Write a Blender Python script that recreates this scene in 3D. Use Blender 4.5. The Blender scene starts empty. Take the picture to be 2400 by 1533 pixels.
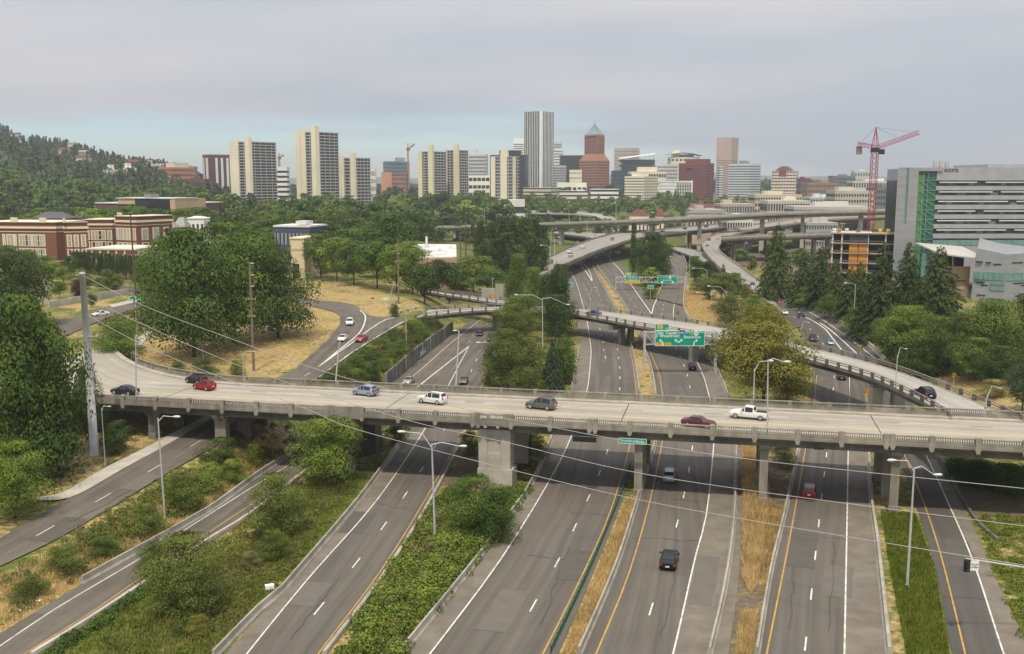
import bpy, bmesh, math, random
from mathutils import Vector, Matrix
from mathutils.geometry import tessellate_polygon
R = random.Random(7)
rad = math.radians
S = bpy.context.scene
COL = S.collection
# ------------------------------------------------------------------ camera
FPX, HCAM, PIT = 2326.0, 43.0, rad(8.34)          # focal length in photo pixels, height, pitch
CP, SP = math.cos(PIT), math.sin(PIT)
cd = bpy.data.cameras.new('camera'); cam = bpy.data.objects.new('camera', cd); COL.objects.link(cam)
cam.location = (0, 0, HCAM); cam.rotation_euler = (rad(90) - PIT, 0, 0)
cd.sensor_width = 36; cd.lens = 36 * FPX / 2400; cd.clip_start = 1; cd.clip_end = 40000
S.camera = cam
# ------------------------------------------------------------------ sky, sun, exposure
SUN_EL, SUN_AZ = rad(64), rad(188)                # sun high behind the camera
W = bpy.data.worlds.new('World'); S.world = W; W.use_nodes = True
nt = W.node_tree; nt.nodes.clear(); N = nt.nodes.new; L = nt.links.new
out = N('ShaderNodeOutputWorld'); sky = N('ShaderNodeTexSky'); sky.sky_type = 'NISHITA'; sky.sun_disc = False
sky.sun_elevation = SUN_EL; sky.sun_rotation = SUN_AZ; sky.air_density = 1.0; sky.dust_density = 0.2; sky.ozone_density = 3.0
bg = N('ShaderNodeBackground'); bg.inputs[1].default_value = 0.095; tint = N('ShaderNodeMix'); tint.data_type = 'RGBA'; tint.blend_type = 'MULTIPLY'; tint.inputs[0].default_value = 1; tint.inputs[7].default_value = (.86, .94, 1.02, 1); L(sky.outputs[0], tint.inputs[6]); L(tint.outputs[2], bg.inputs[0])
tc = N('ShaderNodeTexCoord'); sep = N('ShaderNodeSeparateXYZ'); L(tc.outputs['Generated'], sep.inputs[0])
mp = N('ShaderNodeMapping'); mp.inputs['Scale'].default_value = (2.2, 2.2, 26); L(tc.outputs['Generated'], mp.inputs[0])
n1 = N('ShaderNodeTexNoise'); n1.inputs['Scale'].default_value = 1.3; n1.inputs['Detail'].default_value = 6; n1.inputs['Roughness'].default_value = .5; L(mp.outputs[0], n1.inputs[0])
mp2 = N('ShaderNodeMapping'); mp2.inputs['Scale'].default_value = (1.6, 1.6, 9); mp2.inputs['Location'].default_value = (3.1, .4, 0); L(tc.outputs['Generated'], mp2.inputs[0])
n2 = N('ShaderNodeTexNoise'); n2.inputs['Scale'].default_value = 1.5; n2.inputs['Detail'].default_value = 5; n2.inputs['Roughness'].default_value = .45; L(mp2.outputs[0], n2.inputs[0])
def math_node(op, a, b=None, c=None, clamp=False):
    m = N('ShaderNodeMath'); m.operation = op; m.use_clamp = clamp
    for i, v in enumerate((a, b, c)):
        if v is None: continue
        if isinstance(v, (int, float)): m.inputs[i].default_value = v
        else: L(v, m.inputs[i])
    return m.outputs[0]
# cloud deck everywhere above about four degrees, a clear band under it with thin streaks
e = math_node('ADD', sep.outputs[2], math_node('MULTIPLY_ADD', n1.outputs[0], 0.10, -0.05))
e = math_node('ADD', e, math_node('MULTIPLY', math_node('MAXIMUM', math_node('ADD', sep.outputs[0], -0.02), 0.0), 0.22))
mr = N('ShaderNodeMapRange'); mr.interpolation_type = 'SMOOTHSTEP'; L(e, mr.inputs[0])
mr.inputs[1].default_value = 0.040; mr.inputs[2].default_value = 0.074; mr.inputs[3].default_value = 0.03; mr.inputs[4].default_value = 1.0
cr = N('ShaderNodeValToRGB'); L(n2.outputs[0], cr.inputs[0])
cr.color_ramp.elements[0].position = .36; cr.color_ramp.elements[0].color = (.365, .40, .45, 1)
cr.color_ramp.elements[1].position = .66; cr.color_ramp.elements[1].color = (.475, .468, .488, 1)
bc = N('ShaderNodeBackground'); L(math_node('MULTIPLY_ADD', math_node('MAXIMUM', sep.outputs[2], 0.0), 0.95, 1.0), bc.inputs[1]);   # overcast: brighter overhead
L(cr.outputs[0], bc.inputs[0])
mix = N('ShaderNodeMixShader'); L(mr.outputs[0], mix.inputs[0]); L(bg.outputs[0], mix.inputs[1]); L(bc.outputs[0], mix.inputs[2]); L(mix.outputs[0], out.inputs[0])
ld = bpy.data.lights.new('sun', 'SUN'); ld.energy = 2.75; ld.angle = rad(3.0); ld.color = (1, .885, .69)
so = bpy.data.objects.new('sun', ld); COL.objects.link(so); so.location = (0, -50, 300)
sd = Vector((math.sin(SUN_AZ) * math.cos(SUN_EL), math.cos(SUN_AZ) * math.cos(SUN_EL), math.sin(SUN_EL)))
so.rotation_euler = sd.to_track_quat('Z', 'Y').to_euler()
V = S.view_settings; V.view_transform = 'Standard'; V.look = 'None'; V.gamma = 1; V.exposure = 0.34; V.use_curve_mapping = False
S.cycles.max_bounces = 6; S.cycles.transparent_max_bounces = 8; S.cycles.volume_bounces = 0
try: S.cycles.use_denoising = True
except Exception: pass
# ------------------------------------------------------------------ geometry from the photograph
def raydir(px, py):
    u, v = (px - 1200) / FPX, (py - 766.5) / FPX
    return (u, CP - v * SP, -SP - v * CP)
def at(px, py, z=0.0):
    d = raydir(px, py); t = (z - HCAM) / d[2]
    return Vector((d[0] * t, d[1] * t, z))
def atY(px, py, Y):
    d = raydir(px, py); t = Y / d[1]
    return Vector((d[0] * t, Y, HCAM + d[2] * t))
def ss(a, b, x):
    t = min(1, max(0, (x - a) / (b - a))); return t * t * (3 - 2 * t)
def lerp_tab(tab, x):
    if x <= tab[0][0]: return tab[0][1]
    for (a, b), (c, d) in zip(tab, tab[1:]):
        if x <= c: return b + (d - b) * (x - a) / (c - a)
    return tab[-1][1]
def pt_poly(x, y, P):
    c = False; n = len(P); j = n - 1
    for i in range(n):
        xi, yi = P[i][0], P[i][1]; xj, yj = P[j][0], P[j][1]
        if (yi > y) != (yj > y) and x < (xj - xi) * (y - yi) / (yj - yi) + xi: c = not c
        j = i
    return c
# west edge of the sunken freeway: X as a function of Y, level of the land west of it, width of the bank
EDGE = [(-60, -60), (60, -60)] + [(at(px, py).y, at(px, py).x) for px, py in ((0, 1486), (190, 1366), (480, 1205), (690, 1064), (921, 896), (985, 842), (1051, 789))] + [(330, -13), (420, 2), (520, 14), (650, -20), (760, -120), (900, -250)]
EDGE.sort()
PLAT = [(60, .6), (110, 1.6), (150, 4.0), (185, 5.4), (215, 6.3), (250, 7.0), (330, 7.5), (430, 10), (700, 10), (1200, 14)]
BANK = [(60, 7), (150, 9), (205, 9), (280, 7), (330, 25), (420, 60), (700, 80)]
def h(x, y):
    base = 14 * ss(650, 1500, y)
    d = lerp_tab(EDGE, y) - x - 0.6
    if d > 0:
        p = lerp_tab(PLAT, y); w = lerp_tab(BANK, y)
        z = p * ss(0, w, d)
        base = max(base, z)
    # east embankment beside the exit road
    if y < 700:
        xe = lerp_tab([(60, 47), (100, 53), (150, 63), (200, 74), (300, 82), (420, 95)], y) + 2
        if x > xe: base = max(base, 5.5 * ss(0, 30, x - xe) * ss(100, 160, y) * (1 - ss(420, 520, y)) * (.35 if y < 135 else 1))
    return base
def att(px, py, off=0.0):
    d = raydir(px, py); t = (14 - HCAM) / d[2] if d[2] < 0 else 400
    t = max(20, min(t, 700)); st = 1.5; t0 = t
    for _ in range(1200):
        if HCAM + d[2] * t <= h(d[0] * t, d[1] * t): break
        t0 = t; t += st; st *= 1.004
    a, b = t0, t
    for _ in range(14):
        m = (a + b) / 2
        if HCAM + d[2] * m <= h(d[0] * m, d[1] * m): b = m
        else: a = m
    p = Vector(d) * b; return Vector((p.x, p.y, h(p.x, p.y) + off))
# ------------------------------------------------------------------ mesh helpers
class MB:
    def __init__(s): s.v = []; s.f = []; s.uv = None
    def add(s, vs, fs):
        o = len(s.v); s.v += [tuple(p) for p in vs]; s.f += [tuple(i + o for i in f) for f in fs]; return s
    def quad(s, a, b, c, d): return s.add((a, b, c, d), ((0, 1, 2, 3),))
    def box(s, c, sz, rz=0.0, ax=None):
        x, y, z = sz[0] / 2, sz[1] / 2, sz[2] / 2
        P = [Vector((i * x, j * y, k * z)) for k in (-1, 1) for i, j in ((-1, -1), (1, -1), (1, 1), (-1, 1))]
        if rz: m = Matrix.Rotation(rz, 3, 'Z'); P = [m @ p for p in P]
        c = Vector(c)
        return s.add([p + c for p in P], ((3, 2, 1, 0), (4, 5, 6, 7), (0, 1, 5, 4), (1, 2, 6, 5), (2, 3, 7, 6), (3, 0, 4, 7)))
    def bar(s, a, b, w, hh=None):
        """square bar from a to b"""
        a, b = Vector(a), Vector(b); hh = hh or w; d = (b - a).normalized()
        up = Vector((0, 0, 1)) if abs(d.z) < .95 else Vector((0, 1, 0))
        sx = d.cross(up).normalized() * w / 2; sy = sx.cross(d).normalized() * hh / 2
        P = [a - sx - sy, a + sx - sy, a + sx + sy, a - sx + sy, b - sx - sy, b + sx - sy, b + sx + sy, b - sx + sy]
        return s.add(P, ((0, 1, 2, 3), (7, 6, 5, 4), (4, 5, 1, 0), (5, 6, 2, 1), (6, 7, 3, 2), (7, 4, 0, 3)))
    def tube(s, pts, rs, n=8):
        o = len(s.v); pts = [Vector(p) for p in pts]
        if isinstance(rs, (int, float)): rs = [rs] * len(pts)
        for i, p in enumerate(pts):
            d = (pts[min(i + 1, len(pts) - 1)] - pts[max(i - 1, 0)]).normalized()
            up = Vector((0, 1, 0)) if abs(d.z) > .9 else Vector((0, 0, 1))
            a = d.cross(up).normalized(); b = a.cross(d).normalized()
            for k in range(n):
                t = 2 * math.pi * k / n; s.v.append(tuple(p + (a * math.cos(t) + b * math.sin(t)) * rs[i]))
        for i in range(len(pts) - 1):
            for k in range(n):
                k2 = (k + 1) % n; s.f.append((o + i * n + k, o + i * n + k2, o + (i + 1) * n + k2, o + (i + 1) * n + k))
        s.f.append(tuple(o + k for k in range(n))); s.f.append(tuple(o + (len(pts) - 1) * n + n - 1 - k for k in range(n)))
        return s
    def prism(s, poly, z0, z1):
        n = len(poly)
        a = sum(poly[i][0] * poly[(i + 1) % n][1] - poly[(i + 1) % n][0] * poly[i][1] for i in range(n))
        if a < 0: poly = poly[::-1]
        return s.add([(p[0], p[1], z0) for p in poly] + [(p[0], p[1], z1) for p in poly],
                     [tuple(range(n - 1, -1, -1)), tuple(range(n, 2 * n))] + [(i, (i + 1) % n, n + (i + 1) % n, n + i) for i in range(n)])
    def mesh(s, name, m, smooth=False):
        me = bpy.data.meshes.new(name); me.from_pydata(s.v, [], s.f)
        if m: me.materials.append(m)
        if s.uv:
            ul = me.uv_layers.new(name='UVMap')
            for lp in me.loops: ul.data[lp.index].uv = s.uv[lp.vertex_index]
        if smooth: me.polygons.foreach_set('use_smooth', [True] * len(me.polygons))
        me.update(); return me
    def obj(s, name, m, parent=None, smooth=False, **kw): return link(name, s.mesh(name, m, smooth), parent, **kw)
def link(name, data, parent=None, loc=None, rz=None, scale=None, kind=None):
    o = bpy.data.objects.new(name, data); COL.objects.link(o)
    if parent: o.parent = parent
    if loc is not None: o.location = loc
    if rz: o.rotation_euler = (0, 0, rz)
    if scale is not None: o.scale = scale
    if kind: o['kind'] = kind
    return o
def tag(o, label, cat, group=None):
    o['label'] = label; o['category'] = cat
    if group: o['group'] = group
    return o
def thing(name, label, cat, loc=(0, 0, 0), rz=0, group=None, scale=None):
    return tag(link(name, None, None, loc, rz, scale), label, cat, group)
def copy_tree(root, loc, rz=0, label=None, group=None, scale=None):
    r = root.copy(); COL.objects.link(r); r.location = loc; r.rotation_euler = (0, 0, rz)
    if scale is not None: r.scale = scale
    if label: r['label'] = label
    if group: r['group'] = group
    for ch in list(root.children):
        c = ch.copy(); COL.objects.link(c); c.parent = r
        for g in list(ch.children):
            d = g.copy(); COL.objects.link(d); d.parent = c
    return r
_cubes = {}
def cube(m):
    if m.name not in _cubes: _cubes[m.name] = MB().box((0, 0, 0), (1, 1, 1)).mesh('block_' + m.name, m)
    return _cubes[m.name]
def pbox(parent, name, m, c, sz, rz=0, kind=None): return link(name, cube(m), parent, c, rz, sz, kind)
def resample(P, n):
    P = [Vector(p) for p in P]; D = [0]
    for a, b in zip(P, P[1:]): D.append(D[-1] + (b - a).length)
    o = []; j = 0
    for i in range(n):
        t = D[-1] * i / (n - 1)
        while j < len(P) - 2 and D[j + 1] < t: j += 1
        o.append(P[j].lerp(P[j + 1], (t - D[j]) / max(1e-6, D[j + 1] - D[j])))
    return o
def smooth_line(P, n, it=3):
    """Catmull-Rom through the points"""
    P = [Vector(p) for p in P]; o = []
    for i in range(len(P) - 1):
        p0, p1, p2, p3 = P[max(i - 1, 0)], P[i], P[i + 1], P[min(i + 2, len(P) - 1)]
        for k in range(10):
            t = k / 10; t2, t3 = t * t, t * t * t
            o.append(.5 * ((2 * p1) + (p2 - p0) * t + (2 * p0 - 5 * p1 + 4 * p2 - p3) * t2 + (3 * p1 - p0 - 3 * p2 + p3) * t3))
    o.append(P[-1]); return resample(o, n)
def length(P): return sum((b - a).length for a, b in zip(P, P[1:]))
# ------------------------------------------------------------------ materials
def mat(name, col, rough=.8, col2=None, scale=.5, detail=4, lo=.35, hi=.65, metal=0, bump=0, stretch=None, spec=.4, uv=False, fine=0):
    m = bpy.data.materials.new(name); m.use_nodes = True; t = m.node_tree; b = t.nodes['Principled BSDF']
    b.inputs['Roughness'].default_value = rough; b.inputs['Metallic'].default_value = metal; b.inputs['Specular IOR Level'].default_value = spec
    b.inputs['Base Color'].default_value = (*col, 1)
    if col2:
        g = t.nodes.new('ShaderNodeTexCoord') if uv else t.nodes.new('ShaderNodeNewGeometry')
        n = t.nodes.new('ShaderNodeTexNoise'); n.inputs['Scale'].default_value = scale; n.inputs['Detail'].default_value = detail; n.inputs['Roughness'].default_value = .6
        src = g.outputs['UV' if uv else 'Position']
        if stretch:
            k = t.nodes.new('ShaderNodeMapping'); k.inputs['Scale'].default_value = stretch; t.links.new(src, k.inputs[0]); src = k.outputs[0]
        t.links.new(src, n.inputs['Vector'])
        r = t.nodes.new('ShaderNodeValToRGB'); r.color_ramp.elements[0].position = lo; r.color_ramp.elements[1].position = hi
        r.color_ramp.elements[0].color = (*col, 1); r.color_ramp.elements[1].color = (*col2, 1)
        t.links.new(n.outputs[0], r.inputs[0]); last = r.outputs[0]
        if fine:
            n3 = t.nodes.new('ShaderNodeTexNoise'); n3.inputs['Scale'].default_value = .12; n3.inputs['Detail'].default_value = 6; n3.inputs['Roughness'].default_value = .65
            t.links.new((t.nodes.new('ShaderNodeNewGeometry')).outputs['Position'], n3.inputs['Vector'])
            mr = t.nodes.new('ShaderNodeMapRange'); mr.inputs[1].default_value = .3; mr.inputs[2].default_value = .7; mr.inputs[3].default_value = 1 - fine; mr.inputs[4].default_value = 1 + fine
            t.links.new(n3.outputs[0], mr.inputs[0])
            mx = t.nodes.new('ShaderNodeMix'); mx.data_type = 'RGBA'; mx.blend_type = 'MULTIPLY'; mx.inputs[0].default_value = 1
            t.links.new(last, mx.inputs[6]); t.links.new(mr.outputs[0], mx.inputs[7]); last = mx.outputs[2]
        t.links.new(last, b.inputs['Base Color'])
        if bump:
            bp = t.nodes.new('ShaderNodeBump'); bp.inputs['Strength'].default_value = bump; bp.inputs['Distance'].default_value = .1
            t.links.new(n.outputs[0], bp.inputs['Height']); t.links.new(bp.outputs[0], b.inputs['Normal'])
    return m
def leafmat(name, c1, c2, c3=None, trans=.17, k=1.72, warm=(1.38, 1.24, .78)):
    c1, c2, c3 = [tuple(min(.8, x * k * w_) for x, w_ in zip(c, warm)) if c else None for c in (c1, c2, c3)]
    m = bpy.data.materials.new(name); m.use_nodes = True; t = m.node_tree; b = t.nodes['Principled BSDF']
    b.inputs['Roughness'].default_value = .65; b.inputs['Specular IOR Level'].default_value = .25
    g = t.nodes.new('ShaderNodeNewGeometry'); oi = t.nodes.new('ShaderNodeObjectInfo')
    r = t.nodes.new('ShaderNodeValToRGB'); els = r.color_ramp.elements
    els[0].position = .1; els[0].color = (*c1, 1); els[1].position = .8; els[1].color = (*c2, 1)
    if c3: e = els.new(.95); e.color = (*c3, 1)
    n = t.nodes.new('ShaderNodeTexNoise'); n.inputs['Scale'].default_value = .35; n.inputs['Detail'].default_value = 3; t.links.new(g.outputs['Position'], n.inputs['Vector'])
    a = t.nodes.new('ShaderNodeMath'); a.operation = 'MULTIPLY_ADD'; a.inputs[1].default_value = 1.1; a.inputs[2].default_value = -.5; t.links.new(n.outputs[0], a.inputs[0])
    a1 = t.nodes.new('ShaderNodeMath'); a1.operation = 'MULTIPLY_ADD'; a1.inputs[1].default_value = .32; t.links.new(g.outputs['Random Per Island'], a1.inputs[0]); t.links.new(a.outputs[0], a1.inputs[2])
    a2 = t.nodes.new('ShaderNodeMath'); a2.operation = 'MULTIPLY_ADD'; a2.inputs[1].default_value = .36; t.links.new(oi.outputs['Random'], a2.inputs[0]); t.links.new(a1.outputs[0], a2.inputs[2])
    t.links.new(a2.outputs[0], r.inputs[0]); t.links.new(r.outputs[0], b.inputs['Base Color'])
    tr = t.nodes.new('ShaderNodeBsdfTranslucent'); t.links.new(r.outputs[0], tr.inputs[0])
    mx = t.nodes.new('ShaderNodeMixShader'); mx.inputs[0].default_value = trans; o = t.nodes['Material Output']
    t.links.new(b.outputs[0], mx.inputs[1]); t.links.new(tr.outputs[0], mx.inputs[2]); t.links.new(mx.outputs[0], o.inputs[0])
    return m
def lin(r, g, b): return tuple(((c / 255 + .055) / 1.055) ** 2.4 if c > 10 else c / 255 / 12.92 for c in (r, g, b))
M = {}
M['asphalt'] = mat('asphalt', (.096, .086, .074), .85, (.147, .132, .113), 1, 5, stretch=(.9, .02, 1), uv=True, spec=.25, fine=.08)
M['asphalt_dark'] = mat('asphalt_dark', (.076, .07, .065), .85, (.108, .098, .088), 1, 5, stretch=(.8, .02, 1), uv=True, spec=.25, fine=.12)
M['shoulder'] = mat('shoulder_asphalt', (.15, .13, .107), .9, (.205, .18, .148), .35, 6, spec=.2, fine=.1)
M['old_road'] = mat('old_road', (.105, .092, .078), .9, (.155, .136, .113), 1, 5, stretch=(.7, .03, 1), uv=True, spec=.2, fine=.2)
M['deck'] = mat('deck_concrete', (.30, .272, .226), .85, (.39, .357, .30), 1, 5, stretch=(.75, .012, 1), uv=True, spec=.25, fine=.12)
M['deck_pale'] = mat('pale_deck_concrete', (.31, .295, .262), .85, (.40, .38, .343), 1, 5, stretch=(.5, .02, 1), uv=True, spec=.25, fine=.1)
M['deck_grey'] = mat('grey_deck_concrete', (.22, .205, .185), .85, (.32, .30, .27), 1, 5, stretch=(.5, .02, 1), uv=True, spec=.25, fine=.1)
M['concrete'] = mat('weathered_concrete', (.18, .165, .135), .9, (.30, .275, .225), .6, 6, stretch=(1, 1, .35), bump=.1, fine=.18)
M['concrete_pale'] = mat('pale_concrete', (.36, .335, .285), .9, (.47, .44, .385), .4, 6, fine=.12)
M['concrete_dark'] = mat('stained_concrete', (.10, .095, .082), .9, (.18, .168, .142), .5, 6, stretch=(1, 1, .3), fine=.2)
M['barrier'] = mat('barrier_concrete', (.27, .25, .21), .9, (.40, .375, .32), .5, 6, fine=.18)
M['white_paint'] = mat('white_road_paint', (.34, .325, .295), .8, (.66, .645, .60), .9, 6, .3, .52)
M['worn_paint'] = mat('worn_road_paint', (.42, .39, .34), .8, (.66, .63, .57), .6, 6, .35, .65)
M['yellow_paint'] = mat('yellow_road_paint', (.34, .215, .07), .8, (.54, .32, .075), .8, 6)
M['worn_yellow'] = mat('worn_yellow_paint', (.44, .38, .28), .8, (.52, .43, .27), .5, 5)
M['steel'] = mat('galvanised_steel', (.50, .51, .52), .45, (.60, .61, .61), 2, metal=.3)
M['dark_steel'] = mat('dark_steel', (.03, .032, .035), .5)
M['wood'] = mat('weathered_wood', (.16, .115, .085), .9, (.24, .185, .14), .8, 4, stretch=(3, 3, .3))
M['brown_wood'] = mat('brown_wood', (.10, .058, .04), .9, (.15, .09, .06), .8, 4, stretch=(3, 3, .3))
M['trunk'] = mat('bark', (.045, .036, .028), .95, (.09, .072, .055), 2, 4, stretch=(2, 2, .4))
M['green_sign'] = mat('sign_green', (.0, .30, .20), .4, (.0, .34, .23), .3)
M['yellow_sign'] = mat('sign_yellow', (.80, .48, .02), .45)
M['orange_sign'] = mat('sign_orange', (.72, .25, .03), .45)
M['white_sign'] = mat('sign_white', (.80, .82, .80), .45)
M['black'] = mat('matt_black', (.014, .014, .015), .6)
M['blue_shield'] = mat('shield_blue', (.09, .16, .42), .45)
M['red_shield'] = mat('shield_red', (.4, .08, .09), .45)
M['tyre'] = mat('tyre_rubber', (.015, .015, .016), .8)
M['rim'] = mat('wheel_alloy', (.42, .43, .44), .35, metal=.6)
M['car_glass'] = mat('car_glass', (.018, .022, .026), .08, spec=.6)
M['headlight'] = mat('headlight_lens', (.72, .74, .76), .15)
M['taillight'] = mat('taillight_lens', (.42, .02, .02), .2)
M['plate'] = mat('number_plate', (.7, .72, .75), .5)
M['lamp_head'] = mat('lamp_housing', (.62, .64, .64), .35)
M['glass'] = mat('window_glass', (.035, .045, .055), .15, (.075, .09, .105), .08, 2, spec=.6)
M['glass_dark'] = mat('dark_glass', (.014, .017, .024), .2, (.026, .03, .04), .03, 2, spec=.5)
M['glass_blue'] = mat('blue_glass', (.06, .105, .15), .15, (.10, .16, .21), .05, 2, spec=.6)
M['glass_green'] = mat('green_glass', (.03, .16, .055), .15, (.05, .11, .10), .15, 2, spec=.6)
M['glass_teal'] = mat('teal_glass', (.12, .25, .24), .15, (.18, .33, .31), .3, 2, spec=.6)
def flat(name, rgb, k=.8, v=.12, sc=.1, rough=.8):
    c = tuple(x * k for x in lin(*rgb)); return mat(name, tuple(x * (1 - v) for x in c), rough, tuple(min(1, x * (1 + v)) for x in c), sc, 4)
# ------------------------------------------------------------------ ground
def gmat():
    m = bpy.data.materials.new('dry_grass_ground'); m.use_nodes = True; t = m.node_tree; b = t.nodes['Principled BSDF']; b.inputs['Roughness'].default_value = .95; b.inputs['Specular IOR Level'].default_value = .1
    g = t.nodes.new('ShaderNodeNewGeometry'); at_ = t.nodes.new('ShaderNodeAttribute'); at_.attribute_name = 'cover'; sp = t.nodes.new('ShaderNodeSeparateColor'); t.links.new(at_.outputs['Color'], sp.inputs[0])
    def noise(sc, det=5, ro=.6):
        n = t.nodes.new('ShaderNodeTexNoise'); n.inputs['Scale'].default_value = sc; n.inputs['Detail'].default_value = det; n.inputs['Roughness'].default_value = ro; t.links.new(g.outputs['Position'], n.inputs['Vector']); return n.outputs[0]
    def ramp(f, stops):
        r = t.nodes.new('ShaderNodeValToRGB'); e = r.color_ramp.elements
        e[0].position, e[0].color = stops[0][0], (*stops[0][1], 1); e[1].position, e[1].color = stops[1][0], (*stops[1][1], 1)
        for p, c in stops[2:]: x = e.new(p); x.color = (*c, 1)
        t.links.new(f, r.inputs[0]); return r.outputs[0]
    def mth(op, a, b_, cl=False):
        k = t.nodes.new('ShaderNodeMath'); k.operation = op; k.use_clamp = cl
        for i, v in enumerate((a, b_)):
            if isinstance(v, (int, float)): k.inputs[i].default_value = v
            else: t.links.new(v, k.inputs[i])
        return k.outputs[0]
    def mixc(f, a, b_):
        k = t.nodes.new('ShaderNodeMix'); k.data_type = 'RGBA'; t.links.new(f, k.inputs[0]); t.links.new(a, k.inputs[6]); t.links.new(b_, k.inputs[7]); return k.outputs[2]
    nf = noise(1.1, 7, .72); nb = noise(.11, 5)
    green = ramp(nf, ((.3, (.055, .08, .016)), (.7, (.16, .18, .045)), (.5, (.105, .13, .03))))
    dry = ramp(nf, ((.28, (.22, .15, .06)), (.72, (.52, .40, .20)), (.5, (.37, .27, .12))))
    bare = ramp(nf, ((.3, (.10, .078, .055)), (.7, (.20, .16, .115))))
    f = mth('ADD', sp.outputs[0], mth('MULTIPLY', mth('ADD', mth('ADD', nb, nf), -1.0), 1.5)); f = mth('MULTIPLY', mth('ADD', f, -.25), 2.2, True)
    f2 = mth('ADD', sp.outputs[1], mth('MULTIPLY', mth('ADD', noise(.5, 6), -.5), .9)); f2 = mth('MULTIPLY', mth('ADD', f2, -.35), 4, True)
    c = mixc(f2, mixc(f, green, dry), bare); t.links.new(c, b.inputs['Base Color'])
    bp = t.nodes.new('ShaderNodeBump'); bp.inputs['Strength'].default_value = .3; bp.inputs['Distance'].default_value = .2; t.links.new(nf, bp.inputs['Height']); t.links.new(bp.outputs[0], b.inputs['Normal'])
    return m
M['ground'] = gmat()
# patches of cover: (dryness, bareness, polygon in photo pixels on the ground)
def wp(P): return [att(*p) for p in P]
COVER = [
 (.66, .05, wp([(330, 790), (450, 770), (720, 690), (740, 655), (800, 660), (960, 700), (1000, 725), (890, 745), (800, 770), (700, 850), (640, 890), (470, 880), (330, 850)])),
 (.8, .0, wp([(1600, 670), (1610, 665), (1760, 700), (1760, 790), (1700, 790), (1612, 740), (1600, 710)])),
 (.75, .0, wp([(1000, 790), (1050, 770), (1050, 800), (930, 880), (890, 900), (900, 860)])),
 (.95, .1, wp([(1741, 1040), (1790, 1040), (1800, 1160), (1790, 1300), (1760, 1440), (1735, 1540), (1700, 1540), (1730, 1200)])),
 (.6, .6, wp([(1700, 1380), (1725, 1200), (1727, 1040), (1870, 1050), (1840, 1200), (1805, 1340), (1774, 1540), (1660, 1540)])),
 (.55, .3, wp([(0, 1350), (300, 1200), (420, 1120), (640, 1010), (700, 1050), (480, 1210), (190, 1372), (0, 1490)])),
 (.0, .0, wp([(100, 1540), (230, 1470), (480, 1290), (740, 1095), (880, 1100), (700, 1330), (600, 1440), (500, 1540)])),
 (.45, .1, wp([(600, 1200), (720, 1100), (760, 1180), (560, 1300), (420, 1400), (380, 1360)])),
 (.75, .15, wp([(90, 1170), (240, 1090), (350, 1040), (440, 960), (420, 930), (240, 960), (80, 1120)])),
 (.1, .05, wp([(2060, 1180), (2150, 1205), (2191, 1325), (2231, 1540), (2090, 1540), (2060, 1280)])),
 (.5, .35, wp([(2030, 1060), (2060, 1060), (2085, 1280), (2130, 1540), (2080, 1540), (2050, 1200)])),
 (.25, .1, wp([(2230, 1130), (2400, 1170), (2480, 1540), (2400, 1540), (2340, 1400), (2280, 1240)])),
 (.1, .9, wp([(2190, 1075), (2400, 1180), (2400, 1215), (2270, 1200), (2210, 1120)])),
 (.7, .1, wp([(2160, 860), (2400, 900), (2400, 970), (2330, 965), (2200, 890)])),
 (.7, .3, wp([(1455, 1165), (1500, 1165), (1442, 1330), (1351, 1540), (1300, 1540), (1388, 1325)])),
 (.6, .3, wp([(1491, 920), (1480, 834), (1461, 770), (1410, 667), (1386, 620), (1400, 615), (1470, 730), (1525, 830), (1553, 930), (1530, 935)])),
 (.7, .2, wp([(180, 730), (250, 715), (260, 700), (180, 718)])),
 (.3, .7, wp([(1800, 640), (2060, 660), (2060, 760), (1920, 690)])),
 (.55, .5, wp([(560, 1000), (720, 1000), (900, 1000), (860, 1070), (720, 1080), (640, 1060)])),
 (.5, .7, wp([(1090, 1050), (1240, 1050), (1200, 1150), (1020, 1140)])),
]
def cover(x, y):
    d, b = .35, .1
    for dd, bb, P in COVER:
        if pt_poly(x, y, P): d, b = dd, bb
    return d, b
def grid_ground():
    xs = [-9000, -5000, -3000, -2000, -1400, -1000, -700, -500, -380, -300, -240, -190, -160, -140] + [-125 + 1.5 * i for i in range(168)] + [140, 160, 190, 240, 300, 380, 500, 700, 1000, 1400, 2000, 3000, 5000, 9000]
    ys = [-200, -50, 20, 45] + [58 + 1.5 * i for i in range(190)] + [350 + 6 * i for i in range(30)] + [540, 570, 610, 660, 720, 800, 900, 1000, 1150, 1300, 1500, 1800, 2300, 3000, 4500, 7000, 10400]
    b = MB(); nx = len(xs); cols = []
    BB = [(min(p.x for p in P), max(p.x for p in P), min(p.y for p in P), max(p.y for p in P)) for _, _, P in COVER]
    for y in ys:
        for x in xs:
            b.v.append((x, y, h(x, y) - .06)); d, br = .35, .1
            for (dd, bb, P), q in zip(COVER, BB):
                if q[0] <= x <= q[1] and q[2] <= y <= q[3] and pt_poly(x, y, P): d, br = dd, bb
            if y > 480: d, br = .1, .25
            if y > 330 and x > 120: d, br = .15, .75
            if y > 700: d, br = .0, .3
            cols.append((d, br, 0, 1))
    for j in range(len(ys) - 1):
        for i in range(nx - 1): b.f.append((j * nx + i, j * nx + i + 1, (j + 1) * nx + i + 1, (j + 1) * nx + i))
    o = b.obj('ground', M['ground'], smooth=True, kind='structure')
    ca = o.data.color_attributes.new('cover', 'FLOAT_COLOR', 'POINT')
    ca.data.foreach_set('color', [c for q in cols for c in q])
grid_ground()
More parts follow.
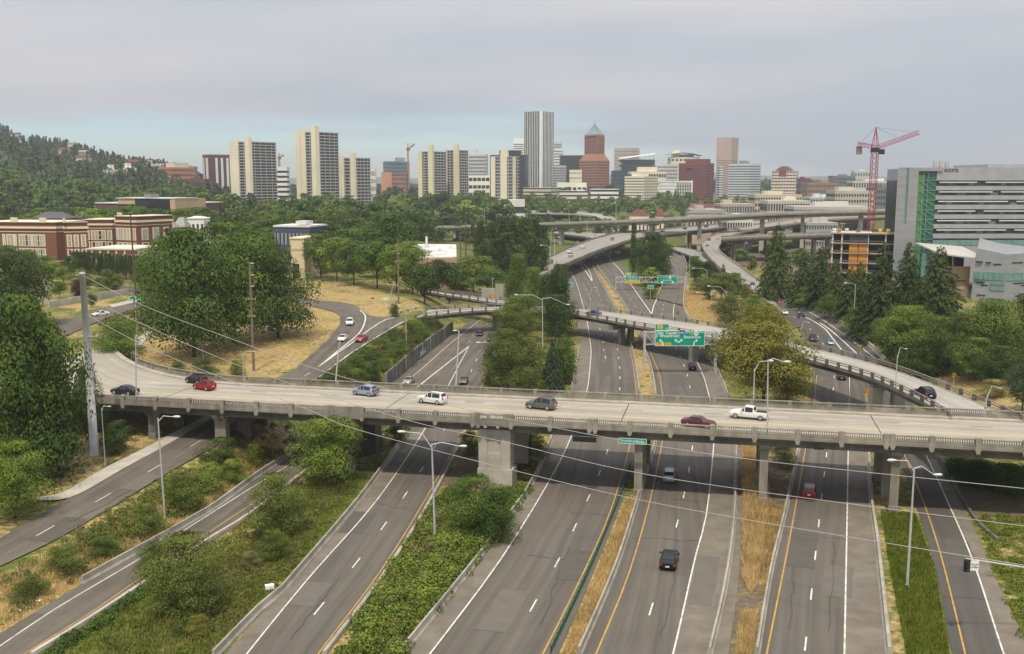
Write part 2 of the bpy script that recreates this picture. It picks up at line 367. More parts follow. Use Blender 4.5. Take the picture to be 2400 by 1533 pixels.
# ------------------------------------------------------------------ hills
HILLS = [(a_, y_ + 9) for a_, y_ in [(-.62, 330), (-.6, 285), (-.516, 291), (-.50, 300), (-.49, 322), (-.464, 332), (-.43, 352), (-.387, 374), (-.352, 382), (-.323, 396), (-.29, 425), (-.25, 440)]]
def hillz(x, y):
    a = x / max(y, 1); py = lerp_tab(HILLS, a); t = atY(1200 + a * FPX, py, 2600).z
    n = math.sin(a * 60 + y * .004) * 6 + math.sin(a * 23 + y * .0021) * 8
    e = 1 - .0 * y
    return 10 + max(0, (t - 16) * (.55 * ss(700, 1500, y) + .45 * ss(1300, 2600, y))) + n * ss(900, 1600, y) * ss(2700, 2300, y) * .6
def make_hill():
    b = MB(); A = [-.75 + i * .0125 for i in range(42)]; Y = [620 + i * 70 for i in range(34)]
    for y in Y:
        for a in A: b.v.append((a * y, y, hillz(a * y, y) if y < 2900 else hillz(a * y, y) - 20))
    n = len(A)
    for j in range(len(Y) - 1):
        for i in range(n - 1): b.f.append((j * n + i, j * n + i + 1, (j + 1) * n + i + 1, (j + 1) * n + i))
    b.obj('hill', mat('wooded_hill', (.03, .05, .018), .95, (.075, .10, .035), .02, 6), smooth=True, kind='structure')
make_hill()
b = MB(); prof = [(-.6 + i * .02) for i in range(60)]
for a in prof:
    z = 43 + 9500 * (14 + 6 * math.sin(a * 11) + 3 * math.sin(a * 37 + 1)) / FPX
    b.v += [(a * 9500, 9500, -1), (a * 9500, 9600, z), (a * 9900, 9900, -1)]
for i in range(len(prof) - 1):
    b.f += [(3 * i, 3 * i + 3, 3 * i + 4, 3 * i + 1), (3 * i + 1, 3 * i + 4, 3 * i + 5, 3 * i + 2)]
b.obj('hill', mat('far_hill', (.03, .045, .025), .95, (.055, .065, .04), .004, 5), smooth=True, kind='structure')
# ------------------------------------------------------------------ roads
LV = [0]
def road(name, Lp, Rp, m, off=.03, n=60, k=6, z=None, conv=None):
    """sheet between two edges given in photo pixels; edges run the same way"""
    conv = conv or ((lambda p: att(*p)) if z is None else (lambda p: at(*p, z)))
    A = smooth_line([conv(p) for p in Lp], n); B = smooth_line([conv(p) for p in Rp], n)
    return sheet(name, A, B, m, off, k, z is None)
def sheet(name, A, B, m, off=.03, k=6, drape=False, parent=None):
    b = MB(); b.uv = []; s = 0
    for i, (p, q) in enumerate(zip(A, B)):
        if i: s += ((p + q) / 2 - (A[i - 1] + B[i - 1]) / 2).length
        w = (q - p).length
        for j in range(k + 1):
            c = p.lerp(q, j / k)
            if drape: c.z = h(c.x, c.y)
            b.v.append((c.x, c.y, c.z + off)); b.uv.append((w * j / k, s))
    for i in range(len(A) - 1):
        for j in range(k):
            o = i * (k + 1) + j; b.f.append((o, o + 1, o + k + 2, o + k + 1))
    o = b.mesh(name, m)
    ob = link(name, o, parent)
    if not parent: ob['kind'] = 'structure'
    # face up
    if o.polygons[0].normal.z < 0: o.flip_normals()
    return ob
def offset_line(P, d):
    o = []
    for i, p in enumerate(P):
        t = (P[min(i + 1, len(P) - 1)] - P[max(i - 1, 0)]); t.z = 0; t.normalize()
        o.append(p + Vector((-t.y, t.x, 0)) * d)
    return o
def stripe(P, w, m, off=.058, n=60, drape=True, name='road_marking', world=False, parent=None):
    P = smooth_line(P if world else [att(*p) for p in P], n)
    return sheet(name, offset_line(P, w / 2), offset_line(P, -w / 2), m, off, 1, drape, parent)
def dashes(P, m, on=3.05, gap=9.15, w=.17, off=.058, name='lane_dash', drape=True, world=False, start=0):
    P = smooth_line(P if world else [att(*p) for p in P], 160); D = [0]
    for a, b_ in zip(P, P[1:]): D.append(D[-1] + (b_ - a).length)
    def pos(t):
        for i in range(len(P) - 1):
            if D[i + 1] >= t: return P[i].lerp(P[i + 1], (t - D[i]) / max(1e-6, D[i + 1] - D[i]))
        return P[-1].copy()
    t = start
    while t < D[-1]:
        a, c = pos(max(t, 0)), pos(min(t + on, D[-1]))
        if (c - a).length > .5:
            d = (c - a).normalized(); s = Vector((-d.y, d.x, 0)) * w / 2; b = MB()
            for q in (a, c):
                if drape: q.z = h(q.x, q.y)
            up = Vector((0, 0, off)); b.quad(a - s + up, c - s + up, c + s + up, a + s + up)
            o = b.mesh(name, m)
            if o.polygons[0].normal.z < 0: o.flip_normals()
            link(name, o, kind='structure')
        t += on + gap
def dashes_px(P, m, on=3.05, w=.17, off=.058, name='lane_dash'):
    """one painted dash centred on each photo point, along the run of the points"""
    Q = [att(*p) for p in P]
    for i, q in enumerate(Q):
        d = (Q[min(i + 1, len(Q) - 1)] - Q[max(i - 1, 0)]); d.z = 0; d.normalize(); s = Vector((-d.y, d.x, 0)) * w / 2
        a, c = q - d * on / 2, q + d * on / 2; a.z = h(a.x, a.y) + off; c.z = h(c.x, c.y) + off
        o = MB().quad(a - s, c - s, c + s, a + s).mesh(name, m)
        if o.polygons[0].normal.z < 0: o.flip_normals()
        link(name, o, kind='structure')
# barriers: each precast length is a piece
def wall_piece(a, b_, ht, w0, w1, m, parent, name='barrier_segment', cap=0):
    d = (b_ - a); L_ = d.length; d.normalize(); s = Vector((-d.y, d.x, 0)); q = MB()
    prof = [(-w0 / 2, 0), (-w0 / 2, ht * .12), (-w1 / 2 - .05, ht * .4), (-w1 / 2, ht), (w1 / 2, ht), (w1 / 2 + .05, ht * .4), (w0 / 2, ht * .12), (w0 / 2, 0)]
    n = len(prof)
    vs = [a + d * .015 + s * x + Vector((0, 0, z)) for x, z in prof] + [b_ - d * .015 + s * x + Vector((0, 0, z)) for x, z in prof]
    q.add(vs, [(i, i + 1, n + i + 1, n + i) for i in range(n - 1)] + [tuple(range(n - 1, -1, -1)), tuple(range(n, 2 * n))])
    return q.obj(name, m, parent)
def barrier(label, P, ht=.9, w0=.6, w1=.2, m=None, seg=5.0, name='concrete_barrier', cat='barrier', world=False, drape=True, jitter=.02, zoff=-.04, piece='barrier_segment'):
    P = P if world else [att(*p) for p in P]; P = smooth_line(P, 200); Lg = length(P); n = max(1, min(80, round(Lg / seg))); Q = resample(P, n + 1)
    t = tag(link(name, None, loc=Q[0]), label, cat)
    for a, b_ in zip(Q, Q[1:]):
        a, b_ = a.copy(), b_.copy()
        if drape: a.z = h(a.x, a.y) + zoff; b_.z = h(b_.x, b_.y) + zoff
        hh = ht * (1 + R.uniform(-1, 1) * jitter)
        wall_piece(a - Q[0], b_ - Q[0], hh, w0, w1, m or M['barrier'], t, piece)
    return t
A_, D_, SH, OLD = M['asphalt'], M['asphalt_dark'], M['shoulder'], M['old_road']
wpt, ypt = M['white_paint'], M['yellow_paint']
# A: two-lane carriageway on the west of the freeway, from under the near bridge to the ramp overpass
A_L = [(430, 1650), (560, 1499), (618, 1433), (704, 1346), (828, 1197), (890, 1115), (956, 1024), (975, 940), (1080, 830), (1140, 765), (1180, 715)]
A_R = [(672, 1650), (758, 1533), (907, 1337), (1018, 1156), (1093, 1007), (1138, 904), (1165, 840), (1200, 770), (1235, 715)]
road('road', A_L, A_R, A_, .02)
A_W = [(488, 1650), (579, 1533), (725, 1354), (890, 1164), (1000, 999), (1051, 904), (1099, 812)]
road('road_shoulder', A_L[:7], A_W[:5] , SH, .032)
stripe(A_W, .16, wpt)
stripe([(660, 1650), (746, 1533), (899, 1329), (1010, 1148), (1089, 1003), (1128, 907), (1149, 848), (1178, 780)], .16, ypt)
dashes_px([(748, 1427), (835, 1320), (899.5, 1233.6), (949.5, 1161), (988, 1100.7), (1019, 1047), (1042, 1005), (1075, 935), (1105, 869), (1116.5, 844), (1126, 822), (1136, 801)], wpt)
dashes_px([(1101, 800), (1107, 786), (1113, 774), (1119, 763)], wpt, 1.2, .2)
# ramp beside it: from the lower left corner under the near bridge to the gore
R_L = [(-160, 1600), (0, 1486), (190, 1371), (480, 1205), (690, 1064), (800, 985), (921, 897), (1051, 790), (1110, 748)]
R_R = [(-80, 1650), (82, 1533), (215, 1447), (367, 1346), (483, 1267), (586, 1203), (725, 1096), (860, 1010), (960, 945), (1020, 900), (1099, 812), (1140, 760)]
road('road', R_L, R_R, OLD, .036)
stripe([(-150, 1615), (0, 1515), (136, 1424), (310, 1321), (417, 1253), (590, 1143.6), (680, 1088), (800, 1003), (957, 891), (1058.7, 803), (1133, 745)], .15, wpt, off=.055)
stripe([(-110, 1640), (58, 1533), (219, 1432.6), (355, 1338), (586, 1185), (725, 1094), (840, 1008)], .15, ypt, off=.055)
stripe([(920, 955), (989, 899), (1099, 812)], .3, wpt, off=.055)
b = MB()
barrier('low mossy concrete edging wall along the ramp in the near corner', [(75, 1540), (217, 1452), (369, 1351), (485, 1272), (588, 1208), (725, 1101)], .55, .5, .4, M['concrete_pale'], 4, name='edging_wall', cat='wall', piece='wall_segment')
barrier('pale concrete barrier between the brambly strip and the ramp, ending beside the road', [(192, 1369), (480, 1207), (590, 1128), (690, 1062)], .95, .6, .22, M['barrier'], 3.8)
barrier('concrete barrier with weeds at its foot on the grass side of the two-lane carriageway', [(500, 1545), (613, 1428), (655, 1395), (700, 1343), (824, 1197), (888, 1112), (950, 1022)], .9)
barrier('thin concrete kerb wall below the ivy beside the yellow line', [(760, 1535), (909, 1337), (1020, 1155), (1094, 1007)], .45, .45, .35, M['barrier'], 6, name='kerb_wall', cat='wall', piece='wall_segment')
# city street on the west: climbs under the near bridge and bends away past the lawn
S_L = [(-60, 1300), (0, 1263), (83, 1214), (169, 1164), (289, 1098), (475, 995), (560, 950), (610, 918), (664, 884), (707, 852), (773, 792), (797, 760), (796, 741), (771, 728), (736, 720)]
S_R = [(-60, 1362), (0, 1329), (136, 1263), (264, 1189), (384, 1115), (516, 1040), (578, 1003), (660, 945), (745, 888), (829, 827), (890, 790), (925, 768), (957, 752)]
S_R2 = [(957, 752), (925, 742), (880, 743), (858, 735), (832, 717), (797, 709), (735, 702)]
road('street', S_L[:12], [p for p in S_R], OLD, .10, 80, 8)
road('street', [(797, 760), (797, 750), (796, 741), (785, 733), (771, 728), (736, 720), (690, 708), (640, 690)], [(957, 752), (935, 745), (880, 743), (858, 735), (832, 717), (797, 709), (735, 702), (660, 680)], OLD, .115, 40, 6)
for P in ([(844, 728), (854.7, 739), (856, 752), (848, 773), (827, 796), (747, 861)], [(747, 861), (832, 800), (867, 773), (901, 752), (925, 745)]): stripe(P, .35, wpt, off=.15)
stripe([(748, 885), (829, 825), (920, 769), (955, 752)], .3, M['worn_paint'], off=.15)
dashes_px([(106, 1247), (242, 1169), (362, 1100), (458, 1042), (539, 994), (720, 879)], wpt, 3.2, .15, off=.16)
# its footway
road('sidewalk', [(83, 1168), (150, 1155), (248, 1098), (355, 1044), (495, 970), (560, 935)], [(88, 1176), (172, 1166), (291, 1100), (400, 1040), (505, 978), (570, 943)], M['concrete_pale'], .18, 40, 2)
road('path', [(300, 830), (318, 800), (345, 775), (372, 758), (400, 748)], [(322, 836), (336, 803), (362, 780), (385, 764), (410, 753)], M['concrete_pale'], .08, 20, 2)
# B: northbound main carriageway
B_L = [(855, 1650), (950, 1530), (1117, 1329), (1163, 1262), (1240, 1156), (1298, 1024), (1341, 909), (1355, 843), (1360, 813), (1357, 773), (1352, 756), (1336, 709), (1325, 660), (1315, 629), (1300, 600)]
B_R = [(1245, 1650), (1310, 1530), (1398, 1325), (1461, 1164), (1490, 1040), (1500, 921), (1488, 835), (1468, 771), (1452, 731), (1417, 667), (1392, 624), (1375, 597)]
road('road', B_L, B_R, A_, .02, 90)
B_W = [(925, 1650), (1008, 1533), (1120, 1387), (1200, 1271.6), (1289, 1125), (1339, 1024), (1375, 920), (1383.5, 853), (1385, 816), (1377, 759), (1367, 717), (1349, 659), (1331, 627), (1315, 604)]
road('road_shoulder', B_L[:11], B_W[:10], SH, .032, 70)
stripe(B_W, .17, wpt)
stripe([(1208, 1650), (1273, 1533), (1368, 1342), (1430, 1201), (1471, 1065), (1489, 980), (1491, 921), (1480, 835), (1461, 771), (1445, 731), (1411, 667), (1387, 624)], .17, ypt)
dashes_px([(1250, 1420), (1306, 1319), (1347, 1236.5), (1379, 1167.6), (1405, 1109), (1423, 1060), (1440, 990), (1449, 945), (1452.5, 912), (1453, 886), (1452, 862), (1450, 839.5), (1447, 819), (1443, 801), (1439, 786), (1434, 771)], wpt)
dashes_px([(1419, 838), (1415, 821), (1413, 802), (1409, 786), (1406, 771)], wpt)
dashes_px([(1413, 716), (1409, 704), (1404, 693), (1399, 682)], wpt); dashes_px([(1388, 713), (1384, 701), (1379, 690), (1374, 679), (1368, 668)], wpt)
stripe([(1389, 661), (1372, 635), (1352, 611)], .45, wpt); stripe([(1389, 661), (1381, 635), (1362, 611)], .3, wpt)
# C: middle carriageway
C_L = [(1305, 1650), (1364, 1530), (1450, 1329), (1502, 1164), (1540, 1036), (1541, 980), (1535, 928), (1525, 867), (1509, 821), (1490, 772), (1468, 725), (1440, 683), (1393, 621), (1378, 597)]
C_R = [(1625, 1650), (1661, 1530), (1699, 1367), (1719, 1214), (1723, 1044), (1716, 980), (1707, 936), (1672, 859), (1640, 813), (1625, 780), (1613, 751), (1600, 715), (1605, 667), (1608, 640)]
road('road', C_L[:11], C_R[:13], A_, .02, 90)
road('road', [(1468, 725), (1440, 683), (1393, 621), (1372, 590)], [(1540, 725), (1508, 680), (1465, 627), (1428, 588)], A_, .025, 30)
C_W = [(1545, 1650), (1578, 1533), (1628, 1313), (1657, 1197), (1673, 1040), (1675, 985), (1663, 933), (1648, 880), (1629, 840), (1611, 811), (1595, 780), (1579, 747), (1581, 709), (1592, 667), (1600, 635)]
road('road_shoulder', C_W[:8], C_R[:8], SH, .032, 60)
stripe(C_W, .17, wpt)
stripe([(1345, 1650), (1397, 1533), (1475, 1342), (1527, 1160), (1552, 1036), (1560, 985), (1553, 928), (1544, 875), (1525, 827), (1505, 780), (1475, 733), (1448, 688), (1400, 621)], .17, ypt)
dashes_px([(1526, 1428.5), (1560, 1318), (1587, 1228), (1603, 1161), (1615, 1102), (1622.5, 1051), (1625, 1000), (1623, 955), (1616.7, 907), (1611, 880), (1603, 857), (1594, 836), (1585, 818), (1575, 800), (1565, 780)], wpt)
stripe([(1527.5, 737), (1480, 669), (1448, 627), (1411, 589)], .3, wpt); stripe([(1527.5, 737), (1530, 726), (1533, 715), (1552, 675)], .3, wpt)
dashes_px([(1500, 733), (1488, 719), (1478, 702), (1472, 693), (1466, 684), (1460, 676), (1456, 669)], wpt); dashes_px([(1551, 737), (1553, 725), (1555, 715), (1558, 706), (1562, 697), (1565, 689), (1569, 681)], wpt)
# D: carriageway east of the golden strip
D_L = [(1752, 1650), (1776, 1530), (1809, 1338), (1842, 1201), (1871, 1065), (1885, 990), (1897, 939), (1905, 880), (1900, 830), (1893, 800), (1837, 741), (1760, 685)]
D_R = [(2096, 1650), (2080, 1530), (2053, 1272), (2041, 1189), (2032, 1059), (2030, 990), (2028, 945), (2030, 900), (2050, 860), (2072, 845), (2000, 781), (1920, 731), (1840, 688), (1800, 666)]
road('road', D_L[:9], [(2096, 1650), (2080, 1530), (2053, 1272), (2041, 1189), (2032, 1059), (2030, 990), (2028, 945), (2026, 895), (2030, 840)], A_, .02, 70)
road('road', [(1912, 880), (1905, 850), (1893, 800), (1837, 741), (1772, 690)], [(2110, 900), (2090, 868), (2072, 845), (2000, 781), (1920, 731), (1830, 682)], D_, .026, 60)
road('road_shoulder', [(1976, 1650), (1979, 1533), (1985, 1230), (1988, 1057), (1990, 950)], [(2096, 1650), (2080, 1530), (2053, 1272), (2032, 1059), (2028, 945)], SH, .032, 40)
stripe([(1976, 1650), (1979, 1533), (1985, 1230), (1988, 1057), (1990, 950), (1991, 880)], .17, wpt)
stripe([(1774, 1650), (1797, 1533), (1853, 1251), (1888, 1053), (1902, 980), (1910, 930), (1914, 880)], .17, ypt)
dashes_px([(1888, 1510), (1901.5, 1393.5), (1911, 1303), (1919, 1227.5), (1926, 1165), (1932, 1112), (1937, 1067), (1944, 990), (1949, 950), (1953, 912), (1955, 884)], wpt)
stripe([(2051, 840), (1984, 789), (1931, 752), (1850, 704)], .18, wpt); stripe([(1972, 820), (1945, 785), (1933, 771), (1910, 755), (1888, 744)], .3, wpt); stripe([(2008, 829), (1985, 808), (1973, 797), (1945, 773), (1922, 757)], .3, wpt)
dashes_px([(1929, 806), (1917, 790), (1899, 772), (1861, 744), (1835, 722), (1818, 712), (1800, 700), (1784, 692)], wpt); dashes_px([(1872, 732), (1858, 722), (1845, 715)], wpt)
# E: exit road at the east
E_L = [(2260, 1650), (2231, 1530), (2191, 1325), (2154, 1206), (2117, 1102), (2080, 1010), (2040, 930), (2020, 890)]
E_R = [(2460, 1650), (2400, 1545), (2344, 1408), (2278, 1230), (2229, 1135), (2196, 1075), (2160, 990), (2120, 910)]
road('road', E_L, E_R, D_, .022, 60)
road('road_shoulder', [(2404, 1650), (2352, 1533), (2278, 1309), (2208, 1148), (2173, 1073)], [(2470, 1650), (2420, 1533), (2344, 1380), (2272, 1215), (2198, 1078)], SH, .034, 40)
stripe([(2404, 1650), (2352.5, 1533), (2278, 1309), (2208, 1148), (2173, 1073), (2130, 980), (2090, 900)], .17, wpt)
stripe([(2290, 1650), (2262, 1533), (2208, 1313), (2167, 1185), (2125, 1080), (2085, 990), (2050, 920)], .17, ypt)
# paved path on the golden strip
road('path', [(1664, 1540), (1702, 1367), (1722, 1214), (1726, 1044)], [(1706, 1540), (1730, 1367), (1738, 1214), (1740, 1044)], SH, .03, 40, 2)
bar = lambda *a, **k: barrier(*a, **k)
bar('concrete barrier with vines hanging over it beside the wide shoulder', [(938, 1540), (1112, 1325), (1159, 1259), (1238, 1150), (1296, 1026)], .9)
bar('concrete barrier west of the curve behind the near bridge', [(1340, 912), (1353, 843), (1358, 815)], .9)
bar('low concrete barrier on the dry grass median with cars passing close', [(1357, 1535), (1446, 1325), (1497, 1164), (1536, 1036), (1537, 985)], .85)
bar('weathered concrete barrier between the middle carriageway and the gravel path', [(1663, 1535), (1701, 1367), (1721, 1214), (1725, 1044), (1718, 985)], .8)
bar('low concrete barrier on the golden grass side of the red car lane', [(1774, 1535), (1807, 1338), (1840, 1201), (1869, 1065), (1884, 990)], .8)
bar('pale concrete barrier along the green verge', [(2084, 1535), (2056, 1272), (2044, 1189), (2035, 1059), (2033, 990)], .8, .7, .3, M['barrier'])
bar('concrete barrier along the curved road beside the conifers', [(2074, 846), (2003, 781), (1923, 730), (1843, 687), (1803, 665)], 1.0, .6, .3, M['concrete_pale'])
bar('median barrier of the bending freeway beyond the near bridge', [(1537, 930), (1527, 867), (1511, 821), (1492, 772), (1471, 728), (1442, 683), (1397, 621)], .8)
bar('inner concrete barrier of the bending freeway beyond the near bridge', [(1498, 921), (1486, 835), (1466, 771), (1449, 731), (1413, 667), (1389, 624)], .8)
bar('concrete barrier past the autumn coloured tree', [(1709, 936), (1675, 859), (1643, 815)], .8)
bar('concrete barrier edging the dry slope opposite the fork', [(1616, 752), (1602, 715), (1607, 668), (1612, 640)], .8)
bar('stepped kerb wall at the edge of the exit road by the bank', [(2338, 1268), (2282, 1215), (2232, 1125), (2200, 1074)], .45, .4, .3, M['concrete_dark'], 4, name='kerb_wall', cat='wall', piece='wall_segment')
# green mesh fence on the median
P = smooth_line([att(*p) for p in [(1291, 1533), (1388, 1325), (1454, 1164), (1478, 1090)]], 46)
t = thing('mesh_fence', 'green mesh fence on short posts beside the dry median', 'fence', P[0])
GM = mat('green_mesh', (.03, .12, .08), .7, (.05, .17, .115), 3); 
for i, (a, c) in enumerate(zip(P, P[1:])):
    q = MB(); a = a - P[0]; c = c - P[0]
    q.bar(a + Vector((0, 0, .75)), c + Vector((0, 0, .75)), .05); q.bar(a + Vector((0, 0, .12)), c + Vector((0, 0, .12)), .04)
    for k in range(9):
        e = a.lerp(c, k / 9); f = a.lerp(c, (k + 1) / 9)
        q.bar(e + Vector((0, 0, .12)), f + Vector((0, 0, .75)), .05); q.bar(f + Vector((0, 0, .12)), e + Vector((0, 0, .75)), .05)
    q.obj('mesh_panel', GM, t); MB().bar(a + Vector((0, 0, -.1)), a + Vector((0, 0, .85)), .08).obj('post', M['dark_steel'], t)
# retaining wall with piers along the ramp, panels one by one
P = resample([at(*p) for p in [(905, 909), (921, 896), (985, 842), (1051, 789), (1062, 781)]], 26)
t = thing('retaining_wall', 'grey concrete retaining wall with streaks and a blue scrawl below the hedge', 'wall', P[0])
for i, (a, c) in enumerate(zip(P, P[1:])):
    d = (c - a).normalized(); s = Vector((-d.y, d.x, 0)); q = MB(); top = 3.0 + .5 * math.sin(i * .12)
    a0, c0 = a - P[0] + d * .01, c - P[0] - d * .01
    q.add([a0 - s * .05, c0 - s * .05, c0 + s * .5, a0 + s * .5] + [v + Vector((0, 0, top)) for v in (a0, c0, c0 + s * .5, a0 + s * .5)], ((3, 2, 1, 0), (4, 5, 6, 7), (0, 1, 5, 4), (1, 2, 6, 5), (2, 3, 7, 6), (3, 0, 4, 7)))
    q.obj('wall_panel', M['concrete_dark'], t)
    if i % 3 == 0: MB().bar(a - P[0] - s * .05, a - P[0] - s * .05 + Vector((0, 0, top + .06)), .22).obj('pilaster', M['concrete'], t)
GB = mat('blue_spray', (.08, .17, .24), .8, (.16, .22, .24), 1.5)
a, c = P[11], P[13]; d = (c - a).normalized(); s = Vector((d.y, -d.x, 0)) * .16
for k in range(7):
    q = a.lerp(c, k / 7) - P[0] + s; q2 = a.lerp(c, (k + .9) / 7) - P[0] + s
    MB().bar(q + Vector((0, 0, .5 + .3 * (k % 2))), q2 + Vector((0, 0, 2.0 - .4 * (k % 3))), .3, .03).obj('graffiti', GB, t)

# repairs in the road: patches and sealed cracks
PD, PL, CK = mat('road_patch_dark', (.090, .081, .071), .9, (.104, .094, .082), .5, 4), mat('road_patch_light', (.130, .116, .099), .9, (.148, .132, .113), .5, 4), mat('crack_sealant', (.06, .055, .05), .7)
for px, py, w, l, m, dx, dy in ((1330, 1360, 3.4, 9, PD, 60, -110), (1500, 1120, 3.2, 14, PD, 14, -60), (1875, 1330, 3.2, 12, PD, 14, -90), (820, 1250, 3.3, 8, PD, 60, -80), (1420, 880, 3.4, 16, PD, 1, -40), (1590, 905, 3.3, 12, PD, -10, -40), (90, 1270, 3, 7, PD, 100, -60), (300, 1150, 3, 6, PL, 60, -35), (100, 1440, 2.2, 3.5, PL, 60, -38), (1960, 1400, 3.2, 9, PL, 6, -90), (1150, 1480, 3.2, 10, PL, 70, -110), (2260, 1330, 3, 9, PD, -30, -90), (1640, 1420, 2.5, 14, PL, 20, -110), (700, 1420, 3.2, 6, PL, 70, -80)):
    p, g = att(px, py), att(px + dx, py + dy); d = (g - p).normalized(); s = Vector((-d.y, d.x, 0)) * w / 2; n = 7; A, B = [], []
    for i in range(n): c = p + d * l * i / (n - 1); k = R.uniform(.9, 1.05); A.append(c + s * k); B.append(c - s * R.uniform(.9, 1.05))
    sheet('road_patch', A, B, m, .135 if px < 800 and py < 1300 else .046, 2, True)
for px, py, dx, dy, n in ((1230, 1300, 150, 18, 9), (1480, 1260, 170, 10, 9), (1830, 1250, 150, 12, 8), (1270, 1470, 60, -190, 9), (1550, 1500, 40, -200, 10), (1945, 1480, 12, -210, 9), (680, 1500, 120, -150, 9), (880, 1180, 90, 20, 6), (1400, 900, 100, 6, 6), (1560, 850, 90, 8, 6), (1850, 1480, 14, -160, 8), (1330, 1200, 130, 14, 7), (1570, 1170, 90, 6, 6), (2210, 1400, 110, 6, 7), (160, 1230, 150, -80, 8)):
    P = [att(px + dx * i / n + R.uniform(-5, 5), py + dy * i / n + R.uniform(-3, 3)) for i in range(n + 1)]; sheet('crack_seal', offset_line(P, .035), offset_line(P, -.035), CK, .17 if px < 400 else .05, 1, True)
# ------------------------------------------------------------------ bridges
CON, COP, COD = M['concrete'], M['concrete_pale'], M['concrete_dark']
def viaduct(name, label, far, near, deckm, n=70, par=.95, girder=1.6, piers=(), seg=9, parm=None, fascia=None, cat='bridge', posts=0, worldz=True, open_rail=False, pier_w=1.6, under=True):
    """far / near: deck edges as (px, py, z); parapets in pieces, girder under the deck, piers (fraction, level at foot)"""
    A = smooth_line([at(*p) for p in far], n); B = smooth_line([at(*p) for p in near], n)
    O = A[0].copy(); t = thing(name, label, cat, O); parm = parm or CON; fascia = fascia or CON
    A = [p - O for p in A]; B = [p - O for p in B]
    sheet('deck_surface', A, B, deckm, 0, 5, False, t)
    for side, P, Q in ((0, A, B), (1, B, A)):
        k = max(2, round(length(P) / seg)); S_ = resample(P, k * 3 + 1)
        for i in range(k):
            pts = S_[3 * i:3 * i + 4]; q = MB()
            for a, c in zip(pts, pts[1:]):
                d = (c - a); d.z = 0; d.normalize(); s = Vector((-d.y, d.x, 0)) * (.18 if side == 0 else -.18)
                if open_rail:
                    for zz, hh in ((par * .95, .14), (par * .55, .14)): q.bar(a + Vector((0, 0, zz)), c + Vector((0, 0, zz)), .2, hh)
                else:
                    q.add([a, c, c + s, a + s] + [v + Vector((0, 0, par)) for v in (a, c, c + s, a + s)], ((4, 5, 6, 7), (0, 1, 5, 4), (2, 3, 7, 6), (1, 2, 6, 5), (3, 0, 4, 7)))
            q.obj('railing' if open_rail else 'parapet', parm, t)
            if open_rail or posts:
                p = pts[0]; MB().box(p + Vector((0, 0, par * .5)), (.5, .5, par * 1.06)).obj('rail_post', COD, t)
        # fascia girder
        q = MB(); m = length(P); S_ = P
        for a, c in zip(S_, S_[1:]):
            z0, z1 = Vector((0, 0, -.003)), Vector((0, 0, -.55)); q.quad(a + z1, c + z1, c + z0, a + z0)
        q.obj('edge_beam', parm, t)
    q = MB()
    for i in range(n - 1):
        a, c, b_, d_ = A[i].lerp(B[i], .1), A[i + 1].lerp(B[i + 1], .1), A[i].lerp(B[i], .9), A[i + 1].lerp(B[i + 1], .9)
        z0, z1 = Vector((0, 0, -.5)), Vector((0, 0, -girder))
        q.quad(a + z1, a + z0, c + z0, c + z1); q.quad(b_ + z0, b_ + z1, d_ + z1, d_ + z0); q.quad(a + z1, c + z1, d_ + z1, b_ + z1)
        q.quad(A[i] + z0, A[i + 1] + z0, B[i + 1] + z0, B[i] + z0)
    q.obj('girder', fascia, t)
    for pr in piers:
        f, foot = pr[0], pr[1]; wd = pr[2] if len(pr) > 2 else pier_w
        i = min(n - 2, int(f * (n - 1))); a, b_ = A[i].lerp(B[i], .22), A[i].lerp(B[i], .78); top = a.z - girder
        d = (A[i + 1] - A[i]); rz = math.atan2(d.y, d.x)
        q = MB().box(((A[i] + B[i]) / 2 + Vector((0, 0, -girder - .55)))[:], (1.5, (A[i] - B[i]).length * .8 if (A[i] - B[i]).length < 25 else 20, 1.1), rz); q.obj('cap_beam', CON, t)
        mids = [(a + b_) / 2] if (len(pr) > 3 and pr[3] == 1) else [a, b_]
        for c in mids:
            hgt = c.z - girder - .5 - (foot - O.z); q = MB().box((c.x, c.y, c.z - girder - .5 - hgt / 2), (wd, wd * 1.25, hgt), rz); q.obj('pier', COP if wd > 1.4 else CON, t)
    return t
# --- the near bridge: straight, wide concrete deck with pierced balustrades
P1, P2 = at(340, 930, 10.75), at(2400, 1035, 10.75); E = (P2 - P1); E.z = 0; E.normalize(); NN = Vector((-E.y, E.x, 0)); ZD = 9.5; RB = math.atan2(E.y, E.x)
O0 = P1 - E * ((P1.x) / E.x)                       # where the near railing crosses x = 0
O0.z = 0
def BP(s, t, z=ZD): return O0 + E * s + NN * t + Vector((0, 0, z))
def flare(s): return max(0, -s - 48) ** 2 * .014
T = thing('bridge', 'long near concrete bridge with pierced balustrades crossing all the carriageways', 'bridge', BP(0, 0, 0)); TO = BP(0, 0, 0)
def L_(p): return p - TO
SS = [-95 + i * 2.5 for i in range(85)]
Afar = [L_(BP(s, 17.6 + flare(s))) for s in SS]; Bnear = [L_(BP(s, .35)) for s in SS]
sheet('deck_surface', [L_(BP(s, 16.2 + flare(s))) for s in SS], [L_(BP(s, 1.7)) for s in SS], M['deck'], 0, 10, False, T)
SW = mat('deck_footway', (.30, .275, .225), .9, (.42, .39, .33), .5, 6, fine=.12)
for t0, t1 in ((.3, 1.7), (16.2, 17.7)):
    q = MB()
    for a, c in zip(SS, SS[1:]):
        fa, fc = (flare(a), flare(c)) if t0 > 5 else (0, 0)
        v = [L_(BP(a, t0 + fa)), L_(BP(c, t0 + fc)), L_(BP(c, t1 + fc)), L_(BP(a, t1 + fa))]
        q.add([p - Vector((0, 0, .02)) for p in v] + [p + Vector((0, 0, .2)) for p in v], ((4, 5, 6, 7), (0, 1, 5, 4), (2, 3, 7, 6)))
    q.obj('footway', SW, T)
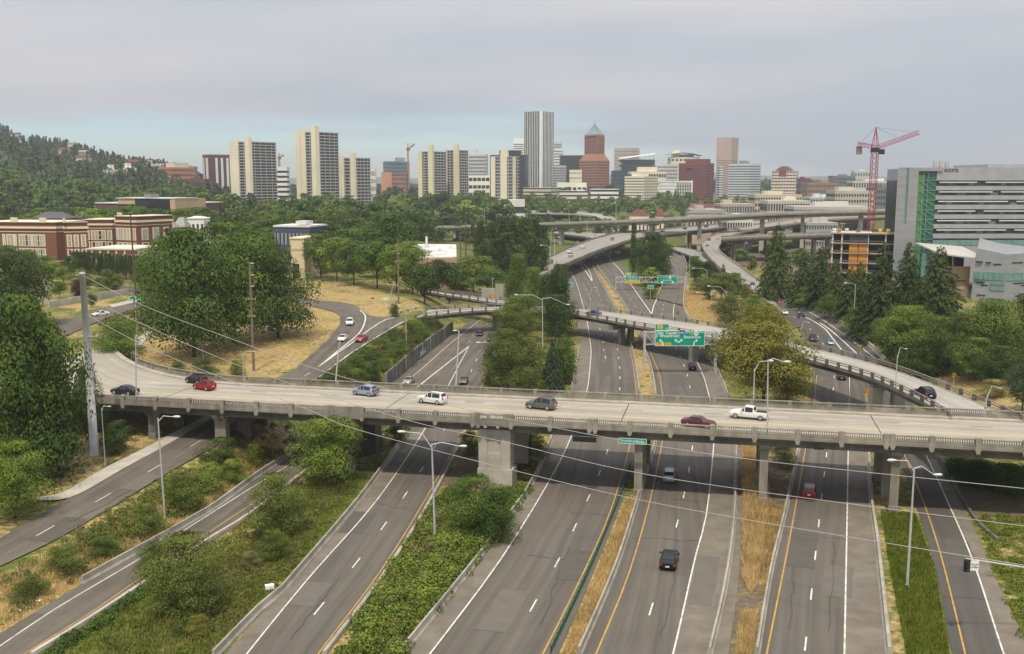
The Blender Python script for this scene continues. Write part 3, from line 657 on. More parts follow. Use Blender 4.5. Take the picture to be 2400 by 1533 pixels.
def bline(t, w, m, s0=-70, s1=110, name='lane_line', on=None, gap=None):
    if on:
        s = s0
        while s < s1:
            q = MB().quad(L_(BP(s, t - w / 2, ZD + .006)), L_(BP(s + on, t - w / 2, ZD + .006)), L_(BP(s + on, t + w / 2, ZD + .006)), L_(BP(s, t + w / 2, ZD + .006))); q.obj(name, m, T); s += on + gap
    else:
        q = MB().quad(L_(BP(s0, t - w / 2, ZD + .006)), L_(BP(s1, t - w / 2, ZD + .006)), L_(BP(s1, t + w / 2, ZD + .006)), L_(BP(s0, t + w / 2, ZD + .006))); q.obj(name, m, T)
WP, WY = M['worn_paint'], M['worn_yellow']
bline(7.9, .5, WY); bline(6.6, .14, WY); bline(9.3, .14, WY); bline(2.2, .2, WP); bline(15.6, .2, WP)
bline(4.5, .16, WP, on=3, gap=9); bline(12.4, .18, WP, on=3, gap=9)
WT_ = mat('wheel_track', (.255, .235, .20), .85, (.37, .345, .30), .5, 6, stretch=(.12, 1.5, 1), fine=.1); TAN_ = mat('tan_lane', (.33, .295, .23), .85, (.41, .375, .31), .5, 6, stretch=(.12, 1.5, 1), fine=.1)
for t_, w_, m_ in ((3.2, 1.1, WT_), (5.6, .9, WT_), (10.7, 1.0, WT_), (13.8, 1.1, WT_), (7.2, .8, TAN_), (2.4, .6, TAN_), (14.9, .7, TAN_)): q = MB().quad(*[L_(BP(s, t_ + k * w_ / 2, ZD + .003)) for s, k in ((-70, -1), (112, -1), (112, 1), (-70, 1))]); q.obj('wear_strip', m_, T)
bline(12.4, .5, mat('lane_wear', (.50, .47, .41), .85, (.36, .325, .27), .8, 6, stretch=(.3, 2, 1)), name='wear_strip')
JT = mat('joint_seal', (.045, .042, .04), .8)
for s, k in ((14.6, 2.1), (49.5, -2.2), (-20.5, .8), (-57, .5)):
    q = MB().quad(L_(BP(s, 1.7, ZD + .008)), L_(BP(s + .14, 1.7, ZD + .008)), L_(BP(s + .14 + k * .0, 16.2 + flare(s), ZD + .008)), L_(BP(s, 16.2 + flare(s), ZD + .008))); q.obj('expansion_joint', JT, T)
# balustrade pieces share their meshes
def bal_mesh(Lp, solid=False):
    q = MB()
    q.box((Lp / 2, 0, 1.2), (Lp, .34, .13)); q.box((Lp / 2, .02, .73), (Lp, .2, .05)); q.box((Lp / 2, 0, .28), (Lp, .3, .62))
    if solid: q.box((Lp / 2, 0, .85), (Lp, .3, .6))
    else:
        n = int(Lp / .27)
        for i in range(n):
            x = (i + .5) * Lp / n; q.box((x, 0, .95), (.085, .18, .40)); q.box((x + .07, 0, .65), (.10, .18, .14))
    return q
BAL = bal_mesh(4.85).mesh('balustrade_panel', CON); FASC = MB().box((2.75, -.05, .06), (5.5, .42, .36)).mesh('fascia_beam', CON)
POST = MB().box((0, 0, .5), (.66, .56, 1.72)).box((0, 0, 1.38), (.54, .46, .08)).box((0, -.06, -.5), (.45, .65, .3)).mesh('balustrade_post', mat('post_concrete', (.22, .205, .165), .9, (.345, .315, .255), .7, 6, fine=.15))
SOLID = MB().box((2.4, 0, .48), (4.9, .5, 1.72)).box((.4, 0, .5), (.8, .6, 1.85)).box((4.4, 0, .5), (.8, .6, 1.85)).mesh('solid_parapet', CON)
BRK = MB().box((0, -.02, -.5), (.42, .5, .3)).mesh('bracket', M['concrete_pale'])
def px_to_s(px): return (at(px, 1000, ZD) - O0).dot(E) if False else None
PITCH = 5.5; s = -73.0; i = 0; posts = []
SOL = [-29.0, -7.0]                                  # solid parapets above the main piers
POSTS_S = [-71.6 - PITCH + PITCH * k for k in range(37)]
def near_rail():
    for k, s in enumerate(POSTS_S):
        sol = any(abs(s - q) < PITCH * .6 for q in SOL)
        solid_here = any(0 <= s - q < PITCH for q in SOL)
        link('balustrade_post', POST, T, L_(BP(s, 0)), RB)
        link('fascia_beam', FASC, T, L_(BP(s, 0)), RB)
        if solid_here: link('solid_parapet', SOLID, T, L_(BP(s + .35, 0)), RB)
        else: link('balustrade_panel', BAL, T, L_(BP(s + .33, 0)), RB)
        if k % 7 == 2 or solid_here: link('balustrade_post', POST, T, L_(BP(s + .78, 0)), RB)
        for dx in (1.8, 3.6) if solid_here else (): link('bracket', BRK, T, L_(BP(s + dx, 0)), RB)
near_rail()
POSTF = MB().box((0, 0, .5), (.6, .5, 1.6)).mesh('balustrade_post', CON)
BALF = bal_mesh(5.3).mesh('balustrade_panel', CON)
for k, s in enumerate(POSTS_S):
    f, f2 = flare(s), flare(s + PITCH); a, c = L_(BP(s, 17.75 + f)), L_(BP(s + PITCH, 17.75 + f2)); d = c - a; rz = math.atan2(d.y, d.x)
    o = link('balustrade_panel', BALF, T, a + d * .02, rz, (d.length / PITCH, 1, 1)); link('balustrade_post', POSTF, T, a, rz)
    if k % 7 == 2: link('solid_parapet', SOLID, T, a + d * .06 + Vector((0, 0, -.2)), rz, (.85, .7, .82))
    link('fascia_beam', FASC, T, a, rz)
# underside: slab, girders, cross beams, bents
q = MB().box((0, 0, 0), (1, 1, 1)); 
def bbox(name, s0, s1, t0, t1, z0, z1, m):
    q = MB(); P = [BP(s0, t0, 0), BP(s1, t0, 0), BP(s1, t1, 0), BP(s0, t1, 0)]; P = [L_(p) for p in P]
    q.add([(p.x, p.y, z0) for p in P] + [(p.x, p.y, z1) for p in P], ((3, 2, 1, 0), (4, 5, 6, 7), (0, 1, 5, 4), (1, 2, 6, 5), (2, 3, 7, 6), (3, 0, 4, 7))); return q.obj(name, m, T)
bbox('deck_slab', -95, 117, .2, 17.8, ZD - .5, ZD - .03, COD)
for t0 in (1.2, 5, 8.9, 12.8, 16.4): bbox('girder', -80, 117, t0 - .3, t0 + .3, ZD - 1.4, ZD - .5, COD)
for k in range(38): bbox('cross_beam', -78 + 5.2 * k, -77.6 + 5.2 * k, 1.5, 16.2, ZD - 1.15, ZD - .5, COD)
def bent(px, py, w=1.1, flarecap=True, zf=None, ts=(2.0, 8.8, 15.8), wt=1.3):
    p = att(px, py); s = (p - O0).dot(E)
    for k, t in enumerate(ts):
        g = BP(s, t, 0); zg = h(g.x, g.y) - .4
        q = MB(); zt = ZD - 1.35
        c = L_(BP(s, t, 0)); 
        def ring(z, ww, wd): return [(c + E * i * ww / 2 + NN * j * wd / 2 + Vector((0, 0, z)))[:] for i, j in ((-1, -1), (1, -1), (1, 1), (-1, 1))]
        rs = [ring(zg, w * 1.12, wt * 1.12), ring(zg + 1.2, w * 1.12, wt * 1.12), ring(zg + 1.25, w, wt), ring(zt - 1.0, w, wt), ring(zt, w * (2.0 if flarecap else 1), wt)]
        q.add([v for r in rs for v in r], [tuple(4 * i + a for a in (0, 1)) + tuple(4 * i + 4 + a for a in (1, 0)) for i in range(4)] + [(4 * i + k1, 4 * i + (k1 + 1) % 4, 4 * i + 4 + (k1 + 1) % 4, 4 * i + 4 + k1) for i in range(4) for k1 in (1, 2, 3)])
        q.obj('pier', CON, T)
    bbox('cap_beam', s - w * .6, s + w * .6, .8, 17, ZD - 1.75, ZD - 1.25, CON)
for a in ((362, 1025), (565, 1012), (1495, 1160), (1785, 1160), (2095, 1205)): bent(*a)
bent(440, 985, .9); bent(640, 985, .9)
# main pier with sunk panels
def main_pier(px, py, w, m):
    p = att(px, py); s = (p - O0).dot(E)
    bbox('main_pier', s - w / 2, s + w / 2, 1.0, 3.6, 2.6, ZD - 1.1, m); bbox('pier_base', s - w / 2 - .15, s + w / 2 + .3, .7, 4.0, -.2, 2.6, m)
    for x in (-.36, .36): bbox('pilaster', s + x * w - .28 * w / 2, s + x * w + .28 * w / 2, .8, .99, 2.603, ZD - 1.15, m)
    bbox('pier_band', s - .215 * w, s + .215 * w, .8, .99, 2.603, 4.9, m); bbox('pier_band', s - .215 * w, s + .215 * w, .8, .99, 7.5, ZD - 1.15, m)
    bbox('main_pier', s - w / 2, s + w / 2, 13.5, 16.4, -.2, ZD - 1.4, m)
    bbox('cap_beam', s - w / 2, s + w / 2, 3.6, 13.5, ZD - 2.4, ZD - 1.4, CON)
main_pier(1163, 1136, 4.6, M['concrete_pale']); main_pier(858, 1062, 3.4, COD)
for (px, lb) in ():
    pass
# graffiti on the solid parapet
TEXTS = []
def text(s, parent, loc, size, m, rot=(rad(90), 0, 0), name='lettering', align='CENTER', ext=.004, bold=0.0):
    c = bpy.data.curves.new(name, 'FONT'); c.body = s; c.size = size; c.align_x = align; c.align_y = 'CENTER'; c.extrude = ext; c.offset = bold; c.resolution_u = 2; c.materials.append(m)
    o = link(name, c, parent, loc); o.rotation_euler = rot; TEXTS.append(o); return o
text('JAN  UEfOUR', T, L_(BP(-2.85, -.34, ZD + .92)), .55, M['white_sign'], (rad(90), 0, RB), 'graffiti', bold=.012)
# dark sign and green name sign hung under the fascia
def hung_sign(label, px0, py0, px1, py1, m, txt=None, rim=None, name='sign'):
    k = (-(1.0)); p = at((px0 + px1) / 2, (py0 + py1) / 2, 8.3); s = (p - O0).dot(E)
    Y = BP(s, -.55, 0).y; a, c = atY(px0, (py0 + py1) / 2, Y), atY(px1, (py0 + py1) / 2, Y); w = (c - a).length; t0 = atY((px0 + px1) / 2, py0, Y); t1 = atY((px0 + px1) / 2, py1, Y); hh = t0.z - t1.z
    r = thing(name, label, 'sign', (a + c) / 2 + Vector((0, 0, 0)), RB)
    pbox(r, 'sign_panel', m, (0, 0, 0), (w, .08, hh))
    if rim:
        for z in (-hh / 2, hh / 2): pbox(r, 'sign_border', rim, (0, -.03, z), (w, .05, .05))
        for x in (-w / 2, w / 2): pbox(r, 'sign_border', rim, (x, -.033, 0), (.05, .05, hh))
    for x in (-w * .3, w * .3): pbox(r, 'hanger', M['dark_steel'], (x, .12, hh / 2 + .3), (.08, .08, .8))
    if txt: text(txt, r, (0, -.05, 0), hh * .62, M['white_sign'])
hung_sign('black signboard seen from its dark back below the bridge fascia', 1342, 1024, 1398, 1036, M['black'])
hung_sign('green name sign reading Ross Island Bridge under the fascia', 1450, 1028, 1515, 1040, M['green_sign'], 'Ross Island Bridge', M['white_sign'])
hung_sign('dark signboard under the fascia above the red car lane', 1908, 1048, 1930, 1054, M['black'])
# --- the ramp overpass behind it
OVZ = 6.4
far = [(880, 748, 6.6), (940, 738, 6.6), (992, 727, 6.6), (1096, 722, 6.6), (1171, 718, 6.5), (1250, 716.5, 6.4), (1336, 722, 6.4), (1430, 731, 6.4), (1527, 744, 6.6), (1630, 758, 6.9), (1731, 775, 7.3), (1872, 808, 8.0), (2053, 853, 8.8), (2200, 905, 9.3), (2330, 958, 9.46), (2420, 1000, 9.46)]
near = [(900, 768, 6.6), (974, 745, 6.6), (1027, 737, 6.6), (1102, 729, 6.6), (1159, 727, 6.5), (1250, 727.5, 6.4), (1336, 735, 6.4), (1430, 751, 6.4), (1493, 763, 6.6), (1590, 778, 6.9), (1690, 796, 7.3), (1882, 840, 8.0), (2027, 880, 8.8), (2120, 920, 9.3), (2187, 955, 9.46), (2230, 985, 9.46)]
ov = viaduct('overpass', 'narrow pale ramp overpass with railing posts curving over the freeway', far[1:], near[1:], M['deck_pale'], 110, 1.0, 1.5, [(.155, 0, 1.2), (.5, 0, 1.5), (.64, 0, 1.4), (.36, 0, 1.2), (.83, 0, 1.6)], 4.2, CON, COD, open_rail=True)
A = smooth_line([at(*p) for p in far[1:]], 110); B = smooth_line([at(*p) for p in near[1:]], 110)
for f in (.16, .84):
    C_ = [a.lerp(b_, f) - A[0] for a, b_ in zip(A, B)]; sheet('edge_line', offset_line(C_, .08), offset_line(C_, -.08), M['worn_paint'], .01, 1, False, ov)
for f0, f1 in ((0.0, .1),):
    sheet('gutter_strip', [a.lerp(b_, f0) - A[0] for a, b_ in zip(A, B)], [a.lerp(b_, f1) - A[0] for a, b_ in zip(A, B)], M['deck_grey'], .006, 1, False, ov)
# fascia board with lighter concrete below the near railing
viaduct('overpass', 'second ramp overpass joining the first from the white roofed building', [(985, 678, 7), (1015, 682, 7), (1090, 692, 6.9), (1181, 705, 6.6), (1240, 714, 6.45)], [(990, 683, 7), (1020, 687, 7), (1090, 698, 6.9), (1171, 711, 6.6), (1230, 720, 6.45)], M['deck_pale'], 40, 1.1, 1.2, [(.3, 4, .8), (.7, 2, .8)], 4.2, CON, COD, open_rail=True)
# --- flyovers and viaducts farther on
viaduct('flyover', 'two-lane flyover rising from the tall poplars over both carriageways', [(1235, 636, 4.4), (1252, 624, 5.0), (1288, 604, 6), (1346, 578, 7), (1381, 565, 8), (1412, 555.5, 9), (1455, 546, 10), (1527, 541.5, 11.3), (1600, 534, 12.3), (1700, 525, 13.6), (1800, 515, 14.2)],
        [(1250, 660, 4.4), (1268, 650, 5.0), (1309, 629, 6), (1373, 601, 7), (1416, 584, 8), (1445, 575, 9), (1473, 566, 10), (1553, 551, 11.3), (1633, 543, 12.3), (1713, 533, 13.6), (1800, 524, 14.2)], M['deck_grey'], 80, 1.0, 2.0, [(.30, 0, 2.2, 1), (.46, 0, 2.0, 1), (.60, 0, 1.8), (.72, 0, 1.8), (.85, 0, 1.8)], 10, CON, CON)
viaduct('flyover', 'busy curved flyover sweeping down past the conifers to the east carriageway', [(1830, 735, .3), (1772, 692, .4), (1728, 661, 1.2), (1680, 624, 4), (1659, 600, 6), (1647, 582, 8), (1649, 568, 9.5), (1667, 555, 11), (1693, 545, 12.2), (1720, 537.5, 13.2), (1747, 532, 14), (1800, 523, 15.2), (1880, 513, 16.5), (1962, 506, 17.5), (2110, 500, 18)],
        [(1900, 716, .3), (1830, 683, .4), (1780, 660, 1.2), (1733, 626, 4), (1702, 604, 6), (1687, 591, 8), (1684, 580, 9.5), (1699, 562, 11), (1720, 553.5, 12.2), (1746, 544, 13.2), (1770, 540, 14), (1810, 534, 15.2), (1890, 522, 16.5), (1962, 515, 17.5), (2110, 508, 18)], M['deck_grey'], 110, 1.0, 2.2, [(.45, 0, 1.6), (.52, 0, 1.6), (.58, 0, 1.8), (.66, 0, 1.8), (.75, 0, 1.8), (.85, 0, 1.8)], 10, mat('tan_concrete', (.34, .28, .2), .9, (.43, .36, .27), .3, 5), CON)
nv = [(940, 537, 9.5), (1120, 532, 11), (1252, 527.5, 13), (1447, 521, 17), (1580, 514.5, 20), (1740, 506.5, 22.6), (1867, 501, 24.3), (2101, 494.5, 26.3), (2400, 488, 28)]
NV = [at(*p) for p in nv]; FV = [p + Vector((2, 15, 0)) for p in NV]
def viaduct_w(name, label, FW, NW, *a, **k):
    g = globals(); keep = g['at']; g['at'] = lambda *p: Vector(p[0]) if isinstance(p[0], Vector) else Vector(p)
    try: return viaduct(name, label, [tuple(p) for p in FW], [tuple(p) for p in NW], *a, **k)
    finally: g['at'] = keep
viaduct_w('viaduct', 'long high viaduct on tall single piers crossing behind the flyovers', FV, NV, M['deck_grey'], 90, 1.0, 2.4, [(.10, 3, 1.6), (.22, 1, 1.6), (.30, 0, 2.4, 1), (.40, 0, 2.2, 1), (.485, 0, 2.4, 1), (.565, 0, 2.2, 1), (.655, 0, 2.6, 1), (.71, 0, 2.2, 1), (.79, 0, 2.4, 1), (.9, 0, 2.4, 1)], 12, mat('light_concrete', (.33, .315, .27), .9, (.42, .40, .35), .3, 5), CON)
viaduct('viaduct', 'low viaduct on slender piers behind the cedar and the building site', [(1690, 557, 12.2), (1762, 553, 12.6), (1862, 550, 13), (1960, 546, 13.5), (2110, 540, 14)], [(1690, 563, 12.2), (1762, 559, 12.6), (1862, 556, 13), (1960, 552, 13.5), (2110, 546, 14)], M['deck_grey'], 40, 1.0, 1.5, [(.1, 0, 1.2), (.3, 0, 1.4), (.5, 0, 1.8, 1), (.585, 0, 1.8, 1), (.75, 0, 1.6, 1)], 10, CON, CON)
viaduct('ramp', 'pale looping ramp curling down behind the long viaduct', [(1237, 495, 11), (1319, 496, 11), (1375, 499, 10.5), (1412, 504, 10), (1437, 511, 9), (1443, 519, 8), (1446, 530, 6), (1457, 543, 4)], [(1237, 501, 11), (1322, 502.5, 11), (1375, 506, 10.5), (1400, 511, 10), (1412, 517, 9), (1414, 523, 8), (1417, 533, 6), (1424, 543, 4)], M['deck_pale'], 50, 1.2, 2.2, [(.02, 6, 2.4), (.3, 8, 2), (.6, 6, 2)], 10, mat('pale_parapet', (.40, .385, .34), .9, (.48, .46, .41), .3, 5), mat('rust_girder', (.12, .055, .045), .8, (.16, .08, .06), .3, 5), cat='ramp')
viaduct('ramp', 'lower link ramp with a rusty girder below the flyover', [(1568, 578, 3.8), (1600, 581, 3.8), (1640, 590, 3.8), (1672, 604, 3.8)], [(1570, 584, 3.8), (1592, 591, 3.8), (1632, 607, 3.8), (1660, 622, 3.8)], M['deck_grey'], 30, .5, 1.5, [(.5, 0, 1.2)], 8, CON, mat('rust_girder_b', (.12, .055, .035), .8, (.17, .085, .06), .3, 5), cat='ramp')
viaduct('ramp', 'low slip ramp crossing in the shade under the long viaduct', [(1296, 541, 4), (1350, 543, 4), (1412, 546.5, 4), (1480, 549, 4)], [(1300, 549, 4), (1340, 553, 4), (1385, 560, 4), (1440, 575, 4)], M['deck_grey'], 30, .9, 1.6, [(.12, 0, 1.6), (.6, 0, 1.6)], 8, CON, CON, cat='ramp')
viaduct('ramp', 'right branch ramp of the fork curving up behind the round tree', [(1540, 700, .35), (1552, 672, .4), (1561, 640, .9), (1562, 622, 1.4), (1556, 607, 2), (1545, 595, 2.6), (1530, 586, 3.2)], [(1600, 715, .35), (1604, 674, .4), (1608, 643, .9), (1608, 622, 1.4), (1602, 604, 2), (1588, 592, 2.6), (1568, 582, 3.2)], M['old_road'], 40, .9, 1.0, [], 6, M['concrete_pale'], CON, cat='ramp')
stripe([(1592, 667), (1599, 640), (1600, 624), (1594, 609), (1581, 597)], .3, wpt, off=2.2) if False else None
# ------------------------------------------------------------------ downtown and other buildings
_wm = {}
def wm(rgb, k=1.2):
    key = (rgb, k)
    if key not in _wm:
        g_ = sum(rgb) / 3; _wm[key] = flat('facade_%02x%02x%02x' % rgb, tuple(int(.78 * c + .22 * g_) for c in rgb), k, .06, .04)
    return _wm[key]
GL, GD, GBL = M['glass'], M['glass_dark'], M['glass_blue']
ROOF = flat('flat_roof_grey', (150, 148, 145), .8); ROOFW = flat('flat_roof_white', (225, 224, 220), .9)
class BL:
    def __init__(s, name, label, px0, px1, yt, Y, split=None, theta=None, group=None, cat='building', zb=None, dep=None, proud=True):
        a, b_ = atY(px0, yt, Y), atY(px1, yt, Y); s.zt = a.z
        if split is None:
            s.wl = b_.x - a.x; s.wr = dep or max(8, s.wl * .7); th = 0; org = Vector((a.x, Y, 0))
        else:
            c = atY(split, yt, Y); A, B = c.x - a.x, b_.x - c.x
            th = theta if theta is not None else min(rad(70), max(rad(10), math.atan2(B, A)))
            s.wl = A / math.cos(th); s.wr = dep or B / math.sin(th); org = Vector((c.x - A, Y + s.wl * math.sin(th), 0))
        g = h(org.x, org.y) - .5 if zb is None else zb
        org.z = g; s.H = s.zt - g; s.o = thing(name, label, cat, org, -th, group)
    def box(s, name, m, x0, x1, y0, y1, z0, z1, kind=None):
        return pbox(s.o, name, m, ((x0 + x1) / 2, (y0 + y1) / 2, (z0 + z1) / 2), (abs(x1 - x0), abs(y1 - y0), abs(z1 - z0)), kind=kind)
    def roof_kit(s, m=None, n=2, hh=4, seed=1):
        r = random.Random(seed); m = m or ROOF
        for i in range(n):
            w, d = s.wl * r.uniform(.18, .35), s.wr * r.uniform(.2, .4); x, y = r.uniform(.1, .6) * s.wl, r.uniform(.2, .5) * s.wr
            s.box('roof_plant', m, x, x + w, y, y + d, s.H - .3, s.H + hh * r.uniform(.5, 1))
    def bands(s, n, wall, glass=None, ratio=.5, top=.06, bot=.0, piers=0, piersr=None, pw=.35, inset=.5, slab='spandrel'):
        glass = glass or GD; i = inset
        s.box('core', glass, i, s.wl - i, i, s.wr - i, 0, s.H - .8)
        z1 = s.H * (1 - top); fh = (z1 - s.H * bot) / n
        s.box('parapet', wall, 0, s.wl, 0, s.wr, z1, s.H)
        if bot: s.box('base', wall, 0, s.wl, 0, s.wr, 0, s.H * bot)
        for k in range(n): s.box(slab, wall, 0, s.wl, 0, s.wr, s.H * bot + k * fh, s.H * bot + k * fh + fh * ratio)
        if piers:
            for k in range(piers + 1):
                x = (s.wl - .02) * k / piers; w = s.wl / piers * pw
                s.box('pier', wall, max(-.01, x - w / 2), min(s.wl + .01, x + w / 2), -.02, i + .1, 0, z1 + .02)
            pr = piersr if piersr is not None else max(1, round(piers * s.wr / s.wl))
            for k in range(pr + 1):
                y = s.wr * k / pr; w = s.wr / pr * pw
                s.box('pier', wall, s.wl - i - .1, s.wl + .02, max(-.03, y - w / 2), min(s.wr, y + w / 2), 0, z1 + .03)
        return s
    def fins(s, n, nr, wall, glass, pw=.5, top=.02, out=.8):
        s.box('core', glass, 0, s.wl, 0, s.wr, 0, s.H - 1)
        s.box('crown', glass, .3, s.wl - .3, .3, s.wr - .3, s.H - 1, s.H)
        for k in range(n + 1):
            x = s.wl * k / n; w = s.wl / n * pw; s.box('fin', wall, x - w / 2, x + w / 2, -out, .3, 0, s.H * (1 - top))
        for k in range(nr + 1):
            y = s.wr * k / nr; w = s.wr / nr * pw; s.box('fin', wall, s.wl - .3, s.wl + out, y - w / 2, y + w / 2, 0, s.H * (1 - top))
        return s
    def tower(s, n, wall, panels, rpanels, slabm, glass=None, side=1.2):
        """apartment tower: dark recessed core, a balcony slab per floor, solid wall panels (fractions of the front / side)"""
        s.box('core', glass or GD, side, s.wl - side, side, s.wr - side, 0, s.H - .5)
        fh = s.H / n
        for k in range(n): s.box('balcony', slabm, .2, s.wl - .2, .2, s.wr - .2, k * fh + fh * .82, k * fh + fh * 1.12)
        for a, b_, up in panels: s.box('wall_panel', wall, a * s.wl, b_ * s.wl, -.2, side + 2, 0, s.H + up)
        for a, b_, up in rpanels: s.box('wall_panel', wall, s.wl - side - 2, s.wl + .2, a * s.wr, b_ * s.wr, 0, s.H + up)
        s.box('roof', ROOF, side, s.wl - side, side, s.wr - side, s.H - .5, s.H + .4)
        # dividing walls between balconies
        for f in (.36, .45, .7, .78, .86, .94): s.box('balcony_divider', slabm, f * s.wl - .15, f * s.wl + .15, .3, side + .5, 0, s.H)
        for f in (.2, .4, .6, .8): s.box('balcony_divider', slabm, s.wl - side - .5, s.wl - .3, f * s.wr - .15, f * s.wr + .15, 0, s.H)
        return s
CRM, CRM2 = wm((226, 214, 182), 1.15), wm((218, 208, 166), 1.15); SLB = wm((182, 178, 172), 1.05)
# row of cream apartment towers
BL('apartment_tower', 'cream apartment tower by the dark red tower, balconies down its side', 527, 632, 332, 1120, 583, rad(34)).tower(23, CRM, [(0, .44, 2), (.78, 1.0, 5)], [(.0, .10, 5)], SLB)
BL('apartment_tower', 'tallest cream apartment tower with red plant on its roof', 684, 783, 309, 1180, 738, rad(33)).tower(25, CRM, [(0, .24, 1), (.26, .5, 3), (.80, 1.0, 7)], [(.0, .16, 7)], SLB)
BL('apartment_tower', 'shorter cream apartment block with brown balcony blinds beside the tallest tower', 785, 862, 370, 1250, 829, rad(30)).tower(15, CRM, [(0, .22, 0), (.24, .40, 3), (.78, 1.0, 6)], [(.0, .12, 6)], SLB)
BL('apartment_tower', 'pale yellow twin-stack apartment tower, western half with the lift shaft', 977, 1045, 355, 1350, 1012, rad(35)).tower(19, CRM2, [(0, .28, 0), (.74, 1.0, 9)], [(.0, .12, 9)], SLB)
BL('apartment_tower', 'pale yellow twin-stack apartment tower, eastern half beside the grid office', 1040, 1098, 352, 1390, 1072, rad(35)).tower(19, CRM2, [(.0, .2, 0), (.68, 1.0, 8)], [(.0, .14, 8)], SLB)
BL('apartment_tower', 'cream apartment tower standing before the black office block', 1150, 1218, 367, 1050, 1194, rad(33)).tower(18, CRM, [(0, .22, 0), (.52, .86, 7)], [(.35, .62, 0)], SLB, GBL)
# the black tower with white fins
s = BL('skyscraper', 'tallest black skyscraper with white vertical fins', 1229, 1300, 260, 2050, 1269, rad(38)); s.fins(10, 9, wm((238, 236, 232), 1.15), GD, .24, 0, .5); s.box('corner_fin', wm((238, 236, 232), 1.15), s.wl - 2.5, s.wl + 1.5, -1.5, 2.5, 0, s.H)
s = BL('office_block', 'broad black office block behind the cream tower', 1148, 1240, 363, 1900, 1232, rad(12)); s.bands(22, wm((38, 42, 55), .7), GD, .45, .02); s.box('penthouse', wm((34, 38, 50), .7), s.wl * .25, s.wl * .8, 4, s.wr - 4, s.H - .2, s.H + 9)
BL('office_tower', 'white office tower with dark window stripes peeking over the black block', 1203, 1232, 324, 2300).bands(24, wm((232, 230, 226)), GD, .55, .10)
BL('office_tower', 'pale blue grey office tower just behind the finned skyscraper', 1299, 1317, 332, 2400).bands(22, wm((176, 190, 200)), GBL, .5, .05)
BL('office_tower', 'bluish stepped glass tower east of the finned skyscraper', 1306, 1320, 350, 2250).bands(18, wm((190, 198, 204)), GBL, .5, .05)
BL('office_tower', 'white low banded office beside the finned skyscraper', 1298, 1317, 348, 2200).bands(16, wm((214, 217, 220)), GBL, .6, .05)
BL('office_block', 'dark glass office block between the finned and brick towers', 1313, 1372, 364, 2000).bands(16, wm((58, 66, 80), .8), GD, .35, .04)
BL('office_block', 'grey office with many vertical window strips at the foot of the finned skyscraper', 1297, 1327, 388, 1850).bands(12, wm((168, 166, 166)), GD, .35, .06, piers=8, pw=.3)
BL('low_building', 'cream windowless building beside the brick tower', 1335, 1364, 398, 1850).bands(5, wm((226, 218, 190), 1.05), GL, .8, .1, piers=9)
BL('low_building', 'cream podium building with dark openings below the brick tower', 1307, 1375, 428, 1750).bands(2, wm((226, 222, 205)), GD, .6, .3, piers=6, pw=.25)
# brick tower with the pointed crown
BRK_T, BRK_L = wm((178, 108, 70), .85), wm((188, 122, 86), .88)
s = BL('skyscraper', 'orange brick skyscraper with a blue pyramid crown', 1360, 1432, 376, 1900, 1402, rad(38))
s.bands(13, BRK_L, GD, .5, .03, piers=7, pw=.25)
m_ = Matrix.Rotation(0, 3, 'Z')
i0 = s.wl * .17; zt2 = atY(1395, 316, 1900).z - s.o.location.z
s.box('upper_core', GD, i0 + .5, s.wl - i0 - .5, i0 + .5, s.wr - i0 - .5, s.H - 1, zt2 - 2)
for k in range(12):
    z = s.H + (zt2 - s.H) * k / 12; s.box('upper_spandrel', BRK_T, i0, s.wl - i0, i0, s.wr - i0, z, z + (zt2 - s.H) / 12 * .45)
for k in range(7):
    x = i0 + (s.wl - 2 * i0) * k / 6; s.box('pier', BRK_T, x - .8, x + .8, i0 - .1, i0 + 1, s.H, zt2)
    y = i0 + (s.wr - 2 * i0) * k / 6; s.box('pier', BRK_T, s.wl - i0 - 1, s.wl - i0 + .1, y - .8, y + .8, s.H, zt2)
q = MB(); a0 = 0; 
def frus(q, x0, x1, y0, y1, z0, X0, X1, Y0, Y1, z1):
    q.add([(x0, y0, z0), (x1, y0, z0), (x1, y1, z0), (x0, y1, z0), (X0, Y0, z1), (X1, Y0, z1), (X1, Y1, z1), (X0, Y1, z1)], ((3, 2, 1, 0), (4, 5, 6, 7), (0, 1, 5, 4), (1, 2, 6, 5), (2, 3, 7, 6), (3, 0, 4, 7)))
frus(q, 0, s.wl, 0, s.wr, s.H, i0 - .2, s.wl - i0 + .2, i0 - .2, s.wr - i0 + .2, s.H + 12); q.obj('shoulder_roof', BRK_T, s.o)
zt3 = atY(1395, 289, 1900).z - s.o.location.z; cx, cy = s.wl / 2, s.wr / 2; w = (s.wl - 2 * i0) / 2
q = MB(); frus(q, cx - w, cx + w, cy - w, cy + w, zt2 - 1, cx - w * .98, cx + w * .98, cy - w * .98, cy + w * .98, zt2 + .8); q.obj('crown_base', BRK_T, s.o)
PYR = wm((128, 152, 160), .8); q = MB(); frus(q, cx - w * .93, cx + w * .93, cy - w * .93, cy + w * .93, zt2 + .6, cx - .8, cx + .8, cy - .8, cy + .8, zt3); q.obj('pyramid_roof', PYR, s.o)
for k in range(1, 6):
    f = 1 - k / 6; z = zt2 + .6 + (zt3 - zt2 - .6) * k / 6; s.box('roof_ridge', wm((205, 215, 220)), cx - w * .94 * f - .3, cx + w * .94 * f + .3, cy - w * .94 * f - .3, cy + w * .94 * f + .3, z - .35, z + .35)
MB().tube([(cx, cy, zt3 - 1), (cx, cy, zt3 + 8)], .5, 6).obj('spire', PYR, s.o)
s = BL('office_block', 'beige ribbed office block right behind the brick skyscraper', 1443, 1503, 346, 2300, 1472); s.bands(14, wm((182, 170, 155)), GL, .4, .06, piers=18, pw=.5)
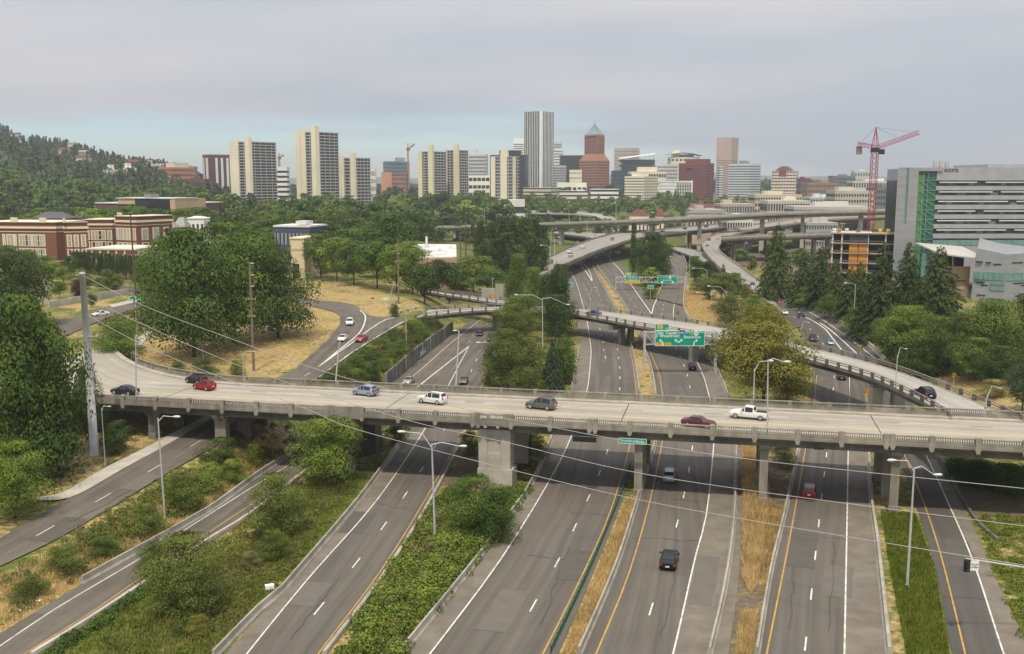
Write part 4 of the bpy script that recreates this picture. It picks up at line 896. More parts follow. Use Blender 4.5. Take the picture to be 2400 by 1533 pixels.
s = BL('office_block', 'dark green glass block with a slanted white canopy roof', 1457, 1535, 374, 1950); s.bands(7, wm((52, 72, 74), .7), GD, .3, .05, piers=14, pw=.15)
q = MB(); H_ = s.H; frus(q, -4, s.wl + 3, -6, s.wr, H_ + 2, -4, s.wl + 3, -6, s.wr, H_ + 3); 
q = MB(); q.add([(-4, -4, H_ + 1), (s.wl + 3, -4, H_ + 10), (s.wl + 3, s.wr, H_ + 12), (-4, s.wr, H_ + 3)] + [(-4, -4, H_ + 2), (s.wl + 3, -4, H_ + 11), (s.wl + 3, s.wr, H_ + 13), (-4, s.wr, H_ + 4)], ((3, 2, 1, 0), (4, 5, 6, 7), (0, 1, 5, 4), (1, 2, 6, 5), (2, 3, 7, 6), (3, 0, 4, 7))); q.obj('canopy_roof', wm((215, 214, 210)), s.o)
for k in range(6): s.box('canopy_post', SLB, s.wl * (.35 + .12 * k), s.wl * (.35 + .12 * k) + .6, 0, .6, H_ - .3, H_ + 1 + 9 * (.35 + .12 * k))
BL('office_block', 'blue glass office low beside the brick skyscraper', 1434, 1480, 400, 1820, 1445, rad(55)).bands(7, wm((70, 90, 125), .8), M['glass_blue'], .25, .05, piers=10, pw=.1)
s = BL('office_block', 'wide cream office block with deep window bands', 1467, 1553, 413, 1560, 1509, rad(30)); s.bands(8, wm((222, 212, 190), 1.1), GD, .58, .07, piers=9, pw=.18); s.box('penthouse', wm((210, 203, 185)), s.wl * .3, s.wl * .8, 5, s.wr * .6, s.H - .3, s.H + 4)
s = BL('office_block', 'cream stepped office behind the wide cream block', 1478, 1562, 402, 1750); s.bands(3, wm((216, 206, 182), 1.1), GD, .6, .1, piers=14, pw=.25); s.box('penthouse', wm((216, 206, 182)), s.wl * .22, s.wl * .75, 5, s.wr * .6, s.H - .3, s.H + 8)
BL('office_block', 'grey gridded office between cream block and red brick office', 1537, 1588, 385, 1800).bands(9, wm((176, 176, 176)), GL, .5, .06, piers=14, pw=.35)
s = BL('courthouse', 'cream courthouse with a big curved grey roof', 1572, 1640, 368, 2050); s.bands(5, wm((205, 196, 176)), GL, .7, .05, piers=7, pw=.4)
q = MB(); n = 12
for k in range(n + 1):
    f = k / n; z = s.H + 1 + 7 * math.sin(math.pi * (.18 + .82 * f) * .95) ; q.v += [(s.wl * (-.05 + 1.15 * f), -4, z), (s.wl * (-.05 + 1.15 * f), s.wr, z), (s.wl * (-.05 + 1.15 * f), -4, z + 1), (s.wl * (-.05 + 1.15 * f), s.wr, z + 1)]
for k in range(n): o = 4 * k; q.f += [(o, o + 4, o + 6, o + 2), (o + 2, o + 6, o + 7, o + 3), (o + 1, o, o + 4, o + 5)[::-1], (o + 5, o + 1, o + 3, o + 7)]
q.obj('curved_roof', wm((165, 170, 172)), s.o); s.box('drum', GD, s.wl * .1, s.wl * .8, 2, s.wr * .7, s.H - .3, s.H + 5); s.box('roof_plant', CRM, s.wl * .06, s.wl * .3, 2, 12, s.H, s.H + 14)
RED = wm((140, 66, 58), .95)
s = BL('office_block', 'dark red brick office block with stepped corners', 1597, 1683, 382, 1500, 1655, rad(32)); s.bands(13, RED, GL, .6, .07, piers=9, pw=.12); s.box('penthouse', RED, s.wl * .25, s.wl * .98, .03, s.wr * .6, s.H - .3, s.H + 6); s.box('entrance_bay', GD, s.wl * .30, s.wl * .48, -.1, .5, s.H * .80, s.H * .87)
s = BL('hotel', 'white low hotel with tall vertical window strips', 1553, 1627, 424, 1420, 1583, rad(62)); s.bands(6, wm((236, 234, 228), 1.1), wm((224, 222, 218), 1.1), .5, .06)
for k in range(9): s.box('window_strip', GD, s.wl + .01, s.wl + .25, s.wr * (.08 + .1 * k), s.wr * (.125 + .1 * k), 2, s.H * .9)
s.box('end_wall', wm((236, 234, 228), 1.1), s.wl - 1, s.wl + .5, s.wr * .94, s.wr * 1.01, 0, s.H + .5)
s = BL('office_tower', 'pink granite tower with flat top', 1684, 1741, 322, 2250, 1716, rad(30)); s.bands(26, wm((198, 165, 155), .95), wm((165, 132, 124), .9), .6, .02); s.box('blank_top', wm((198, 165, 155), .95), -.05, s.wl + .05, -.05, s.wr + .05, s.H * .62, s.H - .02)
BL('office_tower', 'slim white and blue tower wedged beside the red brick block', 1682, 1695, 390, 1520, 1687, rad(60)).bands(14, wm((214, 218, 224), 1.1), wm((70, 95, 150)), .5, .03)
BL('office_tower', 'pale blue grey banded tower near the pink tower', 1715, 1797, 384, 1700, 1760, rad(35)).bands(13, wm((186, 190, 194)), M['glass_blue'], .55, .06).roof_kit(ROOF, 2, 7, 3)
s = BL('office_tower', 'cream and brown office with an arched top window', 1815, 1881, 400, 1650, 1865, rad(25)); s.bands(9, wm((205, 190, 178)), wm((120, 92, 92), .8), .55, .03, piers=8, pw=.12); s.box('gable_bay', RED, s.wl * .3, s.wl * .62, -.3, 6, s.H * .8, s.H + 2)
q = MB(); n = 10
for k in range(n + 1):
    f = k / n; z = s.H - .5 + 8 * math.sin(math.pi * f); q.v += [(s.wl * (.12 + .75 * f), 0, z), (s.wl * (.12 + .75 * f), s.wr, z), (s.wl * (.12 + .75 * f), 0, s.H - 1), (s.wl * (.12 + .75 * f), s.wr, s.H - 1)]
for k in range(n): o = 4 * k; q.f += [(o, o + 1, o + 5, o + 4), (o + 2, o, o + 4, o + 6)]
q.obj('arched_roof', wm((140, 88, 80), .9), s.o)
# offices west of the centre
s = BL('apartment_tower', 'dark red tower with white window strips beside the cream tower', 462, 530, 362, 1500, 489, rad(55)); s.bands(18, wm((128, 72, 66), .9), wm((110, 66, 62), .85), .5, .04)
for k in range(3): s.box('window_strip', wm((205, 205, 210)), s.wl + .02, s.wl + .6, s.wr * (.3 + .26 * k), s.wr * (.41 + .26 * k), 1, s.H * .93)
s.box('window_strip', wm((215, 208, 190)), s.wl * .55, s.wl * .85, -.6, .2, 1, s.H * .93); s.box('window_strip', wm((190, 190, 192)), s.wl * .12, s.wl * .3, -.6, .2, 1, s.H * .93)
s = BL('brick_building', 'orange brick block with white window columns below the hill', 354, 440, 392, 1350, 400, rad(40)); s.bands(7, wm((190, 128, 92), 1.0), wm((170, 112, 84), .95), .6, .06)
for f in (.05, .55): s.box('window_column', wm((215, 212, 205)), s.wl * f, s.wl * (f + .3), -.5, .2, 1, s.H * .75)
s.box('penthouse', wm((200, 188, 172)), s.wl * .3, s.wl * .95, s.wr * .2, s.wr * .8, s.H - .3, s.H + 6)
BL('office_block', 'grey brown block tucked behind the orange brick block', 425, 456, 390, 1420).bands(6, wm((150, 120, 116)), GL, .6, .1)
BL('brick_building', 'low dark brick house below the orange brick block', 432, 480, 419, 1250).bands(3, wm((122, 76, 66), .9), GL, .65, .15, piers=8)
for k, (a, c, y) in enumerate(((235, 270, 397), (275, 311, 393))):
    s = BL('apartment_block', ('white stepped apartment block among hillside trees, wider of the pair', 'white stepped apartment block with a chimney tower among hillside trees')[k], a, c, y, 1300, a + 24); s.bands(4, wm((222, 218, 200), 1.0), GL, .65, .08, piers=5); s.box('penthouse', wm((222, 218, 200)), s.wl * .5, s.wl * .8, 2, 9, s.H - .2, s.H + 6)
s = BL('office_block', 'white office with black ribbon windows between two cream towers', 630, 672, 391, 1300); s.bands(7, wm((226, 224, 220), 1.1), GD, .55, .10); s.box('penthouse', wm((205, 202, 198)), 1, s.wl * .3, 2, 12, s.H, s.H + 9)
s = BL('office_block', 'blue grey glass research block behind a brown crane', 893, 958, 378, 1800, 907); s.bands(9, wm((120, 140, 150), .9), GBL, .3, .04, piers=12, pw=.12); s.roof_kit(wm((130, 146, 156)), 2, 8, 5)
s = BL('brick_building', 'orange brick building in front of the glass research block', 893, 952, 405, 1600); s.bands(6, wm((168, 112, 96), .95), GL, .6, .05, piers=12, pw=.4); s.box('tower', wm((190, 132, 106)), 0, s.wl * .42, -.5, 10, 0, s.H + 1)
s = BL('office_tower', 'grey gridded office tower beside the pale yellow twin towers', 1098, 1143, 362, 1700, 1140); s.bands(12, wm((186, 182, 184)), GL, .45, .04, piers=10, pw=.3); s.roof_kit(wm((190, 186, 184)), 1, 9, 2)
s = BL('low_building', 'low cream building with dark bands right of the grey gridded tower', 1098, 1148, 411, 1600); s.bands(3, wm((222, 218, 196)), GD, .55, .1, piers=5, pw=.15)
BL('office_block', 'small white block with dark vertical strips past the shorter cream block', 862, 880, 394, 1500).bands(4, wm((205, 202, 200)), GD, .4, .1, piers=6, pw=.5)
BL('parking_garage', 'long beige parking garage in front of the finned skyscraper', 1226, 1312, 440, 1450, 1290).bands(4, wm((196, 182, 168)), GD, .6, .02)
BL('parking_garage', 'beige garage deck with open levels below the brick skyscraper', 1312, 1378, 447, 1400).bands(3, wm((206, 196, 184)), GD, .6, .02)
BL('low_building', 'flat white roofed building among trees below the garage', 1168, 1230, 468, 950).bands(1, wm((205, 203, 198)), GL, .6, .3)
BL('low_building', 'white two-storey garage with striped decks among trees', 1385, 1450, 443, 1400).bands(3, wm((216, 212, 206)), GD, .55, .05)
# low blocks at the east
EAST = [(1770, 1880, 456, 900, 5, (214, 200, 172), 'glassy beige apartment block with balconies below the arched office'), (1893, 1966, 428, 1300, 4, (176, 130, 96), 'orange brown brick block with rows of windows east of the arched office'),
 (1958, 2052, 447, 950, 5, (204, 196, 180), 'beige apartment block with blue balconies behind the crane mast'), (1900, 1960, 462, 1000, 3, (206, 212, 214), 'pale glass apartment block between beige blocks'),
 (1955, 2005, 412, 1600, 6, (120, 128, 130), 'grey block with a pitched glass roof and dark brick end'), (1862, 2042, 484, 760, 2, (205, 200, 192), 'long low white industrial hall with a row of dark openings'),
 (2000, 2100, 424, 1500, 2, (222, 216, 208), 'white flat roofed warehouse past the crane mast'), (2003, 2042, 400, 2600, 3, (224, 214, 204), 'pale distant slab building on the eastern skyline'),
 (1625, 1700, 492, 700, 1, (170, 166, 160), 'low grey roofed shed row above the long viaduct'), (1690, 1770, 478, 850, 2, (198, 182, 170), 'terraced houses with red roofs above the long viaduct'),
 (1705, 1765, 515, 640, 2, (226, 224, 216), 'white house with dark windows glimpsed under the long viaduct'), (1890, 1965, 522, 640, 3, (188, 184, 176), 'grey hall seen between the viaduct decks'),
 (1800, 1900, 470, 820, 2, (216, 206, 190), 'cream flats with terraces in front of the glassy beige block'), (1880, 1900, 418, 1500, 3, (140, 66, 58), 'dark red brick house beside the arched office'), (2052, 2102, 440, 1100, 4, (120, 130, 128), 'grey green glass block between crane and silver building')]
for k, (a, c, y, Y, n, rgb, lb) in enumerate(EAST):
    s = BL('apartment_block' if 'apart' in lb else 'low_building', lb, a, c, y, Y, dep=30); s.bands(n, wm(rgb, .82), (GL, GBL)[k % 2], .5, .1, piers=max(4, int((c - a) / 6)), pw=.35); s.roof_kit(wm(rgb, 1.0), 2, 4, k)
REDR = flat('red_roof', (122, 70, 64), .75)
def house(label, px0, px1, ytop, yeave, Y, wall, roofm, ybase=None, name='house', hip=True, cat='house', dep=None, wins=3):
    s = BL(name, label, px0, px1, yeave, Y, dep=dep or 10, cat=cat); s.box('walls', wall, 0, s.wl, 0, s.wr, 0, s.H); rz = atY(px0, ytop, Y).z - s.o.location.z
    q = MB(); a = min(s.wl * .3, 5) if hip else 0; q.add([(-.5, -.5, s.H), (s.wl + .5, -.5, s.H), (s.wl + .5, s.wr + .5, s.H), (-.5, s.wr + .5, s.H), (a, s.wr / 2, rz), (s.wl - a, s.wr / 2, rz)], ((0, 1, 5, 4), (1, 2, 5), (2, 3, 4, 5), (3, 0, 4), (3, 2, 1, 0))); q.obj('roof', roofm, s.o)
    for k in range(wins): x = s.wl * (k + .5) / wins; f = s.box('window', GL, x - .6, x + .6, -.06, .1, s.H * .45, s.H * .8)
    return s
house('red hipped roof of a church hall behind the long viaduct', 1478, 1522, 492, 505, 720, CRM, REDR, wins=5); house('pointed red turret roof behind the long viaduct', 1540, 1556, 489, 506, 720, CRM, REDR, wins=1)
for k, (a, c) in enumerate(((1618, 1650), (1652, 1684), (1686, 1722), (1724, 1765))): house(('pale gabled rowhouse with red roof next to the tree belt', 'pale rowhouse with red roof, second from the tree belt', 'wider pale rowhouse with red roof in the middle of the row', 'pale rowhouse with red roof at the far end of the row')[k], a, c, 476 + k % 2 * 2, 485, 900, wm((220, 205, 190)), REDR, wins=4, hip=False)
house('grey roofed long house behind the long viaduct', 1612, 1680, 492, 500, 690, wm((200, 172, 155)), flat('slate', (120, 125, 125), .8), wins=8)
house('red house roof under the old conifers by the school', 75, 160, 497, 512, 520, wm((120, 75, 62)), flat('slate_dark', (98, 98, 104), .8), wins=5)
house('dark slate hip roof with a chimney behind the school', 160, 232, 500, 512, 530, wm((120, 75, 62)), flat('slate_dark2', (88, 90, 98), .8), wins=4)
house('yellow house with grey mansard turrets beside the school', 375, 408, 520, 535, 480, wm((226, 200, 140)), flat('shingle', (165, 152, 135), .8), wins=3); house('house with a pointed grey turret beside the yellow house', 405, 432, 510, 532, 490, wm((196, 130, 100)), flat('shingle2', (150, 158, 150), .8), wins=2)
house('white flat roofed house right of the turret house', 437, 478, 507, 512, 520, wm((225, 222, 215)), ROOFW, wins=4)
s = BL('museum', 'long low tan brick institute with dark glass wall among trees', 190, 455, 474, 640, 410, rad(20), dep=50); s.box('walls', wm((120, 90, 70), .9), 0, s.wl, 0, s.wr, 0, s.H - 1.2); s.box('roof', ROOFW, -.5, s.wl + .5, -.5, s.wr + .5, s.H - 1.2, s.H - .6); s.box('upper_block', wm((196, 160, 120)), s.wl * .3, s.wl * .52, -.8, 20, s.H - 1.5, s.H + 2.2); s.box('glass_wall', GD, s.wl * .52, s.wl * .97, -1, 18, 1, s.H + 1.5); s.box('end_wall', wm((196, 156, 118)), s.wl * .955, s.wl + 1, -1.2, s.wr * .6, 0, s.H + 2.2); s.box('upper_roof', ROOFW, s.wl * .29, s.wl + 1.2, -1.5, 22, s.H + 2.2, s.H + 2.7); s.box('roof_plant', ROOF, s.wl * .6, s.wl * .68, 2, 10, s.H + 2.6, s.H + 5)
# blue clapboard building, tan garage, white roof
NAVY = wm((72, 84, 118), 1.0); WT = wm((226, 226, 224), 1.1)
s = BL('apartment_block', 'navy blue clapboard building with white windows and white roof', 637, 742, 533, 395, 726, rad(14), dep=16); s.box('walls', NAVY, 0, s.wl, 0, s.wr, 0, s.H)
s.box('roof', ROOFW, -.3, s.wl + .3, -.3, s.wr + .3, s.H, s.H + .7); s.box('roof_lantern', ROOFW, s.wl * .55, s.wl * .85, 2, 8, s.H + .9, s.H + 2.4)
for zz in (.58, .15):
    for k in range(9):
        x = s.wl * (.03 + .107 * k); w = s.box('window', GL, x, x + 1.0, -.08, .15, s.H * zz, s.H * (zz + .26))
        for dx in (-.12, 1.0): pbox(s.o, 'window_frame', WT, (x + dx + .06, -.06, s.H * (zz + .13)), (.12, .14, s.H * .28))
for k in range(9): s.box('clapboard', wm((70, 82, 118), .9), -.03, s.wl + .03, -.04, .05, s.H * k / 9, s.H * k / 9 + .08)
s = BL('garage', 'tan garage with a dark open door below the navy building', 679, 735, 560, 360, 712, rad(14), dep=14); s.box('walls', wm((204, 182, 140)), 0, s.wl, 0, s.wr, 0, s.H); s.box('roof', wm((210, 196, 170)), -.3, s.wl + .3, -.3, s.wr + .3, s.H, s.H + .5); s.box('garage_door', GD, s.wl * .08, s.wl * .6, -.05, .2, .3, s.H * .38); s.box('cornice', wm((180, 160, 125)), -.1, s.wl + .1, -.12, .1, s.H * .72, s.H * .76)
a = [att(*p) for p in ((925, 640), (1072, 650))]
Z0 = 15.5; c4 = [at(925, 572, Z0), at(1069, 573, Z0), at(1070, 601, Z0), at(960, 603, Z0)]
t = thing('warehouse', 'low building with a stained white membrane roof among trees', 'building', c4[3]); q = MB().prism([(p.x - c4[3].x, p.y - c4[3].y) for p in c4], -12, -.5); q.obj('walls', wm((176, 140, 110)), t)
q = MB().prism([(p.x - c4[3].x, p.y - c4[3].y) for p in c4], -.497, 0); q.obj('roof', mat('stained_membrane', (.32, .31, .29), .8, (.74, .73, .71), .14, 6, .38, .52), t)
for (px, py, w) in ((1000, 580, 1.6), (1030, 588, 1.2), (1045, 594, 1.0), (985, 592, 1.4), (1055, 582, 1)): pbox(t, 'roof_vent', ROOFW, at(px, py, Z0) - c4[3] + Vector((0, 0, .5)), (w, w, 1.2))
pbox(t, 'chimney', ROOFW, at(1000, 578, Z0) - c4[3] + Vector((0, 0, 2)), (.9, .9, 4.4))
# ------------------------------------------------------------------ brick school
BR, TR, BRD = wm((140, 82, 60), .95), wm((222, 206, 172), 1.05), wm((104, 56, 48), .9)
def school_wing(px0, px1, yt, Y, split=None, th=None, dep=None, label='', n=3, bays=(), rb=(), name='school'):
    s = BL(name, label, px0, px1, yt, Y, split, th, dep=dep, zb=h(0, 0) + 9 if False else 9.0, cat='school')
    s.box('walls', BR, 0, s.wl, 0, s.wr, 0, s.H); s.box('parapet', BRD, -.1, s.wl + .1, -.1, s.wr + .1, s.H - .2, s.H + .9); s.box('coping', TR, -.25, s.wl + .25, -.25, s.wr + .25, s.H + .9, s.H + 1.15)
    s.box('cornice', TR, -.45, s.wl + .45, -.45, s.wr + .45, s.H - 1.6, s.H - .75); s.box('string_course', TR, -.2, s.wl + .2, -.2, s.wr + .2, s.H - 3.0, s.H - 2.75); s.box('base_band', TR, -.2, s.wl + .2, -.2, s.wr + .2, 1.9, 2.4); s.box('roof', ROOFW, .6, s.wl - .6, .6, s.wr - .6, s.H + .3, s.H + .5)
    fh = (s.H - 3.4 - 2.2) / 2
    for face, L__, spec in ((0, s.wl, bays), (1, s.wr, rb)):
        for (f0, f1, k) in spec:
            for fl in range(2):
                z0 = 2.8 + fl * fh; z1 = z0 + fh * .74
                a, b_ = f0 * L__, f1 * L__
                def bb(nm, m, u0, u1, d0, d1, z0_, z1_): return s.box(nm, m, u0, u1, -d1, -d0, z0_, z1_) if face == 0 else s.box(nm, m, s.wl + d0, s.wl + d1, u0, u1, z0_, z1_)
                bb('window_surround', TR, a - .35, b_ + .35, -.2, .14, z0 - .35, z1 + .35)
                w = (b_ - a) / k
                for j in range(k): bb('window', M['sash_glass'] if (j + fl) % 3 else GL, a + j * w + .18, a + (j + 1) * w - .18, .0, .19, z0, z1); bb('sash_bar', TR, a + j * w + .18, a + (j + 1) * w - .18, .19, .24, (z0 + z1) / 2 - .08, (z0 + z1) / 2 + .08)
    return s
M['sash_glass'] = mat('curtained_glass', (.30, .30, .27), .3, (.42, .42, .38), .3, spec=.5)
s1 = school_wing(-60, 150, 527, 400, 130, rad(10), None, 'brick school wing with tall paired windows and cream trim, front facing the street', bays=((.02, .1, 2), (.13, .17, 1), (.28, .30, 1), (.335, .42, 2), (.44, .455, 1), (.50, .66, 4), (.68, .84, 5)), rb=((.3, .5, 1),))
for f in (.44, .83): s1.box('roof_crest', TR, s1.wl * f - 1.4, s1.wl * f + 1.4, -.2, .6, s1.H + .8, s1.H + 2.8)
s2 = school_wing(148, 197, 527, 395, 150, rad(72), None, 'brick school pavilion corner between the street front and the courtyard', rb=((.12, .27, 1), (.42, .57, 1), (.74, .89, 1)))
s3 = school_wing(196, 262, 520, 455, None, None, 18, 'brick school courtyard range with rows of large windows', bays=((.06, .16, 1), (.26, .74, 4), (.84, .96, 1)))
s4 = school_wing(258, 370, 513, 430, 318, rad(28), None, 'brick school wing with paired windows behind the hedge', bays=((.03, .09, 1), (.13, .33, 2), (.40, .5, 1), (.56, .64, 1), (.70, .78, 1), (.87, .95, 1)), rb=((.15, .3, 1), (.45, .6, 1), (.75, .88, 1)))
for s_, f in ((s2, .2), (s4, .1)): s_.box('roof_crest', TR, s_.wl * f, s_.wl * f + 2.4, -.2, .5, s_.H + .8, s_.H + 2.6)
s = BL('annex', 'low cream annex with a flat roof in front of the school courtyard', 198, 322, 586, 385, 318, rad(8), dep=22); s.box('walls', TR, 0, s.wl, 0, s.wr, 0, s.H); s.box('roof', wm((198, 188, 172)), -.5, s.wl + .5, -.5, s.wr + .5, s.H, s.H + .5); s.box('brick_band', BR, -.08, s.wl + .08, -.1, 1, s.H - 1.7, s.H - .4)
for k in range(6): s.box('pilaster', TR, s.wl * (.08 + .17 * k), s.wl * (.08 + .17 * k) + .6, -.25, .2, 0, s.H - .02)
for k in range(3): s.box('doorway', GD, s.wl * (.5 + .15 * k), s.wl * (.57 + .15 * k), -.3, .1, .2, s.H * .5)
# ------------------------------------------------------------------ silver research building at the east edge
SIL, SIL2 = mat('silver_panel', (.30, .31, .33), .45, (.35, .36, .385), .3, 3, stretch=(1, 1, 3), metal=.2), mat('silver_panel_light', (.36, .37, .385), .45, (.42, .43, .445), .3, 3, metal=.2)
Ys = 372
s = BL('research_building', 'silver clad research building with a green stair tower and long window bands', 2107, 2640, 391, Ys, 2108, rad(4), zb=0, dep=60) if False else None
X0, X1 = atY(2105, 391, Ys).x, atY(2700, 391, Ys).x; HT = atY(2105, 391, Ys).z
t = thing('research_building', 'silver clad research building with a green glass stair tower and long window bands', 'building', (X0, Ys, -.3)); wd = X1 - X0; u = lambda px: atY(px, 500, Ys).x - X0; zz = lambda py: atY(2200, py, Ys).z + .3
def rb_(name, m, x0, x1, y0, y1, z0, z1): return pbox(t, name, m, ((x0 + x1) / 2, (y0 + y1) / 2, (z0 + z1) / 2), (x1 - x0, y1 - y0, z1 - z0))
g0, g1 = u(2148), u(2192)
MB().prism([(0, 0), (u(2119), 0), (u(2119) + 20, 40), (20, 40)], 0, HT).obj('stair_tower_wall', SIL, t); rb_('slot_window', M['glass_teal'], u(2119), u(2125), .6, 2.0, zz(525), HT - .4); rb_('stair_tower_wall', SIL, u(2119), u(2125), .05, 2, 0, zz(525)); rb_('stair_tower_wall', SIL, u(2125), g0, 0, 3, 0, HT); rb_('stair_tower_top', SIL, g0, g1 + 2, .0, 6, zz(401), HT)
rb_('stair_glass', M['glass_green'], g0, g1, 1.0, 5, 2, zz(401)); rb_('stair_core', mat('lime_wall', (.07, .20, .045), .6, (.11, .25, .065), .3), g0 + .3, g0 + 2.6, .75, .99, 3, zz(410)); rb_('stair_base', M['glass_teal'], g0 - .5, g1 + 1, .2, 8, 0, 7)
for k in range(12):
    z = zz(424) - k * 3.62; 
    if z < 3: break
    rb_('stair_slab', M['glass_teal'], g0, g1, .7, 1.2, z, z + .22)
    MB().bar((g0 + (g1 - g0) * .52, .8, z - .1), (g0 + (g1 - g0) * .98, .8, z - 2.2), .25, .25).obj('stair_flight', M['glass_teal'], t); MB().bar((g0 + .8, .6, z - .2), (g0 + (g1 - g0) * .5, .6, z - 1.9), .18, .2).obj('stair_flight', M['glass_teal'], t)
for f in (.27, .52): rb_('mullion', M['glass_teal'], g0 + (g1 - g0) * f, g0 + (g1 - g0) * f + .2, .55, .75, 4, zz(405))
rb_('upper_wall', SIL2, g1, wd, .6, 50, zz(423), HT); rb_('penthouse', SIL2, u(2338), wd, 10, 40, HT, zz(384)); rb_('office_core', GL, g1, wd, 1.6, 50, 0, zz(423) + .1)
YB = [(423, 424), (436, 446), (458, 468), (480, 490.5), (503, 513), (525.5, 535.5), (548, 559)]
for i, (a, c) in enumerate(YB[1:]): rb_('cladding_band', SIL2, g1, wd, .7, 3, zz(c), zz(a)); 
for i, py in enumerate((427, 449.5, 472, 494.5, 517, 539)):
    x = g1 + 1; k = 0
    while x < wd - 4:
        L1 = 14 + 6 * ((k + i) % 3); rb_('sun_shade', mat('sun_shade_white', (.62, .63, .64), .4) if 'sun_shade_white' not in bpy.data.materials else bpy.data.materials['sun_shade_white'], x, min(wd, x + L1), .3, .9, zz(py) - .25, zz(py) + .15); x += L1 + 3.2; k += 1
    for q_ in range(int(wd / 4)):
        if (q_ * 7 + i * 3) % 4 != 0: rb_('window', (M['glass_teal'], M['glass_blue'], GD)[(q_ + i) % 3], g1 + .5 + q_ * 4, g1 + 2.2 + q_ * 4 + (q_ % 3) * .6, 1.45, 1.62, zz(py + 7.5), zz(py + 1))
rb_('teal_window_band', M['glass_teal'], g1, wd, .65, 2, zz(576), zz(563)); rb_('lower_wall', SIL2, g1, wd, .6, 3, 0, zz(577))
for k in range(26): rb_('mullion', SIL2, g1 + 2.2 * k, g1 + 2.2 * k + .14, .55, .67, zz(576), zz(563))
for px in (2205.5, 2219.5, 2234): q = MB().tube([(u(px), 8, HT - .1), (u(px), 8, HT + .7), (u(px), 8, HT + 2.5)], [.85, .85, .65], 10); q.obj('roof_vent', wm((190, 188, 180), .75), t)
o = text('SKOURTES', t, (u(2225), .52, zz(400)), 1.5, M['black'], bold=.02); o.scale = (.72, 1.1, 1)
# canopy and faceted silver hall
Zc = 9
t2 = thing('canopy_hall', 'hall with a thin white canopy over a tan curved wall beside the silver building', 'building', (atY(2200, 650, 345).x, 345, 0)); w2 = atY(2290, 650, 345).x - atY(2200, 650, 345).x
zc1 = atY(2200, 597, 345).z
q = MB().add([(0, 0, zc1), (w2 + 4, 0, zc1 - 2.2), (w2 + 4, 22, zc1 + 1), (0, 22, zc1 + 2.4), (0, 0, zc1 + .5), (w2 + 4, 0, zc1 - 1.7), (w2 + 4, 22, zc1 + 1.5), (0, 22, zc1 + 2.9)], ((3, 2, 1, 0), (4, 5, 6, 7), (0, 1, 5, 4), (1, 2, 6, 5), (2, 3, 7, 6), (3, 0, 4, 7))); q.obj('canopy', wm((205, 202, 196), .8), t2)
q = MB(); TAN = wm((216, 178, 118), 1.05)
for k in range(9): a = k / 8; q.v += [(w2 * .38 + w2 * .62 * a, 8 - 3 * math.sin(a * 2.2), 0), (w2 * .38 + w2 * .62 * a, 8 - 3 * math.sin(a * 2.2), zc1 - 4.5)]
for k in range(8): q.f.append((2 * k, 2 * k + 2, 2 * k + 3, 2 * k + 1))
q.obj('curved_wall', TAN, t2); pbox(t2, 'glass_wall', M['glass_teal'], (w2 * .25, 12, zc1 / 2), (w2 * .7, .3, zc1 - .6)); pbox(t2, 'shaded_lobby', GD, (w2 * .6, 12.5, zc1 / 2), (w2 * .9, .3, zc1 - 1))
for f, zf in ((.5, .42), (.52, .36), (.78, .46)): pbox(t2, 'slit_window', GD, (w2 * f, 5.2, zc1 * zf), (3, .6, .35))
for k in range(3): MB().bar((w2 * .2 + k * 3, 6, .2), (w2 * .05 + k * 2.5, 3, zc1), .35).obj('canopy_post', M['steel'], t2)
Yf = 318
t3 = thing('faceted_hall', 'faceted silver metal hall with teal windows at the east edge', 'building', (atY(2272, 650, Yf).x, Yf, 0)); f = lambda px, py, Y=Yf: Vector((atY(px, py, Y).x - t3.location.x, Y - Yf, atY(px, py, Y).z))
a0, a1, b0, b1, c0, c1 = f(2277, 735), f(2286, 582), f(2357, 735, 312), f(2357, 596, 312), f(2480, 735, 318), f(2480, 588, 318)
d0, d1 = Vector((a0.x + 20, 40, 0)), Vector((a1.x + 20, 40, a1.z + 1))
for v, px_, Y_ in ((a0, 2276, 318), (a1, 2286, 318), (b0, 2357, 312), (b1, 2357, 312), (c0, 2480, 318), (c1, 2480, 318)): v.x = atY(px_, 650, Y_).x - t3.location.x
for v in (a0, b0, c0): v.z = 0
bl = f(2272, 660); q = MB().add([a0, b0, b1, a1, c0, c1, d0, d1, Vector((c0.x, 40, 0)), Vector((c1.x, 40, c1.z))], ((0, 1, 2, 3), (1, 4, 5, 2), (6, 0, 3, 7), (3, 2, 5, 9, 7))); q.obj('metal_shell', SIL, t3)
def strip_on(p0, p1, za, zb, fa, fb, m, name, off=.12):
    P, Q = p0.lerp(p1, fa), p0.lerp(p1, fb); d = (Q - P); n = Vector((d.y, -d.x, 0)).normalized() * off; pts = []
    MB().add([P + n + Vector((0, 0, za)), Q + n + Vector((0, 0, za)), Q + n + Vector((0, 0, zb)), P + n + Vector((0, 0, zb)), P - n * 3 + Vector((0, 0, za)), Q - n * 3 + Vector((0, 0, za)), Q - n * 3 + Vector((0, 0, zb)), P - n * 3 + Vector((0, 0, zb))], ((0, 1, 2, 3), (1, 5, 6, 2), (4, 0, 3, 7), (3, 2, 6, 7), (4, 5, 1, 0))).obj(name, m, t3)
zf_ = lambda py: atY(2320, py, 315).z
